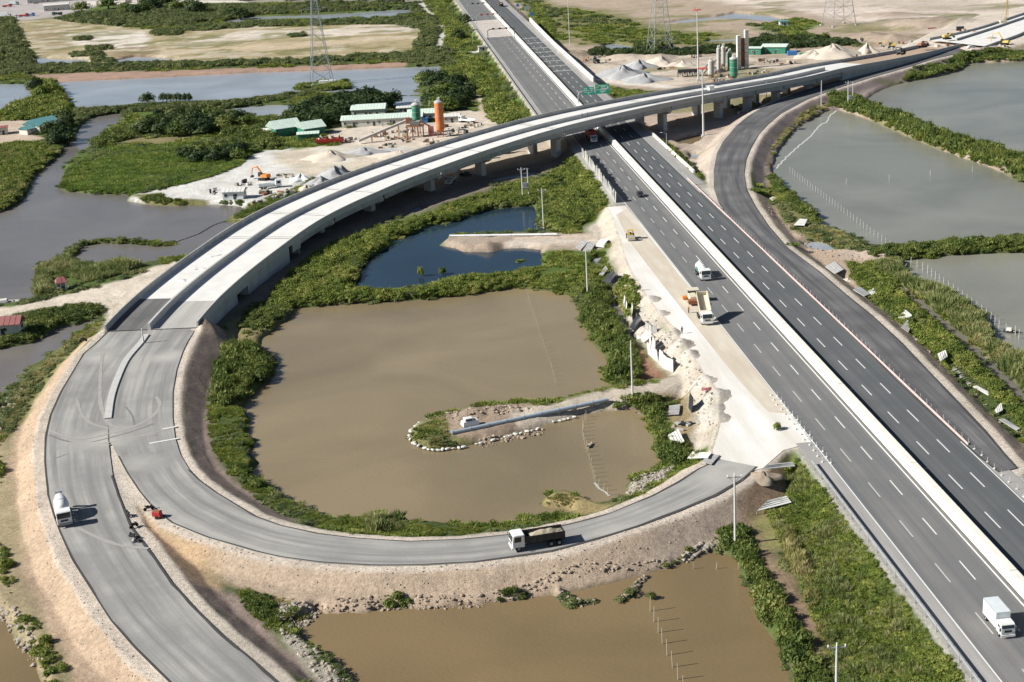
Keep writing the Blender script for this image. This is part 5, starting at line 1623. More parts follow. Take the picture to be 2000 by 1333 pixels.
for px, py in [(212, 18), (245, 22), (262, 30), (280, 28), (292, 12), (300, 20), (318, 12), (335, 10), (372, 18), (450, 30), (470, 36), (560, 2), (580, 0), (610, 4), (640, 6), (660, 0), (700, 2), (740, 4), (770, 0), (790, 6), (500, 0), (470, 2), (160, 24), (345, 22), (385, 28)]:
    tree(rnd.choice([0, 1, 2]), px, py, rnd.uniform(6, 8.5), 'dark tree beside the far road at the upper left', G4, .8)
for px, py in [(98, 262), (110, 270), (118, 258), (125, 272), (108, 282), (130, 248), (122, 240), (132, 282)]:
    tree(0, px, py, rnd.uniform(3.6, 4.8), 'dark tree behind the teal roofed house', 'trees behind the teal roofed house', .9)
for px, py, r_, k_, lb in [(70, 178, 5, 0, 'dark tree at the left end of the canal dyke'), (85, 190, 4, 3, 'light green tree on the canal dyke left of the path'), (102, 184, 4.2, 3, 'yellow green tree on the canal dyke near the water'),
                           (288, 203, 3.6, 0, 'leftmost tree standing on the narrow dyke below the canal'), (1010, 88, 0, 0, ''), (983, 90, 0, 0, ''),
                           (895, 78, 4.6, 0, 'dark tree between the far side road and the motorway'), (908, 46, 4.5, 0, 'dark tree beside the far motorway shoulder rail')]:
    if r_:
        tree(k_, px, py, r_, lb, None)
for px in (318, 326, 334, 345, 352, 362, 370):
    tree(0, px, 199, 1.9, 'small upright tree on the narrow dyke below the canal', 'small trees in a row on the narrow dyke', 1.5)
tree(3, 822, 540, .9, 'thin leafy sapling standing in the blue pond, left one', None, 2.0)
tree(1, 864, 537, 1.15, 'round leafy shrub standing in the blue pond, middle one', None, 1.2)
tree(1, 1272, 1170, .7, 'small bush growing out of the ochre pond at the head of the stake row', None, 1.1)
tree(1, 1518, 840, .8, 'lone small round bush on the white dust beside the motorway', None, 1.2)
for px, py, r_ in [(1268, 100, 4.2), (1285, 102, 4.5), (1302, 98, 4), (1545, 84, 3.4), (1595, 84, 3.4), (1610, 82, 3.6)]:
    tree(1, px, py, r_, 'rounded tree in the hedge behind the gravel yard', 'trees in the hedge behind the gravel yard', .9)
print('tufts', tot)

# ------------------------------------------------------------------ materials for things
M_white = mat('white paint', (.74, .74, .71), .4, .09, 1.2, spec=.5)
M_cream = mat('cream paint', (.66, .60, .46), .5, .06, 2)
M_glass = mat('dark glass', (.02, .028, .032), .08, .05, 3, spec=.8)
M_black = mat('black tipper body', (.035, .035, .037), .5, .25, 1.2)
M_red = mat('red paint', (.42, .045, .035), .5, .12, 1)
M_rust = mat('rusty steel', (.30, .13, .07), .8, .25, 1)
M_orange = mat('orange paint', (.72, .24, .05), .5, .12, .8)
M_yellow = mat('yellow paint', (.62, .44, .12), .5, .1, 1)
M_green = mat('green paint', (.05, .22, .14), .5, .1, 1)
M_teal = mat('teal roof', (.14, .32, .33), .5, .1, .5)
M_mint = mat('pale green roof', (.60, .70, .61), .6, .12, .35)
M_blue = mat('blue paint', (.06, .22, .50), .5, .1, 1)
M_plaster = mat('stained plaster', (.55, .54, .49), .9, .22, .5)
M_brickred = mat('red roof sheet', (.30, .12, .11), .7, .18, .6)
M_grey = mat('grey paint', (.30, .31, .31), .6, .12, 1)
M_tank = mat('tank white', (.66, .70, .70), .35, .08, 1, spec=.5)
M_silogrey = mat('silo grey', (.46, .44, .40), .7, .22, .5)
M_load = mat('gravel load', (.38, .33, .24), .95, .25, 2, .4)
M_gravel = mat('grey gravel', (.37, .37, .365), .95, .14, .7, .3)
M_sandp = mat('pale sand', (.56, .49, .40), .95, .12, .5, .3)
M_slab = mat('pale sheet', (.66, .65, .60), .7, .1, .7)
M_slabgrey = mat('weathered sheet', (.40, .39, .37), .8, .18, .6)
M_pipe = mat('blue grey pipe', (.36, .42, .48), .5, .06, .4)
M_pipew = mat('white pipe', (.74, .76, .77), .5, .05, .4)
M_pole = mat('pole concrete', (.58, .57, .54), .8, .08, .5)
M_stake = mat('weathered wood', (.42, .37, .28), .9, .2, 2)
M_lamp = mat('lamp red', (.60, .12, .08), .5, .05, 1)
M_tarp = mat('black tarpaulin', (.03, .033, .037), .5, .25, .8)
M_skin = mat('skin', (.36, .22, .15), .7, .05, 5)
M_cloth1 = mat('dark clothes', (.05, .055, .07), .9, .1, 3)
M_cloth2 = mat('red work shirt', (.55, .13, .06), .9, .1, 3)
M_signg = mat('sign green', (.015, .40, .23), .5, .04, 1)
M_rock = mat('rubble', (.33, .265, .20), .95, .3, 1.2, .5)


def wheel(parent, x, y, r=.52, w=.34):
    t = MB().lathe([(r * .72, -w / 2), (r * .96, -w / 2), (r, -w / 2 + .05), (r, w / 2 - .05), (r * .96, w / 2), (r * .72, w / 2)], axis='Y', n=14).build('tyre', M_rubber, parent, (x, y, r))
    MB().lathe([(r * .2, -w / 2 - .03), (r * .62, -w / 2 + .02), (r * .62, w / 2 - .02), (r * .2, w / 2 + .03)], axis='Y', n=10).build('rim', M_grey, t)
    return t


def truck(name, label, cat, loc, rz, kind, cabm=None, L=8.2, group=None):
    """cab-over lorry, x forward, centred on its footprint"""
    cabm = cabm or M_white
    t = thing(name, label, cat, loc, rz, group)
    f = L / 2
    small = L < 6.5
    w, ch, cl = (2.0, 2.05, 1.6) if small else (2.5, 2.75, 2.0)
    fl = .55 if small else .75
    cab = MB().prism([(f - cl, fl), (f, fl), (f + .02, fl + .9), (f - .16, ch), (f - .45, ch + .12), (f - cl, ch + .12)], -w / 2, w / 2).build('cab', cabm, t, bevel=.07)
    MB().add([(f + .045, -w * .43, fl + .98), (f + .045, w * .43, fl + .98), (f - .115, w * .43, ch - .1), (f - .115, -w * .43, ch - .1)], [(0, 1, 2, 3)]).build('windscreen', M_glass, cab)
    for s in (-1, 1):
        MB().add([(f - .3, s * (w / 2 + .012), fl + .95), (f - cl + .55, s * (w / 2 + .012), fl + .95), (f - cl + .55, s * (w / 2 + .012), ch - .2), (f - .42, s * (w / 2 + .012), ch - .2)], [(0, 1, 2, 3)]).build('side_window', M_glass, cab)
        MB().box((f + .03, s * w * .38, fl + .25), (.06, .3, .18)).build('headlight', M_steel, cab)
        MB().box((f + .12, s * (w / 2 + .16), ch - .55), (.08, .22, .5)).build('mirror', M_dark, cab)
    MB().box((f + .05, 0, fl + .55), (.05, w * .5, .32)).build('grille', M_dark, cab)
    MB().box((f + .06, 0, fl - .1), (.16, w * .98, .3)).build('bumper', cabm if kind != 'mixer' else M_grey, cab)
    MB().box((-.3, .38, .72 if not small else .55), (L - .6, .12, .25)).box((-.3, -.38, .72 if not small else .55), (L - .6, .12, .25)).box((-.3, 0, .7), (L * .5, .8, .2)).build('chassis', M_dark, t)
    b0, b1 = -f, f - cl - .25
    if kind == 'tipper' or kind == 'tipping':
        parent = t
        prof = [(-.75, .0), (.75, .0), (1.2, .35), (1.25, 1.45), (1.12, 1.45), (1.07, .45), (-1.07, .45), (-1.12, 1.45), (-1.25, 1.45), (-1.2, .35)]
        q = MB()
        n = len(prof)
        vs = [(b0, y, z) for y, z in prof] + [(b1, y, z) for y, z in prof]
        q.add(vs, [(i, (i + 1) % n, (i + 1) % n + n, i + n) for i in range(n)])
        q.box((b1 - .06, 0, .85), (.14, 2.45, 1.5)).box((b0 + .04, 0, .75), (.12, 2.4, 1.2))
        for k in range(5):
            xx_ = b0 + .5 + k * (b1 - b0 - 1) / 4
            q.box((xx_, 1.27, .85), (.12, .1, 1.1)).box((xx_, -1.27, .85), (.12, .1, 1.1))
        q.box(((b0 + b1) / 2, 1.27, 1.45), (b1 - b0, .12, .12)).box(((b0 + b1) / 2, -1.27, 1.45), (b1 - b0, .12, .12))
        q.box((b1 + .5, 0, 1.55), (1.1, 2.3, .08))
        body = q.build('tipper_body', M_black if kind == 'tipper' else M_cream, t, (0, 0, .95))
        if kind == 'tipping':
            body.rotation_euler.y = math.radians(33)
            body.location = (-.6, 0, 2.6)
            MB().cyl((b1 - 1.4, 0, 1.0), (b1 - 1.9, 0, 3.2), .12, .1, 8).build('lift_ram', M_steel, t)
        else:
            R = random.Random(5)
            nx, ny = 14, 7
            Vv = [(b0 + .2 + (b1 - b0 - .9) * i / (nx - 1), -1.05 + 2.1 * j / (ny - 1), 1.0 + .75 * (1 - abs(2 * j / (ny - 1) - 1) ** 1.6) * min(1, 2.6 * min(i, nx - 1 - i) / (nx - 1) + .15) + R.uniform(-.05, .05)) for i in range(nx) for j in range(ny)]
            MB().add(Vv, [(i * ny + j, (i + 1) * ny + j, (i + 1) * ny + j + 1, i * ny + j + 1) for i in range(nx - 1) for j in range(ny - 1)]).build('gravel_load', M_load, t, (0, 0, .95))
            for k in (0, 1, 2, 3):   # faint white lettering strip on the body side
                MB().box((.6 + k * .34, 1.21, 1.85), (.2, .02, .14)).build('lettering', M_white, body, (0, 0, -.95))
                MB().box((.6 + k * .34, -1.31, 1.85), (.2, .02, .14)).build('lettering', M_white, body, (0, 0, -.95))
    elif kind == 'mixer':
        q = MB().lathe([(.35, -3.3), (.75, -3.1), (1.18, -1.6), (1.28, -.4), (1.1, .8), (.6, 1.35), (.3, 1.4)], axis='X', n=18)
        d = q.build('drum', M_white, t, (.1, 0, 2.25), smooth=True)
        d.rotation_euler.y = math.radians(12)
        MB().lathe([(1.30, -.55), (1.30, -.35)], axis='X', n=18).build('drum_ring', M_steel, d)
        MB().box((-f + .35, 0, 3.35), (.7, .9, .5), taper=(1.4, 1.5)).build('hopper', M_grey, t)
        MB().box((-f - .1, 0, 2.2), (.5, .5, 1.6), tilt=('Y', .4)).build('chute', M_grey, t)
        MB().box((b1 - .3, 0, 1.4), (.4, 1.4, 1.2)).box((-f + .9, 0, 1.6), (.3, 1.6, 1.6)).build('drum_support', M_cream, t)
        for s in (-1, 1):
            MB().box((-1, s * 1.2, 1.1), (4.5, .12, .12)).build('side_rail', M_cream, t)
    elif kind == 'tanker':
        d = MB().lathe([(.5, b0 + .1), (1.0, b0 + .3), (1.1, b0 + .7), (1.1, b1 - .6), (1.0, b1 - .2), (.5, b1)], axis='X', n=18).build('tank', M_tank, t, (0, 0, 2.0), smooth=True)
        for s in (-1, 1):
            MB().box((-1.1, s * 1.105, -.1), (2.6, .04, .8)).build('green_panel', M_green, d)
        for k in range(4):
            MB().cyl((-3.2 + k * 1.25, 0, 1.05), (-3.2 + k * 1.25, 0, 1.4), .34, .3, 10).build('hatch', M_white, d)
        MB().box((-1.4, 0, 1.25), (4.6, .5, .05)).build('catwalk', M_steel, d)
    elif kind == 'box':
        q = MB().box(((b0 + b1) / 2 + .1, 0, 1.95 if small else 2.4), (b1 - b0 + .1, w + .05, 2.3 if small else 2.8)).build('cargo_box', M_tank, t, bevel=.04)
        for s in (-1, 1):
            for z in (.85, 3.05):
                MB().box(((b0 + b1) / 2 + .1, s * (w / 2 + .04), z), (b1 - b0, .05, .1)).build('edge_trim', M_steel, q)
            for k in range(3):
                MB().box((b0 + .9 + k * 1.1, s * (w / 2 + .035), 1.95), (.06, .03, 2.1)).build('panel_rib', M_white, q)
    elif kind == 'semi':
        q = MB().box((-L * .55, 0, 2.5), (L * 1.25, 2.5, 2.7)).build('container', M_red, t, bevel=.05)
        for k in range(12):
            for s in (-1, 1):
                MB().box((-L * 1.12 + k * .85, s * 1.27, 2.5), (.25, .05, 2.5)).build('container_rib', M_red, q)
    elif kind == 'flat':
        MB().box(((b0 + b1) / 2, 0, 1.1), (b1 - b0, w, .16)).box(((b0 + b1) / 2, w / 2, 1.45), (b1 - b0, .08, .55)).box(((b0 + b1) / 2, -w / 2, 1.45), (b1 - b0, .08, .55)).build('cargo_bed', cabm, t)
    r = .38 if small else .52
    wx = [f - (1.0 if not small else .8)] + ([-f + 1.0, -f + 2.3] if not small else [-f + .9])
    if kind == 'semi':
        wx += [-L * 1.0, -L * 1.0 - 1.3]
    for x in wx:
        for s in (-1, 1):
            wheel(t, x, s * (w / 2 - .2), r)
    return t


def heading(p0, p1, z=4.0):
    a, b = at(*p0, z), at(*p1, z)
    return math.atan2(b[1] - a[1], b[0] - a[0])


south = math.atan2(-HD[1], -HD[0])
truck('dump_truck', 'loaded black tipper lorry with white cab driving on the loop ramp', 'truck', atf(1050, 1066, lambda x, y: zr1(x, y) + .02), heading((1150, 1048), (1000, 1072)), 'tipper', L=8.6)
truck('mixer_truck', 'white concrete mixer lorry on the lower left ramp', 'truck', atf(124, 1012, lambda x, y: zr1(x, y) + .02), heading((112, 960), (128, 1028), 3.3), 'mixer', L=8.6)
truck('box_truck', 'small white box lorry on the left carriageway at the bottom right', 'truck', at(1950, 1226, 4.0), south, 'box', L=6.0)
truck('tanker_truck', 'white tanker lorry with green side panel on the left carriageway', 'truck', at(1372, 541, 4.0), south, 'tanker', L=8.4)
truck('dump_truck', 'cream tipper lorry with raised body feeding the paver beside the motorway', 'truck', at(1376, 626, 4.0), south - .05, 'tipping', L=8.2)
truck('semi_truck', 'red container lorry with white cab in the shade under the viaduct', 'truck', at(1157, 276, 4.0), south, 'semi', L=9)
truck('dump_truck', 'small red brown lorry far off on the right carriageway', 'truck', at(979, 13, 4.0), south + math.pi, 'tipper', cabm=M_rust, L=8)
truck('dump_truck', 'grey tipper lorry with white cab parked beside the orange excavator', 'truck', on(528, 368), heading((500, 372), (556, 366), 1), 'flat', cabm=M_tank, L=8)
truck('mixer_truck', 'white lorry with wooden sided bed parked at the right of the silo yard', 'truck', on(912, 240), heading((935, 243), (895, 238), 1), 'flat', L=8)
truck('dump_truck', 'dark lorry in the shade below the viaduct beside a pier', 'truck', on(880, 358), heading((890, 345), (875, 362), 1), 'flat', cabm=M_tank, L=7)
for px, py, cm, k_, lb in [(14, 14, M_red, 'flat', 'red lorry at the left end of the far truck park'), (28, 10, M_teal, 'box', 'pale green lorry beside the red one in the far truck park'), (12, 34, M_white, 'box', 'white lorry in the front row of the far truck park, far left'), (24, 36, M_white, 'flat', 'second white lorry in the front row of the far truck park'),
                          (46, 33, M_red, 'flat', 'red lorry in the front row of the far truck park'), (58, 32, M_blue, 'flat', 'dark blue lorry in the front row of the far truck park'), (112, 30, M_green, 'tipper', 'green lorry at the right end of the far truck park')]:
    truck('parked_truck', lb, 'truck', on(px, py), heading((px - 10, py + 1), (px + 10, py), 1) + (math.pi if px > 80 else 0), k_, cabm=cm, L=9, group='lorries parked in the far truck park')


def car(label, loc, rz, m):
    t = thing('parked_car' if 'parked' in label else 'car', label, 'car', loc, rz)
    b = MB().prism([(-2.15, .35), (2.15, .35), (2.2, .75), (1.1, .92), (.5, 1.42), (-1.2, 1.45), (-1.9, .98), (-2.2, .9)], -.86, .86).build('body', m, t, bevel=.06)
    MB().add([(1.08, -.72, .96), (1.08, .72, .96), (.56, .66, 1.38), (.56, -.66, 1.38)], [(0, 1, 2, 3)]).build('windscreen', M_glass, b, (.03, 0, .02))
    for s in (-1, 1):
        MB().box((-.35, s * .865, 1.14), (1.7, .02, .34)).build('side_window', M_glass, b)
        MB().box((2.2, s * .6, .7), (.04, .3, .12)).build('headlight', M_steel, b)
    for x in (-1.35, 1.35):
        for s in (-1, 1):
            wheel(t, x, s * .78, .33, .22)
    return t


car('black car driving on the left carriageway below the viaduct', at(1250, 384, 4), south, M_black)
car('white car parked on the pale apron near the far bridge', on(1896, 95), .3, M_white)
car('grey car parked far away in the truck park', on(70, 8), .1, M_grey)

# ------------------------------------------------------------------ construction machines
def roller(label, loc, rz, m=None, m2=None):
    m = m or M_yellow
    t = thing('road_roller', label, 'roller', loc, rz)
    b = MB().box((-1.2, 0, 1.15), (2.4, 1.7, .8), taper=(.9, .9)).box((1.6, 0, 1.0), (1.9, 1.9, .25)).box((.3, 0, .95), (.9, .9, .5)).build('body', m, t, bevel=.06)
    MB().lathe([(.1, -1.05), (.78, -1.05), (.78, 1.05), (.1, 1.05)], axis='Y', n=18).build('drum', m2 or M_steel, t, (1.6, 0, .78))
    c = MB()
    for x in (-.75, .35):
        for s in (-.7, .7):
            c.cyl((x, s, 1.3), (x, s, 2.6), .05, .05, 6)
    c.build('cab_post', M_dark, t)
    MB().box((-.2, 0, 2.66), (1.6, 1.7, .12)).build('roof', m, t)
    MB().box((-.3, 0, 1.75), (.5, .5, .5)).build('seat', M_dark, t)
    for s in (-1, 1):
        wheel(t, -1.5, s * .9, .72, .45)
    return t


roller('yellow road roller working on the cream fill strip', at(1232, 468, 3.98), heading((1228, 455), (1236, 475)))
roller('orange road roller on the fresh ramp beside the retaining wall', at(1693, 143, 4.02), heading((1680, 146), (1700, 141)), M_orange)
roller('small yellow green roller at the shaded wall foot on the far ramp', at(1668, 146, 4.02), heading((1660, 148), (1680, 144)), M_yellow)


def paver(label, loc, rz):
    t = thing('paver', label, 'paving machine', loc, rz)
    MB().box((0, 0, 1.2), (3.6, 2.4, 1.3), taper=(.92, .92)).build('body', M_cream, t, bevel=.06)
    MB().box((2.6, 0, .9), (1.7, 3.4, .9), taper=(1.1, 1.1)).build('hopper', M_rust, t)
    MB().box((-2.4, 0, .5), (1.0, 4.6, .7)).build('screed', M_orange, t)
    MB().box((-.4, 0, 3.1), (2.6, 2.5, .14)).build('canopy', M_cream, t)
    c = MB()
    for x in (-1.5, .7):
        for s in (-1.05, 1.05):
            c.cyl((x, s, 1.8), (x, s, 3.1), .06, .06, 6)
    c.build('canopy_post', M_dark, t)
    for s in (-1, 1):
        MB().box((0, s * 1.1, .4), (3.8, .4, .8), taper=(.8, 1)).build('track', M_rubber, t, bevel=.08)
    MB().box((-1.9, 0, 2.1), (.3, 2.2, .7)).build('control_panel', M_dark, t)
    return t


paver('cream and orange road paver behind the tipping lorry', at(1355, 590, 3.98), south - .05)


def excavator(label, loc, rz, m, arm=1.0, group=None):
    t = thing('excavator', label, 'excavator', loc, rz)
    for s in (-1, 1):
        MB().box((0, s * 1.15, .45), (4.0, .6, .9), taper=(.8, 1)).build('track', M_rubber, t, bevel=.1)
    b = MB().box((-.8, 0, 1.7), (3.2, 2.6, 1.1), taper=(.93, .93)).build('body', m, t, bevel=.08)
    MB().box((1.0, .75, 2.2), (1.5, 1.0, 1.6), taper=(.85, .9)).build('cab', M_glass, b, bevel=.05)
    a = MB()
    p = [(.6, -.2, 1.9), (3.0 * arm, -.2, 5.0 * arm), (5.4 * arm, -.2, 4.4 * arm)]
    a.cyl(p[0], p[1], .35, .28, 6).cyl(p[1], p[2], .28, .2, 6)
    a.build('boom', m, t)
    MB().cyl(p[2], (6.2 * arm, -.2, 1.4), .2, .15, 6).build('stick', m, t)
    MB().box((6.0 * arm, -.2, 1.0), (.9, 1.1, .8), tilt=('Y', .4)).build('bucket', M_dark, t)
    return t


excavator('orange excavator standing on the white spoil behind the parked lorry', on(516, 352), 2.6, M_orange, .95)
excavator('yellow excavator digging at the foot of the far bridge', on(1962, 88), 2.4, M_yellow, 1.2)
excavator('dark excavator on the ground under the viaduct', on(985, 300), .6, M_rust, .7)
excavator('excavator on the brown fill between the far approach walls', at(1802, 93, 5.9), .5, M_rust, .55)
excavator('small machine working on the deck fill near the far wall', at(1760, 107, 7.6), .8, M_dark, .5)
excavator('yellow machine on the white apron of the unfinished viaduct', at(1850, 77, 6.3), .2, M_yellow, .6)
excavator('dark excavator beside the sand behind the first approach wall', on(1742, 94), 3.0, M_yellow, .7)
excavator('dark machine at the left of the gravel heaps', on(1165, 124), 1.8, M_dark, .8)


def crane(label, loc, rz, h):
    t = thing('crawler_crane', label, 'crane', loc, rz)
    MB().box((0, 1.4, .5), (5, .8, 1)).box((0, -1.4, .5), (5, .8, 1)).build('track', M_rubber, t)
    MB().box((-.8, 0, 2), (4, 2.8, 1.8)).build('body', M_cream, t)
    a, b = Vector((1, 0, 1.6)), Vector((h * .12, 0, h))
    q = MB()
    n = 14
    for s in ((-.55, -.55), (.55, -.55), (-.55, .55), (.55, .55)):
        q.cyl(a + Vector((s[0], s[1], 0)), b + Vector((s[0] * .3, s[1] * .3, 0)), .09, .06, 4)
    for k in range(n):
        p0, p1 = a.lerp(b, k / n), a.lerp(b, (k + 1) / n)
        w0 = .55 * (1 - .7 * k / n)
        for s in (-1, 1):
            q.cyl(p0 + Vector((-w0, s * w0, 0)), p1 + Vector((w0, s * w0, 0)), .05, .05, 4)
    q.build('lattice_boom', M_yellow, t)
    MB().cyl(b, (h * .12 + 1.2, 0, 3), .04, .04, 4).cyl(b, (-2, 0, 3), .04, .04, 4).build('cable', M_dark, t)
    return t


crane('tall lattice crane standing behind the far unfinished bridge', on(1960, 50), .2, 15)

# ------------------------------------------------------------------ motorbikes, generator and people in the gap between the ramps
def motorbike(label, loc, rz):
    t = thing('motorbike', label, 'motorbike', loc, rz)
    for x in (-.65, .65):
        w = MB().lathe([(.22, -.05), (.31, -.05), (.31, .05), (.22, .05)], axis='Y', n=12).build('tyre', M_rubber, t, (x, 0, .31))
        MB().lathe([(.03, -.03), (.2, -.02), (.2, .02), (.03, .03)], axis='Y', n=10).build('rim', M_steel, w)
    MB().box((0, 0, .6), (.8, .26, .4), taper=(1.1, .8)).box((.5, 0, .75), (.25, .3, .55), tilt=('Y', -.3)).build('body', M_black, t)
    MB().box((-.3, 0, .86), (.75, .28, .12)).build('seat', M_rubber, t)
    MB().cyl((.45, -.34, 1.08), (.45, .34, 1.08), .025, .025, 6).cyl((.62, 0, .35), (.45, 0, 1.08), .04, .03, 6).build('handlebar', M_steel, t)
    return t


zz = lambda x, y: max(gr1(x, y), zr1(x, y) - .15)
motorbike('motorbike parked beside the red tank', atf(291, 997, zz), .4)
motorbike('motorbike parked at the edge of the left ramp, nearest the mixer lorry', atf(251, 1009, zz), 2.2)
motorbike('motorbike parked on the sandy gap between the two ramps', atf(262, 1031, zz), .9)
motorbike('motorbike on the dusty edge near the black heap, lowest of the four', atf(260, 1052, zz), 2.6)
motorbike('motorbike on the sand beside the upper end of the left ramp', atf(163, 668, zz), .3)
t = thing('generator', 'red boxed generator on wheels between the two ramps', 'generator', atf(308, 1012, zz), -.3)
MB().box((0, 0, .85), (1.5, 1.0, .95)).build('tank', M_red, t, bevel=.05)
MB().box((-.9, 0, .5), (.9, .08, .08)).build('drawbar', M_steel, t)
MB().box((0, 0, 1.36), (1.2, .7, .06)).build('lid', M_rust, t)
for s in (-1, 1):
    MB().lathe([(.1, -.08), (.3, -.08), (.3, .08), (.1, .08)], axis='Y', n=12).build('wheel', M_rubber, t, (.1, s * .55, .3))
t = thing('tarpaulin_heap', 'grey and black tarpaulin heap on the edge of the left ramp', 'tarpaulin', atf(268, 1060, zz), 0)


def heap(name, r, h, m, parent=None, loc=None, seed=0, n=18, sharp=1.2, ell=1.0, rough=.12):
    vs, fs = [], []
    rings = 9
    for k in range(rings + 1):
        q = k / rings
        for i in range(n):
            a = 2 * math.pi * i / n
            rr = r * q * (1 + rough * 1.3 * math.sin(3 * a + seed) + rough * math.sin(5 * a + seed * 2.1))
            z = h * max(0, (1 - q)) ** sharp * (1 + rough * math.sin(4 * a + 7 * q + seed) + rough * .6 * math.sin(9 * a - 5 * q + seed * 3)) - (.4 if k == rings else 0)
            vs.append((rr * math.cos(a), rr * math.sin(a) * ell, z))
    for k in range(rings):
        for i in range(n):
            j = (i + 1) % n
            fs.append((k * n + i, k * n + j, (k + 1) * n + j, (k + 1) * n + i))
    return MB().add(vs, fs).build(name, m, parent, loc, smooth=True)


heap('cover', .95, .75, M_tarp, t, None, 3, 12, .7, .7, .25)
heap('fold', .6, .5, M_slabgrey, t, (-.5, .4, 0), 6, 10, .6, .8, .3)


def person(label, loc, rz, shirt, h=1.7, arm=.25):
    t = thing('person', label, 'person', loc, rz)
    J = {'pel': (0, 0, .93), 'sp': (0.02, 0, 1.15), 'ch': (.02, 0, 1.36), 'ne': (.02, 0, 1.47), 'he': (.04, 0, 1.60), 'to': (.03, 0, 1.70),
         'lh': (0, .1, .88), 'lk': (.08, .12, .48), 'la': (.0, .12, .08), 'lf': (.16, .13, .03), 'rh': (0, -.1, .88), 'rk': (.02, -.12, .48), 'ra': (-.12, -.12, .08), 'rf': (.04, -.13, .03),
         'ls': (.02, .19, 1.38), 'le': (.0, .25, 1.12), 'lw': (.15, .27, .9), 'rs': (.02, -.19, 1.38), 're': (.02, -.25, 1.12), 'rw': (arm, -.25, .92)}
    R = {'pel': .13, 'sp': .12, 'ch': .145, 'ne': .055, 'he': .095, 'to': .07, 'lh': .09, 'lk': .06, 'la': .045, 'lf': .04, 'rh': .09, 'rk': .06, 'ra': .045, 'rf': .04, 'ls': .06, 'le': .042, 'lw': .035, 'rs': .06, 're': .042, 'rw': .035}
    E_ = [('pel', 'sp'), ('sp', 'ch'), ('ch', 'ne'), ('ne', 'he'), ('he', 'to'), ('pel', 'lh'), ('lh', 'lk'), ('lk', 'la'), ('la', 'lf'), ('pel', 'rh'), ('rh', 'rk'), ('rk', 'ra'), ('ra', 'rf'), ('ch', 'ls'), ('ls', 'le'), ('le', 'lw'), ('ch', 'rs'), ('rs', 're'), ('re', 'rw')]
    ks = list(J)
    me = bpy.data.meshes.new('body')
    me.from_pydata([J[k] for k in ks], [(ks.index(a), ks.index(b)) for a, b in E_], [])
    o = bpy.data.objects.new('body', me)
    COL.objects.link(o)
    o.parent = t
    sk = o.modifiers.new('skin', 'SKIN')
    for k, v in zip(ks, me.skin_vertices[0].data):
        v.radius = (R[k], R[k])
        v.use_root = k == 'pel'
    o.modifiers.new('sub', 'SUBSURF').levels = 1
    me.materials.append(M_skin)
    MB().lathe([(.16, .93), (.17, 1.05), (.17, 1.2), (.2, 1.36), (.12, 1.46)], n=10).build('shirt', shirt, t)
    for s, k in ((1, ('lh', 'lk', 'la')), (-1, ('rh', 'rk', 'ra'))):
        q = MB()
        q.cyl(J[k[0]], J[k[1]], .105, .08, 8).cyl(J[k[1]], J[k[2]], .08, .062, 8)
        q.build('trouser_leg', M_cloth1, t)
    MB().lathe([(.11, 1.64), (.105, 1.70), (.05, 1.76)], n=10).build('helmet', M_yellow if shirt is M_cloth2 else M_cloth1, t)
    return t


person('person in dark clothes walking alone down the white haul road', at(1332, 652, 3.97), -1.3, M_cloth1)
person('person in a red work shirt beside the paver', at(1366, 583, 3.98), 2.0, M_cloth2)
person('person in a red work shirt at the left side of the screed', at(1345, 612, 3.98), .6, M_cloth2, arm=.4)
person('person in dark clothes standing on the sandy slope edge at the white strip', at(1250, 568, 3.98), 1.0, M_cloth1)
person('person in dark clothes standing before the long green roofed barrack', on(748, 248), 0, M_cloth1)
person('person walking on the viaduct deck above the left carriageway', at(1148, 228, 12.8), .3, M_cloth1)
person('second person on the viaduct deck beside the first', at(1137, 230, 12.8), .3, M_cloth1)
# ------------------------------------------------------------------ sign gantry
gp = at(1130, 207, 4.0)
base = np.array(gp)
tG = thing('sign_gantry', 'green overhead direction signs on a curved grey arm before the viaduct', 'road sign', gp, -TH * 0)
px_m = 2821.3 / base[1] * .95


def loc_at(px, py, y=base[1]):
    """point standing in the vertical plane of the gantry"""
    u0, v0 = px - 1000, py - 666.5
    u, v = u0 * CR - v0 * SR, u0 * SR + v0 * CR
    d = (u, FPX * CP - v * SP, -FPX * SP - v * CP)
    k = y / d[1]
    return Vector((d[0] * k, d[1] * k, ZC + d[2] * k))


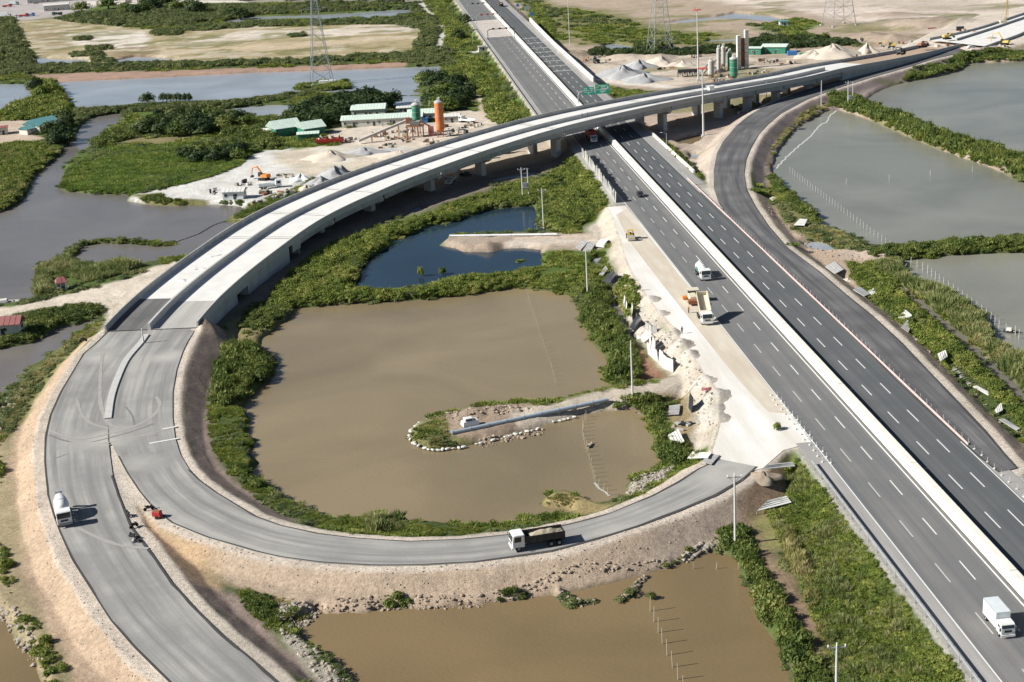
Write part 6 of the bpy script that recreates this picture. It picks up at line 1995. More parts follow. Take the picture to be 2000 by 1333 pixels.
bp_ = Vector(gp)
arm = [Vector((0, 0, 0)), Vector((0, 0, 4.4)), Vector((.5, 0, 5.6)), Vector((1.8, 0, 6.2)), Vector((6, 0, 6.4)), Vector((14.5, 0, 6.4))]
q = MB()
for a, b in zip(arm[:-1], arm[1:]):
    q.cyl(a, b, .22, .2, 8)
q.build('curved_post', M_steel, tG)
q = MB()
for z in (5.9, 6.9):
    q.cyl((2.2, .35, z), (14.5, .35, z), .07, .07, 6)
for k in range(12):
    q.cyl((2.2 + k, .35, 5.9), (3.2 + k, .35, 6.9), .05, .05, 5)
q.build('truss', M_steel, tG)
for (a, b, c, d, lines) in [((1138, 186), (1160, 170), 0, 0, 0), ((1163, 184), (1190, 164), 0, 0, 1)]:
    l0, l1 = loc_at(*a) - bp_, loc_at(*b) - bp_
    w, h = l1.x - l0.x, l1.z - l0.z
    pn = MB().box((0, 0, 0), (w, .12, h)).build('sign_panel', M_signg, tG, ((l0.x + l1.x) / 2, -.1, (l0.z + l1.z) / 2))
    m = M_white
    if lines == 0:
        rows = [(-.25, .3, .3, .1), (.28, .32, .34, .1), (-.2, .08, .42, .09), (.3, .1, .2, .14), (0, -.18, .8, .07), (0, -.36, .07, .26)]
        txt = [('↔', 0, 0, .1)]
    else:
        rows = [(0, .36, .7, .06), (.05, .22, .3, .1), (.1, .02, .44, .1), (.38, .14, .1, .22), (-.1, -.1, .8, .03), (.02, -.24, .4, .1), (0, -.38, .12, .07)]
    for (cx_, cz_, ww, hh) in rows:
        MB().box((cx_ * w, -.075, cz_ * h), (ww * w, .02, hh * h)).build('lettering', m, pn)
    if lines:
        MB().box((-.36 * w, -.075, .18 * h), (.16 * w, .02, .14 * h)).build('emblem', M_yellow, pn)

# ------------------------------------------------------------------ lamp posts, masts and power poles
def pole(label, px, py, h, kind, z=None, group=None, rz=0.0):
    p = on(px, py, z)
    t = thing({'lamp': 'street_lamp', 'mast': 'light_mast', 'power': 'power_pole', 'plain': 'concrete_pole', 'trafo': 'transformer_pole'}[kind], label,
              {'lamp': 'lamp post', 'mast': 'light mast', 'power': 'power pole', 'plain': 'pole', 'trafo': 'power pole'}[kind], p, rz, group)
    if kind == 'mast':
        MB().cyl((0, 0, 0), (0, 0, h), .45, .2, 10).build('shaft', M_pole, t)
        MB().box((0, 0, .4), (1.6, 1.6, .8)).build('footing', M_conc, t)
        MB().lathe([(1.0, h - .7), (1.3, h - .6), (1.3, h - .4), (.6, h - .2)], n=12).build('ring', M_lamp, t)
        for k in range(8):
            a = k * math.pi / 4
            MB().box((1.5 * math.cos(a), 1.5 * math.sin(a), h - .5), (.6, .6, .5), rz=a).build('lamp', M_lamp, t)
    elif kind == 'lamp':
        MB().cyl((0, 0, 0), (0, 0, h), .14, .08, 8).cyl((0, 0, h - .1), (-1.6, 0, h + .4), .06, .05, 6).build('shaft', M_steel, t)
        MB().box((-1.9, 0, h + .4), (.9, .34, .14)).build('lamp_head', M_white, t)
    else:
        MB().cyl((0, 0, 0), (0, 0, h), .22, .13, 8).build('shaft', M_pole, t)
        if kind in ('power', 'trafo'):
            MB().box((0, 0, h - .35), (2.4, .12, .14)).cyl((0, 0, h - 1.2), (-.9, 0, h - .35), .04, .04, 5).cyl((0, 0, h - 1.2), (.9, 0, h - .35), .04, .04, 5).build('crossarm', M_steel, t)
            for x in (-1.1, 0, 1.1):
                MB().lathe([(.05, 0), (.12, .08), (.06, .16), (.12, .24), (.05, .36)], (x, 0, h - .25 if x else h), n=8).build('insulator', M_white, t)
        if kind == 'trafo':
            MB().cyl((2.0, 0, 0), (2.0, 0, h), .2, .13, 8).build('second_shaft', M_pole, t)
            MB().box((1.0, 0, h * .42), (1.5, .9, 1.5)).build('transformer', M_grey, t, bevel=.05)
            MB().box((1.0, 0, h * .42 - .85), (2.4, 1.2, .12)).build('platform', M_steel, t)
            for z_ in (.7, .85, 1.0):
                MB().box((1.0, 0, h * z_ - .2), (3.0, .12, .14)).build('crossarm', M_steel, t)
    return t


pole('tall red headed light mast in front of the viaduct', 1374, 268, 27, 'mast')
pole('tall red headed light mast behind the viaduct by the gravel yard', 1364, 158, 34, 'mast')
pole('tall white light mast at the far right of the motorway', 1113, 90, 28, 'plain', z=2)
pole('concrete power pole with three insulators on the near outer bank of the loop', 1436, 1066, 12.2, 'power')
pole('concrete power pole at the bottom edge beside the ditch', 1633, 1372, 8.4, 'power')
pole('tall lamp-less concrete pole at the causeway mouth of the brown pond', 1236, 786, 13.2, 'plain')
pole('concrete pole at the upper right corner of the brown pond', 1148, 579, 12.0, 'plain')
pole('concrete power pole at the right end of the blue pond', 1062, 446, 12.0, 'power')
pole('transformer on twin poles between the viaduct and the blue pond', 1021, 385, 9.5, 'trafo')
pole('transformer on twin poles at the start of the long dyke', 1656, 212, 11.0, 'trafo')
pole('bare concrete pole on the bank beside the curved ramp', 1604, 209, 11.0, 'plain')
pole('grey lamp post standing in front of a viaduct pier', 1497, 203, 9.5, 'lamp')
pole('small lamp post on the verge in front of the viaduct shade', 1302, 287, 5.0, 'lamp')
pole('short signal post at the far left carriageway shoulder', 924, 86, 8, 'lamp', z=4)
pole('small lamp post at the head of the ramp median', 281, 672, 3.8, 'plain')
for px, py in [(1012, 25), (1030, 30), (1040, 42)]:
    p = on(px, py)
    t = thing('roadside_sign', 'blue sign board on posts right of the far motorway, %s' % {1012: 'leftmost', 1030: 'middle', 1040: 'rightmost'}[px], 'road sign', p, 0)
    MB().cyl((-1, 0, 0), (-1, 0, 5), .1, .1, 6).cyl((1, 0, 0), (1, 0, 5), .1, .1, 6).build('post', M_steel, t)
    MB().box((0, -.1, 5.2), (4.5 if px == 1030 else 2.2, .12, 2.2)).build('board', M_blue if px != 1030 else M_pipe, t)

# gantries with red lights over the resurfaced stretch
for (a, b, s, lb) in [(-8.8, 7.6, 893, 'nearest lane gantry over the pale resurfaced stretch of the far motorway'), (-8.8, 7.6, 985, 'red lit lane gantry over the middle of the far resurfaced stretch'), (-8.8, 7.6, 1070, 'farthest lane gantry over the left carriageway')]:
    t = thing('lane_gantry', lb, 'gantry', hw(a, s), -TH)
    MB().cyl((0, 0, 0), (0, 0, 5.4), .22, .2, 8).cyl((0, 0, 5.4), (1.2, 0, 6.2), .2, .2, 8).cyl((1.2, 0, 6.2), (b - a, 0, 6.2), .2, .2, 8).cyl((b - a, 0, 0), (b - a, 0, 6.2), .2, .2, 8).build('frame', M_dark if s < 950 else M_grey, t)
    for k in range(3):
        MB().box((3.5 + k * 4, -.2, 6.4), (1.5, .3, 1.0)).build('signal_box', M_red if 950 < s < 1000 else M_dark, t)

# ------------------------------------------------------------------ lattice pylons
def pylon(label, px, py, base_w, h, levels=9):
    p = on(px, py)
    t = thing('power_pylon', label, 'pylon', p, .25)

    def wd(z):
        q_ = z / h
        return base_w / 2 * (1 - q_) ** 1.25 + .9
    zs = [h * (1 - (1 - k / levels) ** 1.25) for k in range(levels + 1)]
    sg = [(-1, -1), (1, -1), (1, 1), (-1, 1)]
    for s in sg:
        q = MB()
        for a, b in zip(zs[:-1], zs[1:]):
            q.cyl((s[0] * wd(a), s[1] * wd(a), a), (s[0] * wd(b), s[1] * wd(b), b), .2, .17, 4)
        q.build('leg', M_steel, t)
        MB().box((s[0] * wd(0), s[1] * wd(0), .2), (1.4, 1.4, .9)).build('footing', M_conc, t)
    q = MB()
    for a, b in zip(zs[:-1], zs[1:]):
        for i in range(4):
            s, r_ = sg[i], sg[(i + 1) % 4]
            q.cyl((s[0] * wd(a), s[1] * wd(a), a), (r_[0] * wd(b), r_[1] * wd(b), b), .09, .09, 4)
            q.cyl((r_[0] * wd(a), r_[1] * wd(a), a), (s[0] * wd(b), s[1] * wd(b), b), .09, .09, 4)
            q.cyl((s[0] * wd(b), s[1] * wd(b), b), (r_[0] * wd(b), r_[1] * wd(b), b), .08, .08, 4)
    q.build('lattice', M_steel, t)
    for k, z in enumerate((.74, .85, .96)):
        q = MB()
        w_ = 7 - k
        for s in (-1, 1):
            q.cyl((0, 0, h * z), (s * w_, 0, h * z + .5), .14, .08, 4).cyl((0, 0, h * z + 1.6), (s * w_, 0, h * z + .5), .1, .08, 4).cyl((s * w_, 0, h * z + .5), (s * w_, 0, h * z - 1.6), .1, .1, 5)
        q.build('crossarm', M_steel, t)
    return t


pylon('steel lattice pylon on the islet in the canal', 629, 163, 9.5, 52)
pylon('steel lattice pylon beside the gravel yard hedge', 1290, 106, 10.5, 56)
pylon('broad steel lattice pylon on the bare ground at the upper right', 1638, 50, 13.5, 60)

# ------------------------------------------------------------------ buildings
def gable(name, label, cat, px, py, w, d, h, rz, wall, roof, rise=None, doors=1, wins=3, over=.5, z=None, hip=False):
    """w along local x (ridge along x), d along y; front faces -y"""
    p = on(px, py, z)
    t = thing(name, label, cat, p, rz)
    rise = rise if rise is not None else d * .22
    q = MB()
    q.add([(-w / 2, -d / 2, -.3), (w / 2, -d / 2, -.3), (w / 2, d / 2, -.3), (-w / 2, d / 2, -.3), (-w / 2, -d / 2, h), (w / 2, -d / 2, h), (w / 2, d / 2, h), (-w / 2, d / 2, h), (-w / 2, 0, h + rise * .97), (w / 2, 0, h + rise * .97)],
          [(0, 1, 5, 4), (2, 3, 7, 6), (1, 2, 6, 9, 5), (3, 0, 4, 8, 7)])
    q.build('wall', wall, t)
    W2, D2 = w / 2 + over, d / 2 + over
    zz_ = h - over * rise / (d / 2)
    ix = W2 * (.45 if hip else 1)
    top = .14
    vs = [(-W2, -D2, zz_), (W2, -D2, zz_), (W2, D2, zz_), (-W2, D2, zz_), (-ix, 0, h + rise), (ix, 0, h + rise)]
    vs += [(x, y, z_ + top) for x, y, z_ in vs]
    rf = MB().add(vs, [(6, 7, 11, 10), (8, 9, 10, 11), (7, 8, 11), (9, 6, 10), (0, 4, 5, 1), (2, 5, 4, 3), (1, 5, 2), (3, 4, 0), (0, 1, 7, 6), (2, 3, 9, 8), (1, 2, 8, 7), (3, 0, 6, 9)]).build('roof', roof, t)
    nrib = int(w / 1.2)
    q = MB()
    sl = math.atan2(rise + (h - zz_ - (h - h)), D2)
    for k in range(1, nrib):
        x = -W2 + 2 * W2 * k / nrib
        if hip and abs(x) > ix:
            continue
        for s in (-1, 1):
            q.add([(x - .05, s * D2, zz_ + top), (x + .05, s * D2, zz_ + top), (x + .05, 0, h + rise + top), (x - .05, 0, h + rise + top), (x - .05, s * D2, zz_ + top + .07), (x + .05, s * D2, zz_ + top + .07), (x + .05, 0, h + rise + top + .07), (x - .05, 0, h + rise + top + .07)],
                  [(4, 5, 6, 7), (0, 4, 7, 3), (1, 2, 6, 5)])
    if nrib > 1:
        q.build('roof_rib', roof, rf)
    for k in range(doors):
        x = (k + .5) / doors * w - w / 2 + .35 * (w / (doors + wins + 1))
        MB().box((x, -d / 2 - .03, 1.0), (.95, .08, 2.0)).build('door', M_dark, t)
    for k in range(wins):
        x = (k + .5) / wins * w - w / 2 - .2 * (w / max(1, wins))
        f_ = MB().box((x, -d / 2 - .03, 1.7), (1.1, .08, 1.0)).build('window', M_slab, t)
        MB().box((x, -d / 2 - .08, 1.7), (.9, .04, .8)).build('pane', M_glass, f_)
    MB().box((w / 2 + .03, d * .1, 1.7), (.08, 1.2, 1.0)).build('window', M_dark, t)
    return t


hb = heading((662, 250), (835, 241), 1.2)
gable('shed', 'left green roofed shed with teal walls beside the reed field', 'shed', 556, 262, 11.5, 11, 3.6, hb + .55, M_green, M_mint, 2.6, 1, 2)
gable('shed', 'right green roofed shed joined to the teal walled one', 'shed', 608, 262, 9.5, 9.5, 3.4, hb + .55, M_green, M_mint, 2.2, 1, 1)
gable('shed', 'low lean-to roof in front of the green sheds', 'shed', 603, 272, 8.5, 4.5, 2.6, hb + .1, M_green, M_mint, .6, 1, 0)
gable('shed', 'small pale shed at the left of the green sheds', 'shed', 524, 264, 4.5, 4, 2.4, hb, M_plaster, M_slab, .5, 1, 0)
gable('barrack', 'long whitewashed barrack with pale green roof and dark doors', 'building', 748, 243, 35, 7.5, 3.2, hb, M_plaster, M_mint, 1.3, 4, 7)
gable('barrack', 'pale green roofed wing behind the long barrack', 'building', 722, 226, 15, 9, 3.6, hb, M_plaster, M_mint, 1.6, 1, 3)
gable('barrack', 'right half of the pale green barrack running behind the green silo', 'building', 828, 233, 13, 7, 3.2, hb, M_plaster, M_mint, 1.3, 1, 3)
gable('shed', 'small shed with flat pale roof behind the long barrack', 'shed', 790, 220, 6, 5, 2.5, hb, M_plaster, M_slab, .4, 1, 1)
gable('shed', 'grey shed with white roof right of the orange silo', 'shed', 880, 238, 8, 6, 2.8, hb, M_slabgrey, M_slab, .7, 1, 1)
gable('house', 'teal roofed house with blue eaves beside the narrow canal', 'house', 84, 255, 12, 12, 3.6, .95, M_plaster, M_teal, 2.2, 1, 3)
gable('house', 'lower teal roofed wing of the canal house', 'house', 62, 260, 9, 6, 2.6, .95, M_plaster, M_teal, 1.0, 1, 1)
gable('shed', 'white shed with pale sheet roof on the white spoil by the river', 'shed', 459, 388, 7.2, 5.2, 3.0, heading((437, 392), (480, 390), 1), M_tank, M_slab, .7, 1, 2)
gable('guard_hut', 'small white guard hut with red pyramid roof beside the haul road', 'hut', 122, 566, 2.6, 2.6, 2.5, .35, M_tank, M_brickred, 1.1, 1, 2, over=.35, hip=True)
gable('brick_house', 'small brick house with red sheet roof at the left edge', 'house', 5, 652, 10, 4.6, 3.1, heading((0, 655), (42, 652), 1.2), M_plaster, M_brickred, 1.3, 1, 2)
gable('shed', 'dark green shed with white sheet roof behind the second batching plant', 'shed', 1515, 103, 13, 9, 3.6, heading((1495, 104), (1540, 104), 1.5), M_green, M_mint, 1.0, 1, 2)
gable('shed', 'dark green site office with row of windows left of the white roofed shed', 'shed', 1474, 106, 8, 5, 3.4, heading((1495, 104), (1540, 104), 1.5), M_green, M_mint, .5, 1, 3)
gable('booth', 'white booth with dark side beside the far ramp above the pond', 'booth', 1898, 112, 4.5, 4.0, 2.8, .1, M_tank, M_slab, .3, 1, 1)
gable('booth', 'small white and teal booth near the north pool', 'booth', 1530, 51, 5, 4, 3.0, 0, M_tank, M_teal, .3, 1, 1)
gable('booth', 'grey booth where the side road meets the motorway', 'booth', 942, 100, 4.5, 3.5, 2.8, .1, M_slab, M_slabgrey, .3, 1, 1)
gable('shed', 'red roofed low building left of the teal house', 'shed', 5, 262, 5, 6, 3.2, .3, M_plaster, M_brickred, .5, 1, 1)
for px, py, w, rf, lb in [(90, 4, 34, M_slab, 'long pale roofed hall at the top left edge'), (150, 0, 26, M_grey, 'grey hall beyond the dark trees at the top left'), (300, 3, 30, M_blue, 'blue roofed hall beyond the trees at the top'), (420, -2, 34, M_slab, 'long white roofed hall at the top edge'), (252, 6, 6, M_brickred, 'tiny red roofed kiosk among the far trees'), (112, 20, 22, M_slab, 'low pale shelter roof beside the green lorry')]:
    gable('hall', lb, 'building', px, py, w, 12 if w > 10 else 5, 5 if w > 10 else 3, .2, M_plaster, rf, 1.2, 1, 3)
# ------------------------------------------------------------------ batching plant with the orange silo
def silo(label, px, py, r, z0, z1, m, cap=M_silogrey, legs=4):
    p = on(px, py)
    t = thing('silo', label, 'silo', p, 0)
    MB().lathe([(.35, z0 - 1.7), (r, z0), (r, z1)], n=20).build('tank', m, t, smooth=False)
    MB().lathe([(r + .05, z1), (r + .05, z1 + .5), (r * .5, z1 + 1.1), (.2, z1 + 1.2)], n=20).build('dome', cap, t)
    q = MB()
    for k in range(3):
        q.lathe([(r + .06, z0 + (z1 - z0) * (k + .5) / 3), (r + .06, z0 + (z1 - z0) * (k + .5) / 3 + .12)], n=20)
    q.build('hoop', cap, t)
    MB().box((0, 0, z1 + 1.6), (1.0, 1.0, .9)).cyl((.5, 0, z1 + 1.2), (.5, 0, z1 + 2.4), .2, .2, 8).build('filter', M_slab, t)
    q = MB()
    for k in range(6):
        a = k
    q = MB()
    n_ = int((z1 - z0 + 4) / .6)
    q.cyl((r + .25, -.25, 1), (r + .25, -.25, z1), .04, .04, 4).cyl((r + .25, .25, 1), (r + .25, .25, z1), .04, .04, 4)
    for k in range(n_):
        q.cyl((r + .25, -.25, 1.2 + k * .6 * (z1 - 1.4) / (n_ * .6)), (r + .25, .25, 1.2 + k * .6 * (z1 - 1.4) / (n_ * .6)), .03, .03, 4)
    q.build('ladder', M_steel, t)
    for k in range(legs):
        a = math.pi / 4 + k * math.pi / 2
        MB().cyl((r * .9 * math.cos(a), r * .9 * math.sin(a), 0), (r * .9 * math.cos(a), r * .9 * math.sin(a), z0 + .2), .16, .16, 6).build('leg', M_rust, t)
    return t


silo('green silo standing over the batching plant, left of the orange one', 816, 262, 1.75, 6.2, 12.0, M_green)
M_or2 = mat('orange weathered', (.62, .20, .07), .7, .35, .35)
silo('tall orange silo with rust streaks beside the green one', 861, 268, 1.75, 3.2, 14.0, M_or2)
p = on(812, 268)
t = thing('batching_plant', 'rusty batching plant platform under the green silo', 'plant', p, 0)
MB().box((0, 0, 4.6), (7.5, 4.5, .3)).build('platform', M_rust, t)
MB().box((-2.6, 0, 7.0), (1.8, 2.0, 2.4)).build('weigh_hopper', M_rust, t)
MB().box((0, 0, 5.7), (3.6, 2.6, 1.8), taper=(1.2, 1.2)).build('mixer', M_grey, t)
MB().cyl((2.2, 0, 6.6), (7.5, 0, 3.2), .35, .35, 8).build('screw_conveyor', M_rust, t)
MB().box((6.5, -.5, 2.2), (2.2, 2.2, 3.6)).build('control_cabin', M_brickred, t)
for x in (-3.3, -1.1, 1.1, 3.3):
    for y in (-2, 2):
        MB().box((x, y, 2.3), (.28, .28, 4.6)).build('leg', M_rust, t)
MB().box((0, -2.1, 2.2), (7, .12, .12)).cyl((-3.3, -2.1, .3), (0, -2.1, 4.4), .07, .07, 5).cyl((3.3, -2.1, .3), (0, -2.1, 4.4), .07, .07, 5).build('brace', M_rust, t)
a_, b_ = np.array(on(700, 282)) + [0, 0, .9], np.array(on(806, 266)) + [0, 0, 6.8]
t = thing('conveyor', 'long inclined grey conveyor rising to the batching plant', 'conveyor', tuple(a_), math.atan2(b_[1] - a_[1], b_[0] - a_[0]))
Lc = float(np.hypot(*(b_ - a_)[:2]))
hc = float(b_[2] - a_[2])
MB().add([(0, -.7, 0), (0, .7, 0), (Lc, .7, hc), (Lc, -.7, hc), (0, -.7, .9), (0, .7, .9), (Lc, .7, hc + .9), (Lc, -.7, hc + .9)], [(0, 1, 2, 3), (4, 7, 6, 5), (0, 3, 7, 4), (1, 5, 6, 2), (0, 4, 5, 1), (3, 2, 6, 7)]).build('belt_housing', M_silogrey, t)
for f_ in (.25, .5, .75):
    MB().cyl((Lc * f_, -.7, -1), (Lc * f_, -.3, hc * f_), .12, .12, 6).cyl((Lc * f_, .7, -1), (Lc * f_, .3, hc * f_), .12, .12, 6).build('support', M_rust, t)
p = on(645, 281)
t = thing('aggregate_bin', 'long red aggregate bin filled with heaps in front of the sheds', 'bin', p, hb)
MB().box((0, 0, 1.5), (11, 3.2, 1.5), taper=(1, 1.15)).build('bin', M_red, t)
for k in (-4, -1.3, 1.3, 4):
    MB().box((k, 0, 2.6), (.2, 3.0, 1.2)).build('divider', M_rust, t)
heap('aggregate', 1.7, 1.8, M_sandp, t, (-3.6, 0, 1.9), 2, 12)
heap('aggregate', 1.7, 2.0, M_load, t, (.4, 0, 1.9), 4, 12)
for k in (-5, 0, 5):
    MB().box((k, 0, .4), (.4, 2.8, .8)).build('leg', M_rust, t)
# second plant behind the viaduct
for k, (px, py, r, z0, z1, m, lb) in enumerate([(1389, 152, 1.5, 1.8, 7.5, M_silogrey, 'stubby grey silo left in the second plant'), (1404, 148, 1.0, 3, 12.5, M_silogrey, 'slim grey silo second from the left in the second plant'), (1413, 140, 1.1, 4, 11.5, M_silogrey, 'slim grey silo in the middle of the second plant'),
                                           (1433, 155, 1.9, 1.8, 9.5, M_green, 'dark green silo in the second plant'), (1425, 138, 1.2, 2, 8.5, M_green, 'small green silo behind the bigger green one')]):
    silo(lb, px, py, r, z0, z1, m)
p = on(1452, 134)
t = thing('silo_tower', 'tall white twin column tower of the second plant', 'tower', p, .15)
for x, h_ in ((-2.4, 16.5), (1.6, 19)):
    MB().box((x, 0, h_ / 2), (1.9, 1.9, h_)).build('column', M_slab, t, bevel=.08)
    for z_ in range(2, int(h_), 2):
        MB().box((x, -.97, z_), (1.95, .06, .18)).build('band', M_silogrey, t)
MB().box((-.3, .8, 8), (2.6, 1.2, 14)).build('shaft', M_rust, t)
for z_ in (4, 8, 12):
    MB().box((-.4, 0, z_), (4.5, 2.4, .2)).build('landing', M_rust, t)
a_, b_ = np.array(on(1372, 150)) + [0, 0, 1], np.array(on(1420, 130)) + [0, 0, 9]
t = thing('conveyor', 'brown inclined conveyor of the second plant', 'conveyor', tuple(a_), math.atan2(b_[1] - a_[1], b_[0] - a_[0]))
Lc, hc = float(np.hypot(*(b_ - a_)[:2])), float(b_[2] - a_[2])
MB().add([(0, -.6, 0), (0, .6, 0), (Lc, .6, hc), (Lc, -.6, hc), (0, -.6, .8), (0, .6, .8), (Lc, .6, hc + .8), (Lc, -.6, hc + .8)], [(0, 1, 2, 3), (4, 7, 6, 5), (0, 3, 7, 4), (1, 5, 6, 2), (0, 4, 5, 1), (3, 2, 6, 7)]).build('belt_housing', M_load, t)
p = on(1343, 150)
t = thing('aggregate_bin', 'black framed row of four hopper bins below the gravel heap', 'bin', p, hb)
MB().box((0, 0, 3.0), (9.5, 3.0, 1.0)).build('frame', M_black, t)
for k in range(4):
    MB().box((-3.6 + 2.4 * k, 0, 1.8), (.8, .8, 1.4), taper=(2.4, 2.4)).build('hopper', M_black, t)
    MB().box((-3.6 + 2.4 * k, -.9, 1.7), (.7, .1, .7)).build('gate', M_white, t)
for k in range(5):
    MB().box((-4.7 + 2.35 * k, -1.3, 1.3), (.25, .25, 2.6)).box((-4.7 + 2.35 * k, 1.3, 1.3), (.25, .25, 2.6)).build('leg', M_black, t)
p = on(1375, 202)
t = thing('traffic_box', 'pale flat canopy box standing on the viaduct deck behind the tall mast', 'box', at(1388, 176, 13.0), .5)
MB().box((0, 0, .8), (2.4, 1.8, 1.6)).build('body', M_slab, t)
MB().box((0, 0, 1.7), (3.6, 2.6, .15)).build('roof', M_white, t)

# ------------------------------------------------------------------ heaps
for px, py, r, h, m, lb, ell in [
    (1214, 150, 14, 5.0, M_gravel, 'largest grey gravel heap right of the motorway', .9), (1258, 158, 12, 3.4, M_gravel, 'low grey gravel heap in front of the largest one', .8), (1247, 132, 9, 3.8, M_gravel, 'dark topped gravel heap behind the largest one', .9),
    (1290, 126, 9, 4.0, M_sandp, 'pale sand heap below the pylon', .9), (1330, 128, 8, 2.5, M_sandp, 'flat sand heap behind the hopper bins', .9), (1384, 140, 9, 3.6, M_gravel, 'grey heap behind the black hopper bins', .9),
    (1625, 110, 16, 5.4, M_sandp, 'broad pale sand heap right of the white roofed shed', .8), (1588, 112, 9, 3.2, M_sandp, 'left shoulder of the broad pale sand heap', .8), (1693, 103, 6, 4.4, M_sandp, 'pointed pale sand heap behind the viaduct approach', .9),
    (655, 352, 8.5, 4.6, M_gravel, 'pale grey gravel heap just behind the viaduct parapet', .9), (627, 362, 6, 3.0, M_gravel, 'smaller gravel heap left of the one behind the parapet', .9), (598, 372, 4, 1.8, M_sandp, 'little sand heap near the parapet end', .9), (668, 345, 4.5, 3.6, M_grey, 'dark grey gravel cone touching the parapet', .9),
    (645, 312, 11, 3.4, M_sandp, 'cream fill bank below the red aggregate bin', .6), (712, 300, 9, 2.2, M_gravel, 'bluish grey fill bank below the conveyor foot', .5), (780, 305, 12, 2.0, M_sandp, 'long cream fill bank beside the parapet', .5),
    (588, 352, 5, 2.2, M_white, 'chalk white spoil heap beside the orange excavator', .8), (1655, 548, 1.6, .7, M_sandp, 'small dirt heap at the edge of the fresh ramp', .9), (1490, 932, 3.0, 1.0, M_rock, 'brown earth heap at the corner of the loop', .8)]:
    p = on(px, py)
    o = heap('heap', r, h, m, None, (p[0], p[1], p[2] - .1), rnd.random() * 9, 26, .95, ell, .17)
    tag(o, lb, 'heap')

# ------------------------------------------------------------------ scrap and material clutter of the yards
R = random.Random(21)


def scrap(label, px, py, n, w, mats, hmax=1.4, z=None, group=None):
    p = on(px, py, z)
    t = thing('scrap_pile', label, 'scrap', p, R.uniform(0, 3), group)
    for k in range(n):
        s = (R.uniform(.5, 2.4), R.uniform(.3, 1.1), R.uniform(.2, hmax))
        MB().box((R.uniform(-w, w), R.uniform(-w * .6, w * .6), s[2] / 2), s, rz=R.uniform(0, 3), tilt=('X', R.uniform(-.25, .25))).build('piece', R.choice(mats), t)


mm_ = [M_rust, M_silogrey, M_dark, M_load, M_slabgrey, M_stake]
for px, py, n, w, lb in [(735, 268, 6, 3, 'scrap steel left of the conveyor support'), (770, 270, 9, 5, 'row of rusty steel under the conveyor'), (795, 276, 8, 4, 'clutter at the batching plant legs'), (835, 278, 9, 3.5, 'dark machinery heap right of the plant legs'), (850, 282, 8, 3, 'clutter beneath the orange silo'), (885, 262, 9, 5, 'bars and scrap right of the orange silo'), (915, 262, 8, 4, 'scrap spread near the parapet right of the silo'), (760, 286, 7, 6, 'pale slabs lying along the yard edge'), (700, 272, 5, 3, 'brown scrap near the conveyor foot'), (905, 250, 6, 4, 'planks behind the parapet'),
                        (520, 378, 8, 3, 'timber and scrap beside the parked grey lorry'), (535, 388, 6, 3, 'dark planks near the parapet and lorry'), (500, 398, 5, 2.5, 'pale offcuts near the white shed'), (960, 305, 7, 3, 'rusty pieces below the viaduct near the green tank'), (985, 292, 7, 3, 'brown pieces under the viaduct deck edge'), (905, 345, 6, 3, 'scrap at a shaded pier foot'), (790, 372, 6, 2.5, 'light scrap in the pier shade'),
                        (1330, 122, 6, 4, 'brown scrap behind the hopper bins'), (1480, 118, 9, 6, 'brown material piles below the dark green office'), (1505, 122, 9, 6, 'brown material piles below the white roofed shed'), (1470, 145, 7, 3, 'rusty parts beside the tall white tower'), (1490, 142, 7, 4, 'rusty parts near the viaduct behind the second plant'), (1165, 112, 7, 5, 'dark debris between motorway wall and hedge'), (1150, 118, 6, 4, 'brown debris at the motorway wall'),
                        (1770, 84, 8, 5, 'timber stacks near the far approach'), (1745, 98, 6, 4, 'stacked beams behind the sand heap'), (1660, 112, 6, 4, 'white forms lying beside the approach wall'), (1885, 62, 7, 4, 'dark forms standing on the far deck'), (1935, 50, 7, 4, 'materials on the far deck, right group'), (1955, 92, 6, 3, 'rubble at the foot of the unfinished viaduct'), (1260, 92, 5, 3, 'dark stuff beside the pylon foot'),
                        (1330, 235, 6, 3, 'debris on the bare soil between piers'), (1440, 210, 5, 3, 'debris near the shaded puddle between piers')]:
    scrap(lb, px, py, n, w, mm_)
for px, py, m, d_, lb in [(1547, 108, M_blue, (5, 2.4, 2.2), 'bright blue container on the sand beyond the viaduct'), (1573, 112, M_green, (6, 2.4, 2.2), 'green container on the sand right of the blue one'), (958, 310, M_green, (1.4, 1.4, 2.2), 'green tank under the viaduct edge'), (829, 240, M_blue, (3.2, 2.2, 2.4), 'dark blue machine box behind the green silo'),
                          (640, 163, M_white, (9, 3, 1.6), 'white block on the pylon islet'), (820, 302, M_cream, (2, 1.4, 1.6), 'yellow small machine box behind the parapet'), (1180, 98, M_dark, (1.6, 1.6, 2.6), 'dark bush like tank near the pale pool'), (855, 302, M_slab, (3, 2, 1.0), 'stack of white sacks behind the parapet'), (1875, 60, M_dark, (4, 1.4, 2.2), 'dark formwork box on the white far deck'), (1820, 60, M_brickred, (5, 2, 1.6), 'red container behind the far deck parapet')]:
    p = on(px, py)
    t = thing('container' if d_[0] > 4 else 'crate', lb, 'container' if d_[0] > 4 else 'crate', p, hb)
    MB().box((0, 0, d_[2] / 2), d_).build('body', m, t, bevel=.05)
    for k in range(5):
        MB().box((-d_[0] * .4 + k * d_[0] * .2, -d_[1] / 2 - .02, d_[2] / 2), (.08, .06, d_[2] * .9)).build('rib', m, t)

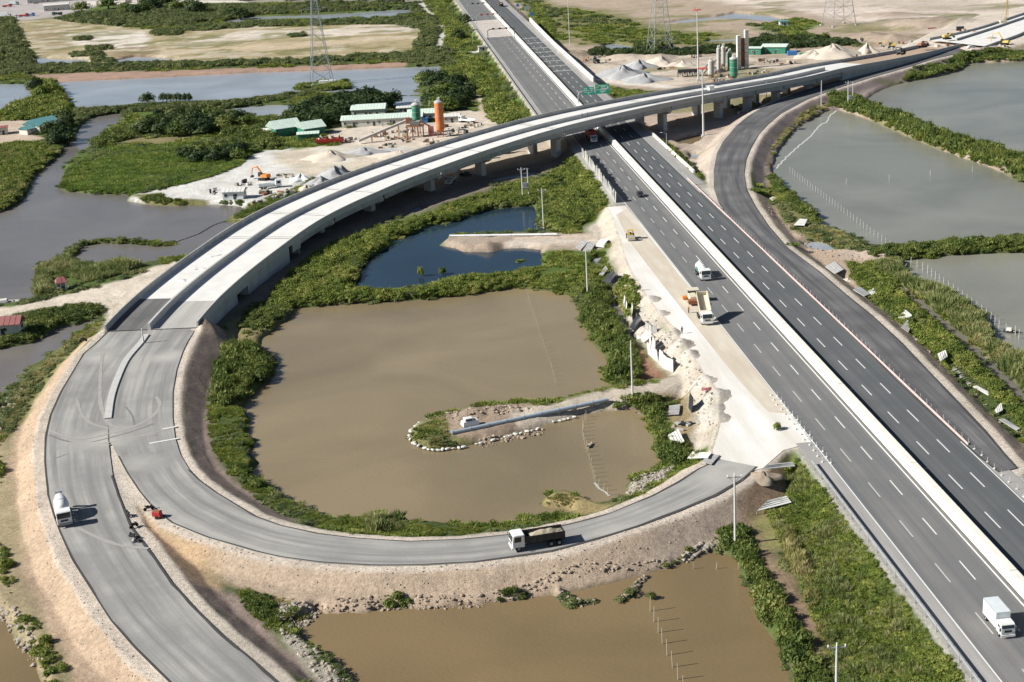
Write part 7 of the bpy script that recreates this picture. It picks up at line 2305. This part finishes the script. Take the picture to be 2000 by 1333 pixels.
# ------------------------------------------------------------------ loose sheets, hoardings and tarps
def sheet(label, quad, lift, m, name='sheet', th=.12, posts=True, z=None, ribs=3, cat='sheet'):
    P = [Vector(on(a, b, z)) for a, b in quad]
    c = sum(P, Vector()) / len(P)
    t = thing(name, label, cat, tuple(c), 0)
    if isinstance(lift, (int, float)):
        lift = [lift] * len(P)
    Q = [Vector((p.x - c.x, p.y - c.y, p.z - c.z + l)) for p, l in zip(P, lift)]
    n = len(Q)
    q = MB().add([v for v in Q] + [v + Vector((0, 0, th)) for v in Q], [tuple(range(n - 1, -1, -1)), tuple(range(n, 2 * n))] + [(i, (i + 1) % n, (i + 1) % n + n, i + n) for i in range(n)])
    q.build('panel', m, t)
    if n == 4:
        q = MB()
        for k in range(1, ribs + 1):
            f_ = k / (ribs + 1)
            a, b = Q[0].lerp(Q[1], f_), Q[3].lerp(Q[2], f_)
            q.cyl(a + Vector((0, 0, th + .02)), b + Vector((0, 0, th + .02)), .05, .05, 4)
        q.build('rib', M_slabgrey, t)
    if posts:
        for v, l in zip(Q, lift):
            if l > .4:
                MB().cyl((v.x, v.y, v.z - l - .2), (v.x, v.y, v.z), .05, .05, 5).build('post', M_stake, t)
    return t


for quad, lift, m, lb in [
    ([(1305, 856), (1325, 848), (1337, 872), (1317, 880)], [.5, .9, .9, .5], M_slab, 'white sheet roof tilted over the bank at the pond corner'),
    ([(1343, 903), (1353, 888), (1390, 890), (1383, 903)], [.7, .5, .4, .8], M_slab, 'cream sheet lying beside the inner edge of the loop'),
    ([(1370, 908), (1385, 892), (1406, 892), (1390, 912)], [.5, .3, .2, .4], M_slabgrey, 'grey ribbed sheet next to the cream one at the loop edge'),
    ([(1489, 928), (1500, 918), (1548, 913), (1553, 922)], [1.0, .9, .9, 1.0], M_slab, 'long cream sheet on the earth corner beside the motorway'),
    ([(1478, 1005), (1500, 985), (1536, 976), (1546, 988)], [.5, .6, .6, .5], M_slab, 'large cream sheet lying below the motorway corner, upper of the verge'),
    ([(1305, 814), (1307, 796), (1329, 793), (1326, 813)], .25, M_slabgrey, 'pinkish framed panel lying on the dry bank'),
    ([(1612, 524), (1630, 514), (1648, 530), (1631, 538)], [.3, .4, .4, .3], M_slab, 'square cream sheet beside the fresh ramp near the hedge head'),
    ([(1666, 569), (1680, 565), (1700, 578), (1688, 582)], [.3, .5, .4, .3], M_slab, 'cream sheet leaning at the hedge, second from the top'),
    ([(1695, 572), (1706, 568), (1711, 577), (1702, 580)], [.4, .6, .4, .3], M_slab, 'small bent sheet right of the second cream one'),
    ([(1754, 624), (1768, 612), (1781, 624), (1770, 638)], [.3, .8, .9, .4], M_slab, 'grey white ribbed sheet at the hedge foot'),
    ([(1760, 642), (1770, 634), (1780, 642), (1774, 652)], [.2, .6, .5, .2], M_slabgrey, 'lower piece of the ribbed sheet at the hedge foot'),
    ([(1831, 700), (1846, 696), (1850, 709), (1836, 715)], [.9, 1.3, 1.3, .9], M_slab, 'raised white framed table like sheet beside the hedge'),
    ([(1900, 759), (1908, 757), (1937, 773), (1930, 776)], .3, M_slab, 'long narrow sheet lying in the hedge edge'),
    ([(1943, 806), (1955, 796), (1958, 808), (1946, 813)], [.5, .9, .6, .4], M_slab, 'small upright sheet near the ramp tip'),
    ([(1950, 824), (1962, 823), (1993, 842), (1985, 846)], .4, M_slabgrey, 'grey ribbed sheets at the right edge beside the ramp tip'),
    ([(1550, 447), (1562, 438), (1577, 439), (1571, 448)], [1.0, 1.5, 1.5, 1.0], M_slab, 'white tilted sheet over a dark hole beside the fish pond'),
    ([(1503, 390), (1511, 386), (1517, 391), (1508, 395)], .3, M_slab, 'small white sheet among bushes by the fish pond'),
    ([(1124, 485), (1138, 474), (1148, 478), (1134, 491)], [.3, .9, .6, .2], M_slabgrey, 'leftmost grey slab tipped beside the upper causeway'),
    ([(1138, 492), (1150, 478), (1163, 482), (1152, 495)], [.2, .8, .6, .2], M_slabgrey, 'middle grey slab tipped beside the upper causeway'),
    ([(1162, 484), (1174, 472), (1188, 474), (1180, 487)], [.4, .7, .6, .4], M_slab, 'rightmost pale slab beside the upper causeway'),
    ([(1170, 538), (1183, 524), (1188, 530), (1178, 540)], [.2, .6, .5, .2], M_slabgrey, 'small broken slab beside the little spring pool'),
    ([(1240, 662), (1262, 650), (1275, 662), (1258, 672)], [.3, .6, .6, .3], M_slab, 'pink white ribbed sheet lying behind the standing fence')]:
    sheet(lb, quad, lift, m)
for k, (px, py) in enumerate([(1856, 716), (1862, 722), (1869, 729), (1876, 736), (1884, 743), (1890, 749)]):
    sheet('grey slab in the stepped row beside the hedge, number of steps down from the framed sheet', [(px - 4, py), (px + 3, py - 3), (px + 8, py + 2), (px, py + 5)], .15, M_slabgrey, posts=False, ribs=1)['group'] = 'grey slabs in a stepped row'
for o in list(COL.objects):
    if o.get('group') == 'grey slabs in a stepped row':
        o['label'] = 'grey concrete slab in the stepped row beside the hedge'


def standing(name, label, pts, h, m, cat='fence', z=None, lean=0.0):
    """row of separate upright panels along a traced line"""
    P = [Vector(on(a, b, z)) for a, b in pts]
    t = thing(name, label, cat, tuple(P[0]), 0)
    R_ = random.Random(len(pts))
    for a, b in zip(P[:-1], P[1:]):
        d = b - a
        L = Vector((d.x, d.y, 0)).length
        n = max(1, round(L / 2.2))
        for k in range(n):
            p0, p1 = a.lerp(b, k / n) - P[0], a.lerp(b, (k + .94) / n) - P[0]
            nn = Vector((-d.y, d.x, 0)).normalized()
            le = nn * (lean + R_.uniform(-.12, .12)) * h
            hh = h * R_.uniform(.92, 1.06)
            up = Vector((0, 0, hh))
            th = nn * .06
            MB().add([p0 - th, p1 - th, p1 + th, p0 + th, p0 - th + up + le, p1 - th + up + le, p1 + th + up + le, p0 + th + up + le], [(3, 2, 1, 0), (4, 5, 6, 7), (0, 1, 5, 4), (1, 2, 6, 5), (2, 3, 7, 6), (3, 0, 4, 7)]).build('panel', m, t)
            MB().cyl(p0 + th * 2, p0 + th * 2 + up * 1.08 + le, .06, .06, 5).build('post', M_stake, t)
    return t


standing('hoarding', 'row of grey upright sheets along the left shoulder casting a wide shadow', [(1138, 306), (1160, 338), (1180, 364), (1203, 397)], 3.3, M_slabgrey, z=4.0)
standing('hoarding', 'line of pale upright sheets leaning along the muddy strip', [(1266, 692), (1280, 704), (1300, 722), (1316, 728)], 3.0, M_slab)
standing('hoarding', 'short upright sheets above the leaning line', [(1268, 668), (1280, 690)], 2.6, M_slab)
standing('hoarding', 'pair of thin upright posts and sheets over the mud, upper ones', [(1218, 598), (1224, 614)], 2.6, M_slab)
standing('hoarding', 'thin upright sheet between tarpaulin and mud', [(1233, 612), (1236, 630)], 2.4, M_slab)
standing('hoarding', 'broken upright sheets in the grassy hollow behind the tarpaulin', [(1262, 645), (1274, 655), (1284, 650)], 2.2, M_slabgrey)
standing('hoarding', 'dark faced upright sheet on the bank near the pink heap', [(1345, 797), (1352, 808)], 3.0, M_tarp)


def tarp(label, px, py, w, d_, h, seed=1, m=M_tarp):
    p = on(px, py)
    t = thing('tarpaulin_tent', label, 'tarpaulin', p, seed)
    R_ = random.Random(seed)
    nx, ny = 9, 7
    Vv = []
    for i in range(nx):
        for j in range(ny):
            x, y = (i / (nx - 1) - .5) * w, (j / (ny - 1) - .5) * d_
            zz2 = h * (1 - abs(y) / (d_ / 2) * .9) * (1 - .35 * (abs(x) / (w / 2)) ** 2) + R_.uniform(-.1, .1)
            if i in (0, nx - 1) or j in (0, ny - 1):
                zz2 = -.1
            Vv.append((x + R_.uniform(-.1, .1), y + R_.uniform(-.1, .1), zz2))
    MB().add(Vv, [(i * ny + j, (i + 1) * ny + j, (i + 1) * ny + j + 1, i * ny + j + 1) for i in range(nx - 1) for j in range(ny - 1)]).build('cover', m, t)
    MB().cyl((-w * .4, 0, 0), (-w * .4, 0, h * 1.05), .06, .06, 5).cyl((w * .4, 0, 0), (w * .4, 0, h * 1.05), .06, .06, 5).build('pole', M_stake, t)


tarp('black tarpaulin tent at the top of the bank beside the haul road', 1199, 550, 4.2, 4.4, 2.8, 2)
tarp('black and grey tarpaulin sagging over the mud strip', 1248, 640, 3.4, 3.6, 2.9, 5)
tarp('small dark tarpaulin on the bank below the upper causeway road', 1188, 478, 1.8, 1.8, 1.2, 7)
scrap('pinkish equipment pile where the causeway meets the haul road', 1382, 762, 6, 1.4, [M_brickred, M_slab, M_silogrey], .8)
scrap('concrete blocks and boards on the sheet strewn bank', 1335, 830, 6, 1.6, [M_tarp, M_slabgrey, M_stake], .5)
scrap('planks and debris under the framed panel', 1322, 838, 5, 2.0, [M_dark, M_stake, M_slabgrey], .4)

# ------------------------------------------------------------------ pipes, pontoon, sandbags
def pipe(label, a, b, r, m, za, zb, n=6):
    A_, B_ = Vector(at(*a, za)), Vector(at(*b, zb))
    t = thing('pipe', label, 'pipe', tuple(A_), 0)
    for k in range(n):
        p0, p1 = (B_ - A_) * (k / n), (B_ - A_) * ((k + .985) / n)
        MB().cyl(p0, p1, r, r, 12).build('pipe_section', m, t)
        MB().cyl(p0, p0 + (B_ - A_).normalized() * .25, r * 1.15, r * 1.15, 12).build('flange', m, t)
    for k in range(n + 1):
        p0 = (B_ - A_) * (k / n)
        MB().box((p0.x, p0.y, p0.z - .55), (.9, .5, .45)).build('support', M_stake, t)


pipe('long blue grey dredge pipe lying along the causeway in the brown pond', (882, 846), (1188, 781), .42, M_pipe, 1.5, 1.75, 9)
pipe('long white pipe along the upper causeway by the blue pond', (878, 461), (1088, 458), .32, M_pipew, 1.6, 1.7, 7)
p = on(918, 832)
t = thing('pump_unit', 'white pump unit beside the blue grey pipe on the causeway tip', 'pump', p, .35)
MB().box((0, 0, .75), (3.4, 1.8, 1.0), taper=(.9, .9)).build('hull', M_white, t, bevel=.06)
MB().box((-.3, 0, 1.5), (1.8, 1.4, .6), taper=(.9, .9)).build('cabin', M_white, t, bevel=.05)
MB().box((-.3, -.72, 1.5), (1.3, .05, .35)).build('window', M_glass, t)
sb = None
bagline = spline([at(a, b, .3) for a, b in [(905, 806), (875, 812), (850, 816), (818, 828), (802, 843), (800, 858), (818, 872), (845, 879), (880, 877), (905, 873)]], 8)
bagline = resample(bagline, 34)[0]
bag2 = resample(np.array([at(a, b, .3) for a, b in [(930, 868), (985, 854), (1050, 838)]]), 12)[0]
bag3 = resample(np.array([at(a, b, .3) for a, b in [(1083, 824), (1130, 813)]]), 6)[0]
for bl, gl in ((bagline, 'white sandbag in the row round the causeway tip'), (bag2, 'white sandbag along the near side of the causeway'), (bag3, 'white sandbag near the stake line end of the causeway')):
    for k, q_ in enumerate(bl):
        if R.random() < .12:
            continue
        if sb is None:
            sb = MB().lathe([(.12, -.55), (.32, -.4), (.38, 0), (.32, .4), (.12, .55)], axis='X', n=8).build('sandbag', M_slab)
            o = sb
        else:
            o = sb.copy()
            COL.objects.link(o)
        o.location = (q_[0] + R.uniform(-.15, .15), q_[1] + R.uniform(-.15, .15), .32)
        o.rotation_euler = (R.uniform(-.2, .2), R.uniform(-.2, .2), R.uniform(0, 3.1))
        s_ = R.uniform(.6, 1.0)
        o.scale = (s_, s_, s_ * .7)
        tag(o, gl, 'sandbag', 'sandbags edging the causeway')

# ------------------------------------------------------------------ stakes and nets in the ponds
stake_src = {}


def stakes(label, group, line, n, h, r=.07, lean=.06, mt=M_stake, z=-.4):
    P = resample(np.array([at(a, b, 0) for a, b in line]), n)[0]
    for q_ in P:
        key = (round(h, 2), r, mt.name)
        if key not in stake_src:
            o = MB().cyl((0, 0, 0), (0, 0, h), r, r * .8, 6).build('stake', mt)
            stake_src[key] = o
        else:
            o = stake_src[key].copy()
            COL.objects.link(o)
        o.location = (q_[0], q_[1], z)
        o.rotation_euler = (R.uniform(-lean, lean), R.uniform(-lean, lean), 0)
        tag(o, label, 'stake', group)


stakes('thin pale stake in the line running down the brown pond', 'stakes in the upper brown pond', [(1030, 577), (1042, 612), (1052, 643), (1062, 675), (1075, 710), (1082, 735), (1086, 752)], 26, 1.7, .045)
stakes('stake in the lower net line of the brown pond', 'stakes in the lower brown pond', [(1146, 815), (1138, 838), (1140, 862), (1150, 892), (1156, 920), (1164, 948), (1188, 968)], 20, 2.0, .06, .14)
stakes('wooden stake in the diagonal row across the ochre pond', 'stakes in the ochre pond', [(1270, 1194), (1278, 1217), (1288, 1242), (1296, 1264), (1306, 1287), (1316, 1308), (1326, 1331), (1336, 1352)], 8, 2.9, .075, .04)
stakes('short stake near the right bank of the ochre pond', 'short stakes in the ochre pond', [(1312, 1108), (1380, 1112), (1413, 1113), (1442, 1112)], 4, 1.6, .06, .2)
stakes('pale stake in the long row across the fish pond', 'stakes in the fish pond', [(1543, 337), (1600, 380), (1660, 426), (1700, 456), (1738, 482)], 34, 2.3, .07, .03, M_pole)
stakes('lone pale stake standing in open water of the fish pond', 'lone stakes in the fish pond', [(1653, 360), (1740, 352), (1822, 343), (1899, 336)], 4, 2.3, .07, .1, M_pole)
stakes('pale stake in the row beside the reeds of the right pond', 'stakes in the right pond', [(1779, 518), (1793, 524), (1810, 533), (1838, 556), (1867, 575), (1895, 597), (1917, 612), (1940, 632), (1951, 643)], 20, 2.6, .08, .03, M_pole)
stakes('stake near the moored fishing boat', 'stakes by the fishing boat', [(1965, 650), (1982, 654), (1990, 662)], 3, 2.6, .08, .03, M_pole)


def net(label, line, m, w=.35, n=60, amp=.4):
    P = resample(spline([at(a, b, 0) for a, b in line], 8), n)[0]
    N_ = normals2(P)
    A_, B_ = P.copy(), P.copy()
    for k in range(len(P)):
        d_ = amp * math.sin(k * 1.7) * R.random()
        A_[k, :2] += N_[k] * (d_ - w / 2)
        B_[k, :2] += N_[k] * (d_ + w / 2)
    A_[:, 2] = .03
    B_[:, 2] = .14
    tag(ribbon('fishing_net', A_, B_, m, n, 2), label, 'net')


net('white net floating in a bent line below the long dyke', [(1634, 217), (1620, 228), (1616, 238), (1604, 244), (1596, 252), (1582, 268), (1565, 282), (1548, 297), (1530, 314), (1516, 330)], M_slab, .55)
net('dark float line between ring dyke and viaduct', [(338, 475), (352, 470), (372, 463), (388, 457), (405, 447), (422, 438), (442, 432)], M_dark, .5)
net('pale rope line along the lower stakes of the brown pond', [(1162, 944), (1170, 955), (1182, 962), (1190, 970)], M_slab, .5, 20, .1)


def boat(label, px, py, L, w, rz, m, deck=None, z=0):
    t = thing('boat', label, 'boat', at(px, py, z), rz)
    prof = [(-.5, .35, .8), (-.3, .5, .55), (.1, .5, .5), (.38, .3, .6), (.5, .03, .85)]
    Vv, Ff = [], []
    for x, ww, hh in prof:
        Vv += [(x * L, -ww * w, hh * .7), (x * L, -ww * w * .55, -.15), (x * L, ww * w * .55, -.15), (x * L, ww * w, hh * .7), (x * L, ww * w * .8, hh * .7 - .05), (x * L, 0, .08), (x * L, -ww * w * .8, hh * .7 - .05)]
    for k in range(len(prof) - 1):
        for j in range(7):
            Ff.append((k * 7 + j, k * 7 + (j + 1) % 7, k * 7 + 7 + (j + 1) % 7, k * 7 + 7 + j))
    Ff += [tuple(range(6, -1, -1)), tuple(28 + j for j in range(7))]
    MB().add(Vv, Ff).build('hull', m, t)
    MB().box((-.1 * L, 0, .4), (.3, w * .8, .08)).box((.15 * L, 0, .4), (.3, w * .8, .08)).build('thwart', M_stake, t)
    if deck:
        MB().box((-.15 * L, 0, .8), (L * .35, w * .7, .7), taper=(.85, .8)).build('cover', deck, t, bevel=.06)
    return t


boat('small dark boat with white bundles moored beside the stakes', 1976, 650, 3.6, 1.5, -.5, M_dark, M_slab)
boat('low grey boat against the middle dyke', 1767, 506, 3.2, 1.0, .35, M_slabgrey)
boat('half sunken boat at the head of the right reeds', 1763, 520, 2.6, .9, .1, M_slabgrey)
boat('tiny skiff beside the lower net line of the brown pond', 1151, 872, 2.2, .8, 1.2, M_stake)
boat('barge with grey cover moored at the left edge', 15, 592, 9, 3.2, .2, M_slabgrey, M_slab)
boat('long flat raft below the covered barge', 18, 604, 9, 2.0, .15, M_stake)

# ------------------------------------------------------------------ posts and pink rail between motorway and fresh ramp
pr = thing('low_rail', 'long low pinkish rail between the right carriageway and the fresh ramp', 'rail', hw(21.95, 0), 0)
for a in np.arange(228, 462, 6.0):
    S = np.array([hw(21.95, a, HZ), hw(21.95, a + 5.92, HZ)]) - np.array(hw(21.95, 0, HZ))
    sweep('rail_section', S, np.array([HN, HN]), [(-.13, 0), (.13, 0), (.1, .38), (-.1, .38)], mat('pinkish rail', (.58, .44, .40), .8, .15, .8), pr)
src = None
for a in np.arange(200, 470, 2.9):
    off = 22.3 + R.uniform(-.15, .15)
    if src is None:
        src = MB().box((0, 0, .08), (.34, .34, .16)).cyl((0, 0, .1), (0, 0, .95), .035, .03, 6).build('delineator_post', M_slab)
        o = src
    else:
        o = src.copy()
        COL.objects.link(o)
    o.location = hw(off, a, HZ - .01)
    o.rotation_euler = (R.uniform(-.1, .1), R.uniform(-.1, .1), R.uniform(0, 3))
    tag(o, 'short post on a white foot in the row along the pinkish rail', 'post', 'posts along the pinkish rail')
for a in np.arange(226, 262, 2.6):
    for off in (-3.55, -4.9):
        o = src.copy()
        COL.objects.link(o)
        o.location = hw(off + R.uniform(-.2, .2), a + (off < -4) * .8, HZ - .01)
        tag(o, 'thin post on a white foot where the haul road meets the left carriageway', 'post', 'posts at the haul road mouth')


# ------------------------------------------------------------------ rubble: real stones, joined
def rocks(name, label, polys, n, s0, s1, m, z=1.0, bury=.3, mode='ground'):
    bm = bmesh.new()
    for poly in polys:
        P = W(poly, z)
        a, b = P.min(0), P.max(0)
        k = 0
        tries = 0
        while k < n // len(polys) and tries < n * 30:
            tries += 1
            x, y = R.uniform(a[0], b[0]), R.uniform(a[1], b[1])
            if sdf(P, np.array([x]), np.array([y]))[0] > 0:
                continue
            k += 1
            s_ = s0 + (s1 - s0) * R.random() ** 2.5
            zz2 = gr1(x, y)
            r_ = bmesh.ops.create_icosphere(bm, subdivisions=1, radius=s_)
            M = Matrix.Translation((x, y, zz2 + s_ * (.5 - bury))) @ Matrix.Rotation(R.uniform(0, 6), 4, 'Z') @ Matrix.Rotation(R.uniform(-.5, .5), 4, 'X')
            for v in r_['verts']:
                v.co = M @ Vector((v.co.x * 1.25 + R.uniform(-.2, .2) * s_, v.co.y * .9 + R.uniform(-.2, .2) * s_, v.co.z * .6 + R.uniform(-.15, .15) * s_))
    me = bpy.data.meshes.new(name)
    bm.to_mesh(me)
    bm.free()
    me.materials.append(m)
    o = bpy.data.objects.new(name, me)
    COL.objects.link(o)
    tag(o, label, 'rubble', kind='stuff')


M_rockp = mat('pale rubble', (.34, .30, .245), .95, .3, 1.2, .5)
rocks('rubble', 'broken rock along the toe between the two embankments at the ochre pond', [[(545, 1180), (600, 1178), (618, 1190), (605, 1208), (560, 1228), (540, 1215)], [(545, 1232), (600, 1250), (640, 1278), (665, 1300), (700, 1360), (690, 1400), (640, 1350), (600, 1300), (555, 1250)]], 460, .1, .5, M_rockp)
rocks('rubble', 'rocks at the waterline below the loop embankment', [[(615, 1180), (760, 1172), (930, 1168), (1040, 1148), (1112, 1125), (1240, 1105), (1310, 1100), (1240, 1118), (1112, 1136), (1045, 1162), (930, 1184), (760, 1190), (620, 1194)]], 420, .1, .4, M_rock, .4)
rocks('rubble', 'pale broken rock at the right corner of the brown pond', [[(1220, 952), (1240, 932), (1285, 922), (1310, 912), (1320, 925), (1280, 950), (1228, 968)]], 240, .12, .45, M_rockp)
rocks('rubble', 'stones round the ring in the ochre pond', [[(1088, 1154), (1096, 1154), (1102, 1168), (1135, 1176), (1162, 1172), (1164, 1180), (1135, 1184), (1096, 1176)], [(1205, 1168), (1226, 1160), (1250, 1130), (1268, 1124), (1262, 1132), (1230, 1168), (1210, 1176)]], 90, .12, .4, M_rock, .2)
rocks('rubble', 'rocks at the head of the ochre pond below the power pole', [[(1330, 1092), (1345, 1080), (1365, 1068), (1395, 1062), (1392, 1072), (1362, 1082), (1345, 1096)]], 90, .15, .55, M_rockp, .4)
rocks('rubble', 'rubble along the lower left shoreline', [[(0, 1170), (30, 1185), (65, 1240), (82, 1290), (70, 1300), (35, 1255), (0, 1205)], [(0, 790), (50, 740), (60, 735), (40, 775), (0, 850)]], 220, .12, .55, M_rockp)
rocks('rubble', 'small rocks and clods on the bank beside the haul road', [[(1215, 560), (1290, 640), (1350, 710), (1395, 780), (1400, 850), (1370, 850), (1330, 720), (1250, 650)]], 300, .08, .4, M_rockp, 2.6)
rocks('rubble', 'clods along the toe of the fresh ramp bank', [[(1500, 400), (1600, 470), (1690, 500), (1760, 600), (1850, 700), (1980, 830), (1970, 840), (1840, 710), (1740, 620), (1640, 510), (1500, 420)]], 320, .1, .45, M_rock, 2)
rocks('rubble', 'clods and spoil on the causeway mounds', [[(870, 806), (960, 792), (1050, 790), (1050, 800), (880, 822)], [(930, 850), (1000, 836), (1060, 826), (1060, 834), (940, 862)]], 260, .1, .5, M_rock, 1.5)
rocks('gravel_edge', 'row of white painted stones along the left carriageway edge', [[(1222, 405), (1232, 405), (1300, 485), (1390, 590), (1480, 700), (1545, 780), (1538, 782), (1470, 702), (1380, 594), (1290, 488)]], 900, .08, .2, M_gravel, 4)
rocks('rubble', 'loose stones strewn over the outer loop slope', [[(300, 1010), (500, 1092), (800, 1112), (1000, 1098), (1200, 1060), (1400, 990), (1440, 1000), (1240, 1090), (1040, 1140), (800, 1165), (620, 1165), (430, 1110)]], 500, .05, .2, M_rockp, 2.2)
rocks('rubble', 'loose stones strewn over the left embankment slope', [[(85, 760), (70, 850), (75, 960), (130, 1110), (240, 1270), (320, 1350), (230, 1350), (140, 1240), (60, 1080), (30, 950), (45, 830)]], 420, .05, .18, M_rockp, 2.4)
p = on(740, 1141)
o = MB().lathe([(.1, 0), (.42, .05), (.5, .3), (.3, .55), (.05, .6)], n=9).build('boulder', M_slab, None, p)
tag(o, 'white boulder alone on the outer slope of the loop', 'boulder')
p = on(1176, 1120, .3)
t = thing('culvert', 'dark broken concrete culvert at the waterline of the ochre pond', 'culvert', p, .3)
MB().box((0, 0, .3), (2.2, .9, .18), tilt=('X', .3)).build('slab', M_dark, t)
MB().box((-.9, -.2, .1), (.4, .6, .6)).box((.9, .1, .1), (.4, .6, .6)).build('block', M_rockp, t)
# white sand sheets lying on the upper ramp lane, material strewn on deck
for px, py, lb in [(415, 500, 'white crumpled sheet on the upper viaduct lane, farthest of the three'), (385, 525, 'white crumpled sheet on the upper viaduct lane, middle one'), (350, 548, 'white crumpled sheet on the upper viaduct lane, nearest one')]:
    zd = float(np.interp(at(px, py, 6)[1], VS[:20, 1], VS[:20, 2])) if False else None
    i_ = int(np.argmin([np.hypot(*(vpt(i, -6)[:2] - np.array(at(px, py, VS[i, 2])[:2]))) for i in range(nV)]))
    q_ = at(px, py, VS[i_, 2] + .04)
    o = heap('plastic_sheet', 2.2, .16, M_white, None, q_, px, 16, .5, .5, .3)
    tag(o, lb, 'sheet')

for (a, b, lb) in [((292, 867), (349, 857), 'white strip laid across the loop ramp near the sandy crossing'), ((345, 834), (318, 839), 'short white streak at the inner edge of the loop ramp')]:
    A_, B_ = np.array(atf(*a, zr1)), np.array(atf(*b, zr1))
    d_ = (B_ - A_) / np.linalg.norm(B_ - A_)
    n_ = np.array([-d_[1], d_[0], 0]) * .3
    q = MB().add([tuple(A_ - n_), tuple(B_ - n_), tuple(B_ + n_), tuple(A_ + n_)] + [tuple(v + np.array([0, 0, .06])) for v in (A_ - n_, B_ - n_, B_ + n_, A_ + n_)], [(3, 2, 1, 0), (4, 5, 6, 7), (0, 1, 5, 4), (1, 2, 6, 5), (2, 3, 7, 6), (3, 0, 4, 7)])
    tag(q.build('lime_strip', M_slab, None, (0, 0, .03)), lb, 'strip')

# name the outermost tree of each wood
for gname in (G1, G2, G3, G4, G5, 'trees behind the teal roofed house', 'small trees in a row on the narrow dyke'):
    ts = sorted([o for o in COL.objects if o.get('group') == gname and o.parent is None], key=lambda o: proj(o.location)[0])
    if len(ts) > 3:
        ts[0]['label'] = 'leftmost ' + ts[0]['label']
        ts[-1]['label'] = 'rightmost ' + ts[-1]['label']
        ny = max(ts[1:-1], key=lambda o: proj(o.location)[1])
        ny['label'] = 'nearest ' + ny['label']

# dust and tyre arcs where lorries turn across the joined ramps
M_trk = mat('tyre dust', (.345, .33, .305), .95, .12, .8)
M_trd = mat('tyre mark', (.205, .20, .19), .95, .15, .8)
for k, (c, m, w) in enumerate([([(98, 842), (125, 852), (165, 857), (215, 847), (265, 832), (300, 812), (312, 790), (305, 775)], M_trk, .5), ([(96, 850), (130, 862), (175, 864), (215, 855), (262, 842), (300, 828)], M_trd, .35),
                               ([(200, 690), (196, 740), (196, 785), (206, 818), (222, 835), (250, 838)], M_trk, .5), ([(150, 780), (160, 810), (180, 828), (214, 838)], M_trk, .4), ([(110, 895), (150, 882), (200, 872), (250, 862), (310, 850)], M_trd, .3),
                               ([(104, 880), (150, 870), (205, 866), (260, 855), (330, 838)], M_trk, .4), ([(245, 795), (258, 812), (262, 830)], M_trd, .3), ([(235, 740), (250, 700), (275, 668)], M_trk, .5), ([(150, 1030), (190, 1050), (235, 1066), (290, 1072)], M_trk, .5)]):
    P = resample(spline([np.array(atf(a, b, zr1)) for a, b in c], 6), 24)[0]
    N_ = normals2(P)
    A_, B_ = P.copy(), P.copy()
    ww = w * (.5 + .5 * vnoise(np.arange(24) * .7, np.arange(24) * 0. + k, 3))
    A_[:, :2] -= N_ * ww[:, None]
    B_[:, :2] += N_ * ww[:, None]
    ribbon('tyre_track', A_, B_, m, 24, 2, loop_r, lift=.024 + .003 * k)
for px, py, n, w, lb in [(680, 276, 6, 3, 'boards and scrap right of the red aggregate bin'), (745, 262, 8, 5, 'pallets in front of the barrack doors'), (790, 258, 7, 4, 'steel parts between barrack and plant'), (868, 250, 8, 4, 'scrap behind the orange silo'), (930, 245, 7, 5, 'timber near the lorry with the wooden bed'), (565, 345, 7, 5, 'pale blocks on the white spoil'), (480, 360, 6, 4, 'low debris on the white spoil near the reed field'), (420, 375, 5, 4, 'scattered offcuts on the white spit'), (560, 378, 7, 3, 'dark offcuts by the parapet below the grey heap'), (1300, 135, 6, 4, 'machine parts between the sand heaps'), (1420, 150, 9, 4, 'rusty platform parts between the second plant silos'), (1400, 160, 8, 4, 'pipes and frames at the foot of the grey silos'), (1540, 125, 7, 5, 'long timbers on the sand by the green container'), (1600, 128, 6, 5, 'forms stacked along the viaduct behind the sand heap'), (1720, 88, 8, 6, 'stacked forms on the far apron'), (1840, 92, 6, 5, 'blocks at the end of the brown fill'), (1905, 90, 7, 4, 'rubble beside the white booth'), (1680, 80, 8, 7, 'brown spoil boards near the hedge end'), (1190, 120, 6, 5, 'brown spoil and boards behind the grey heaps'), (1360, 112, 7, 5, 'dark frames behind the sand heaps')]:
    scrap(lb, px, py, n, w, mm_, 1.6)
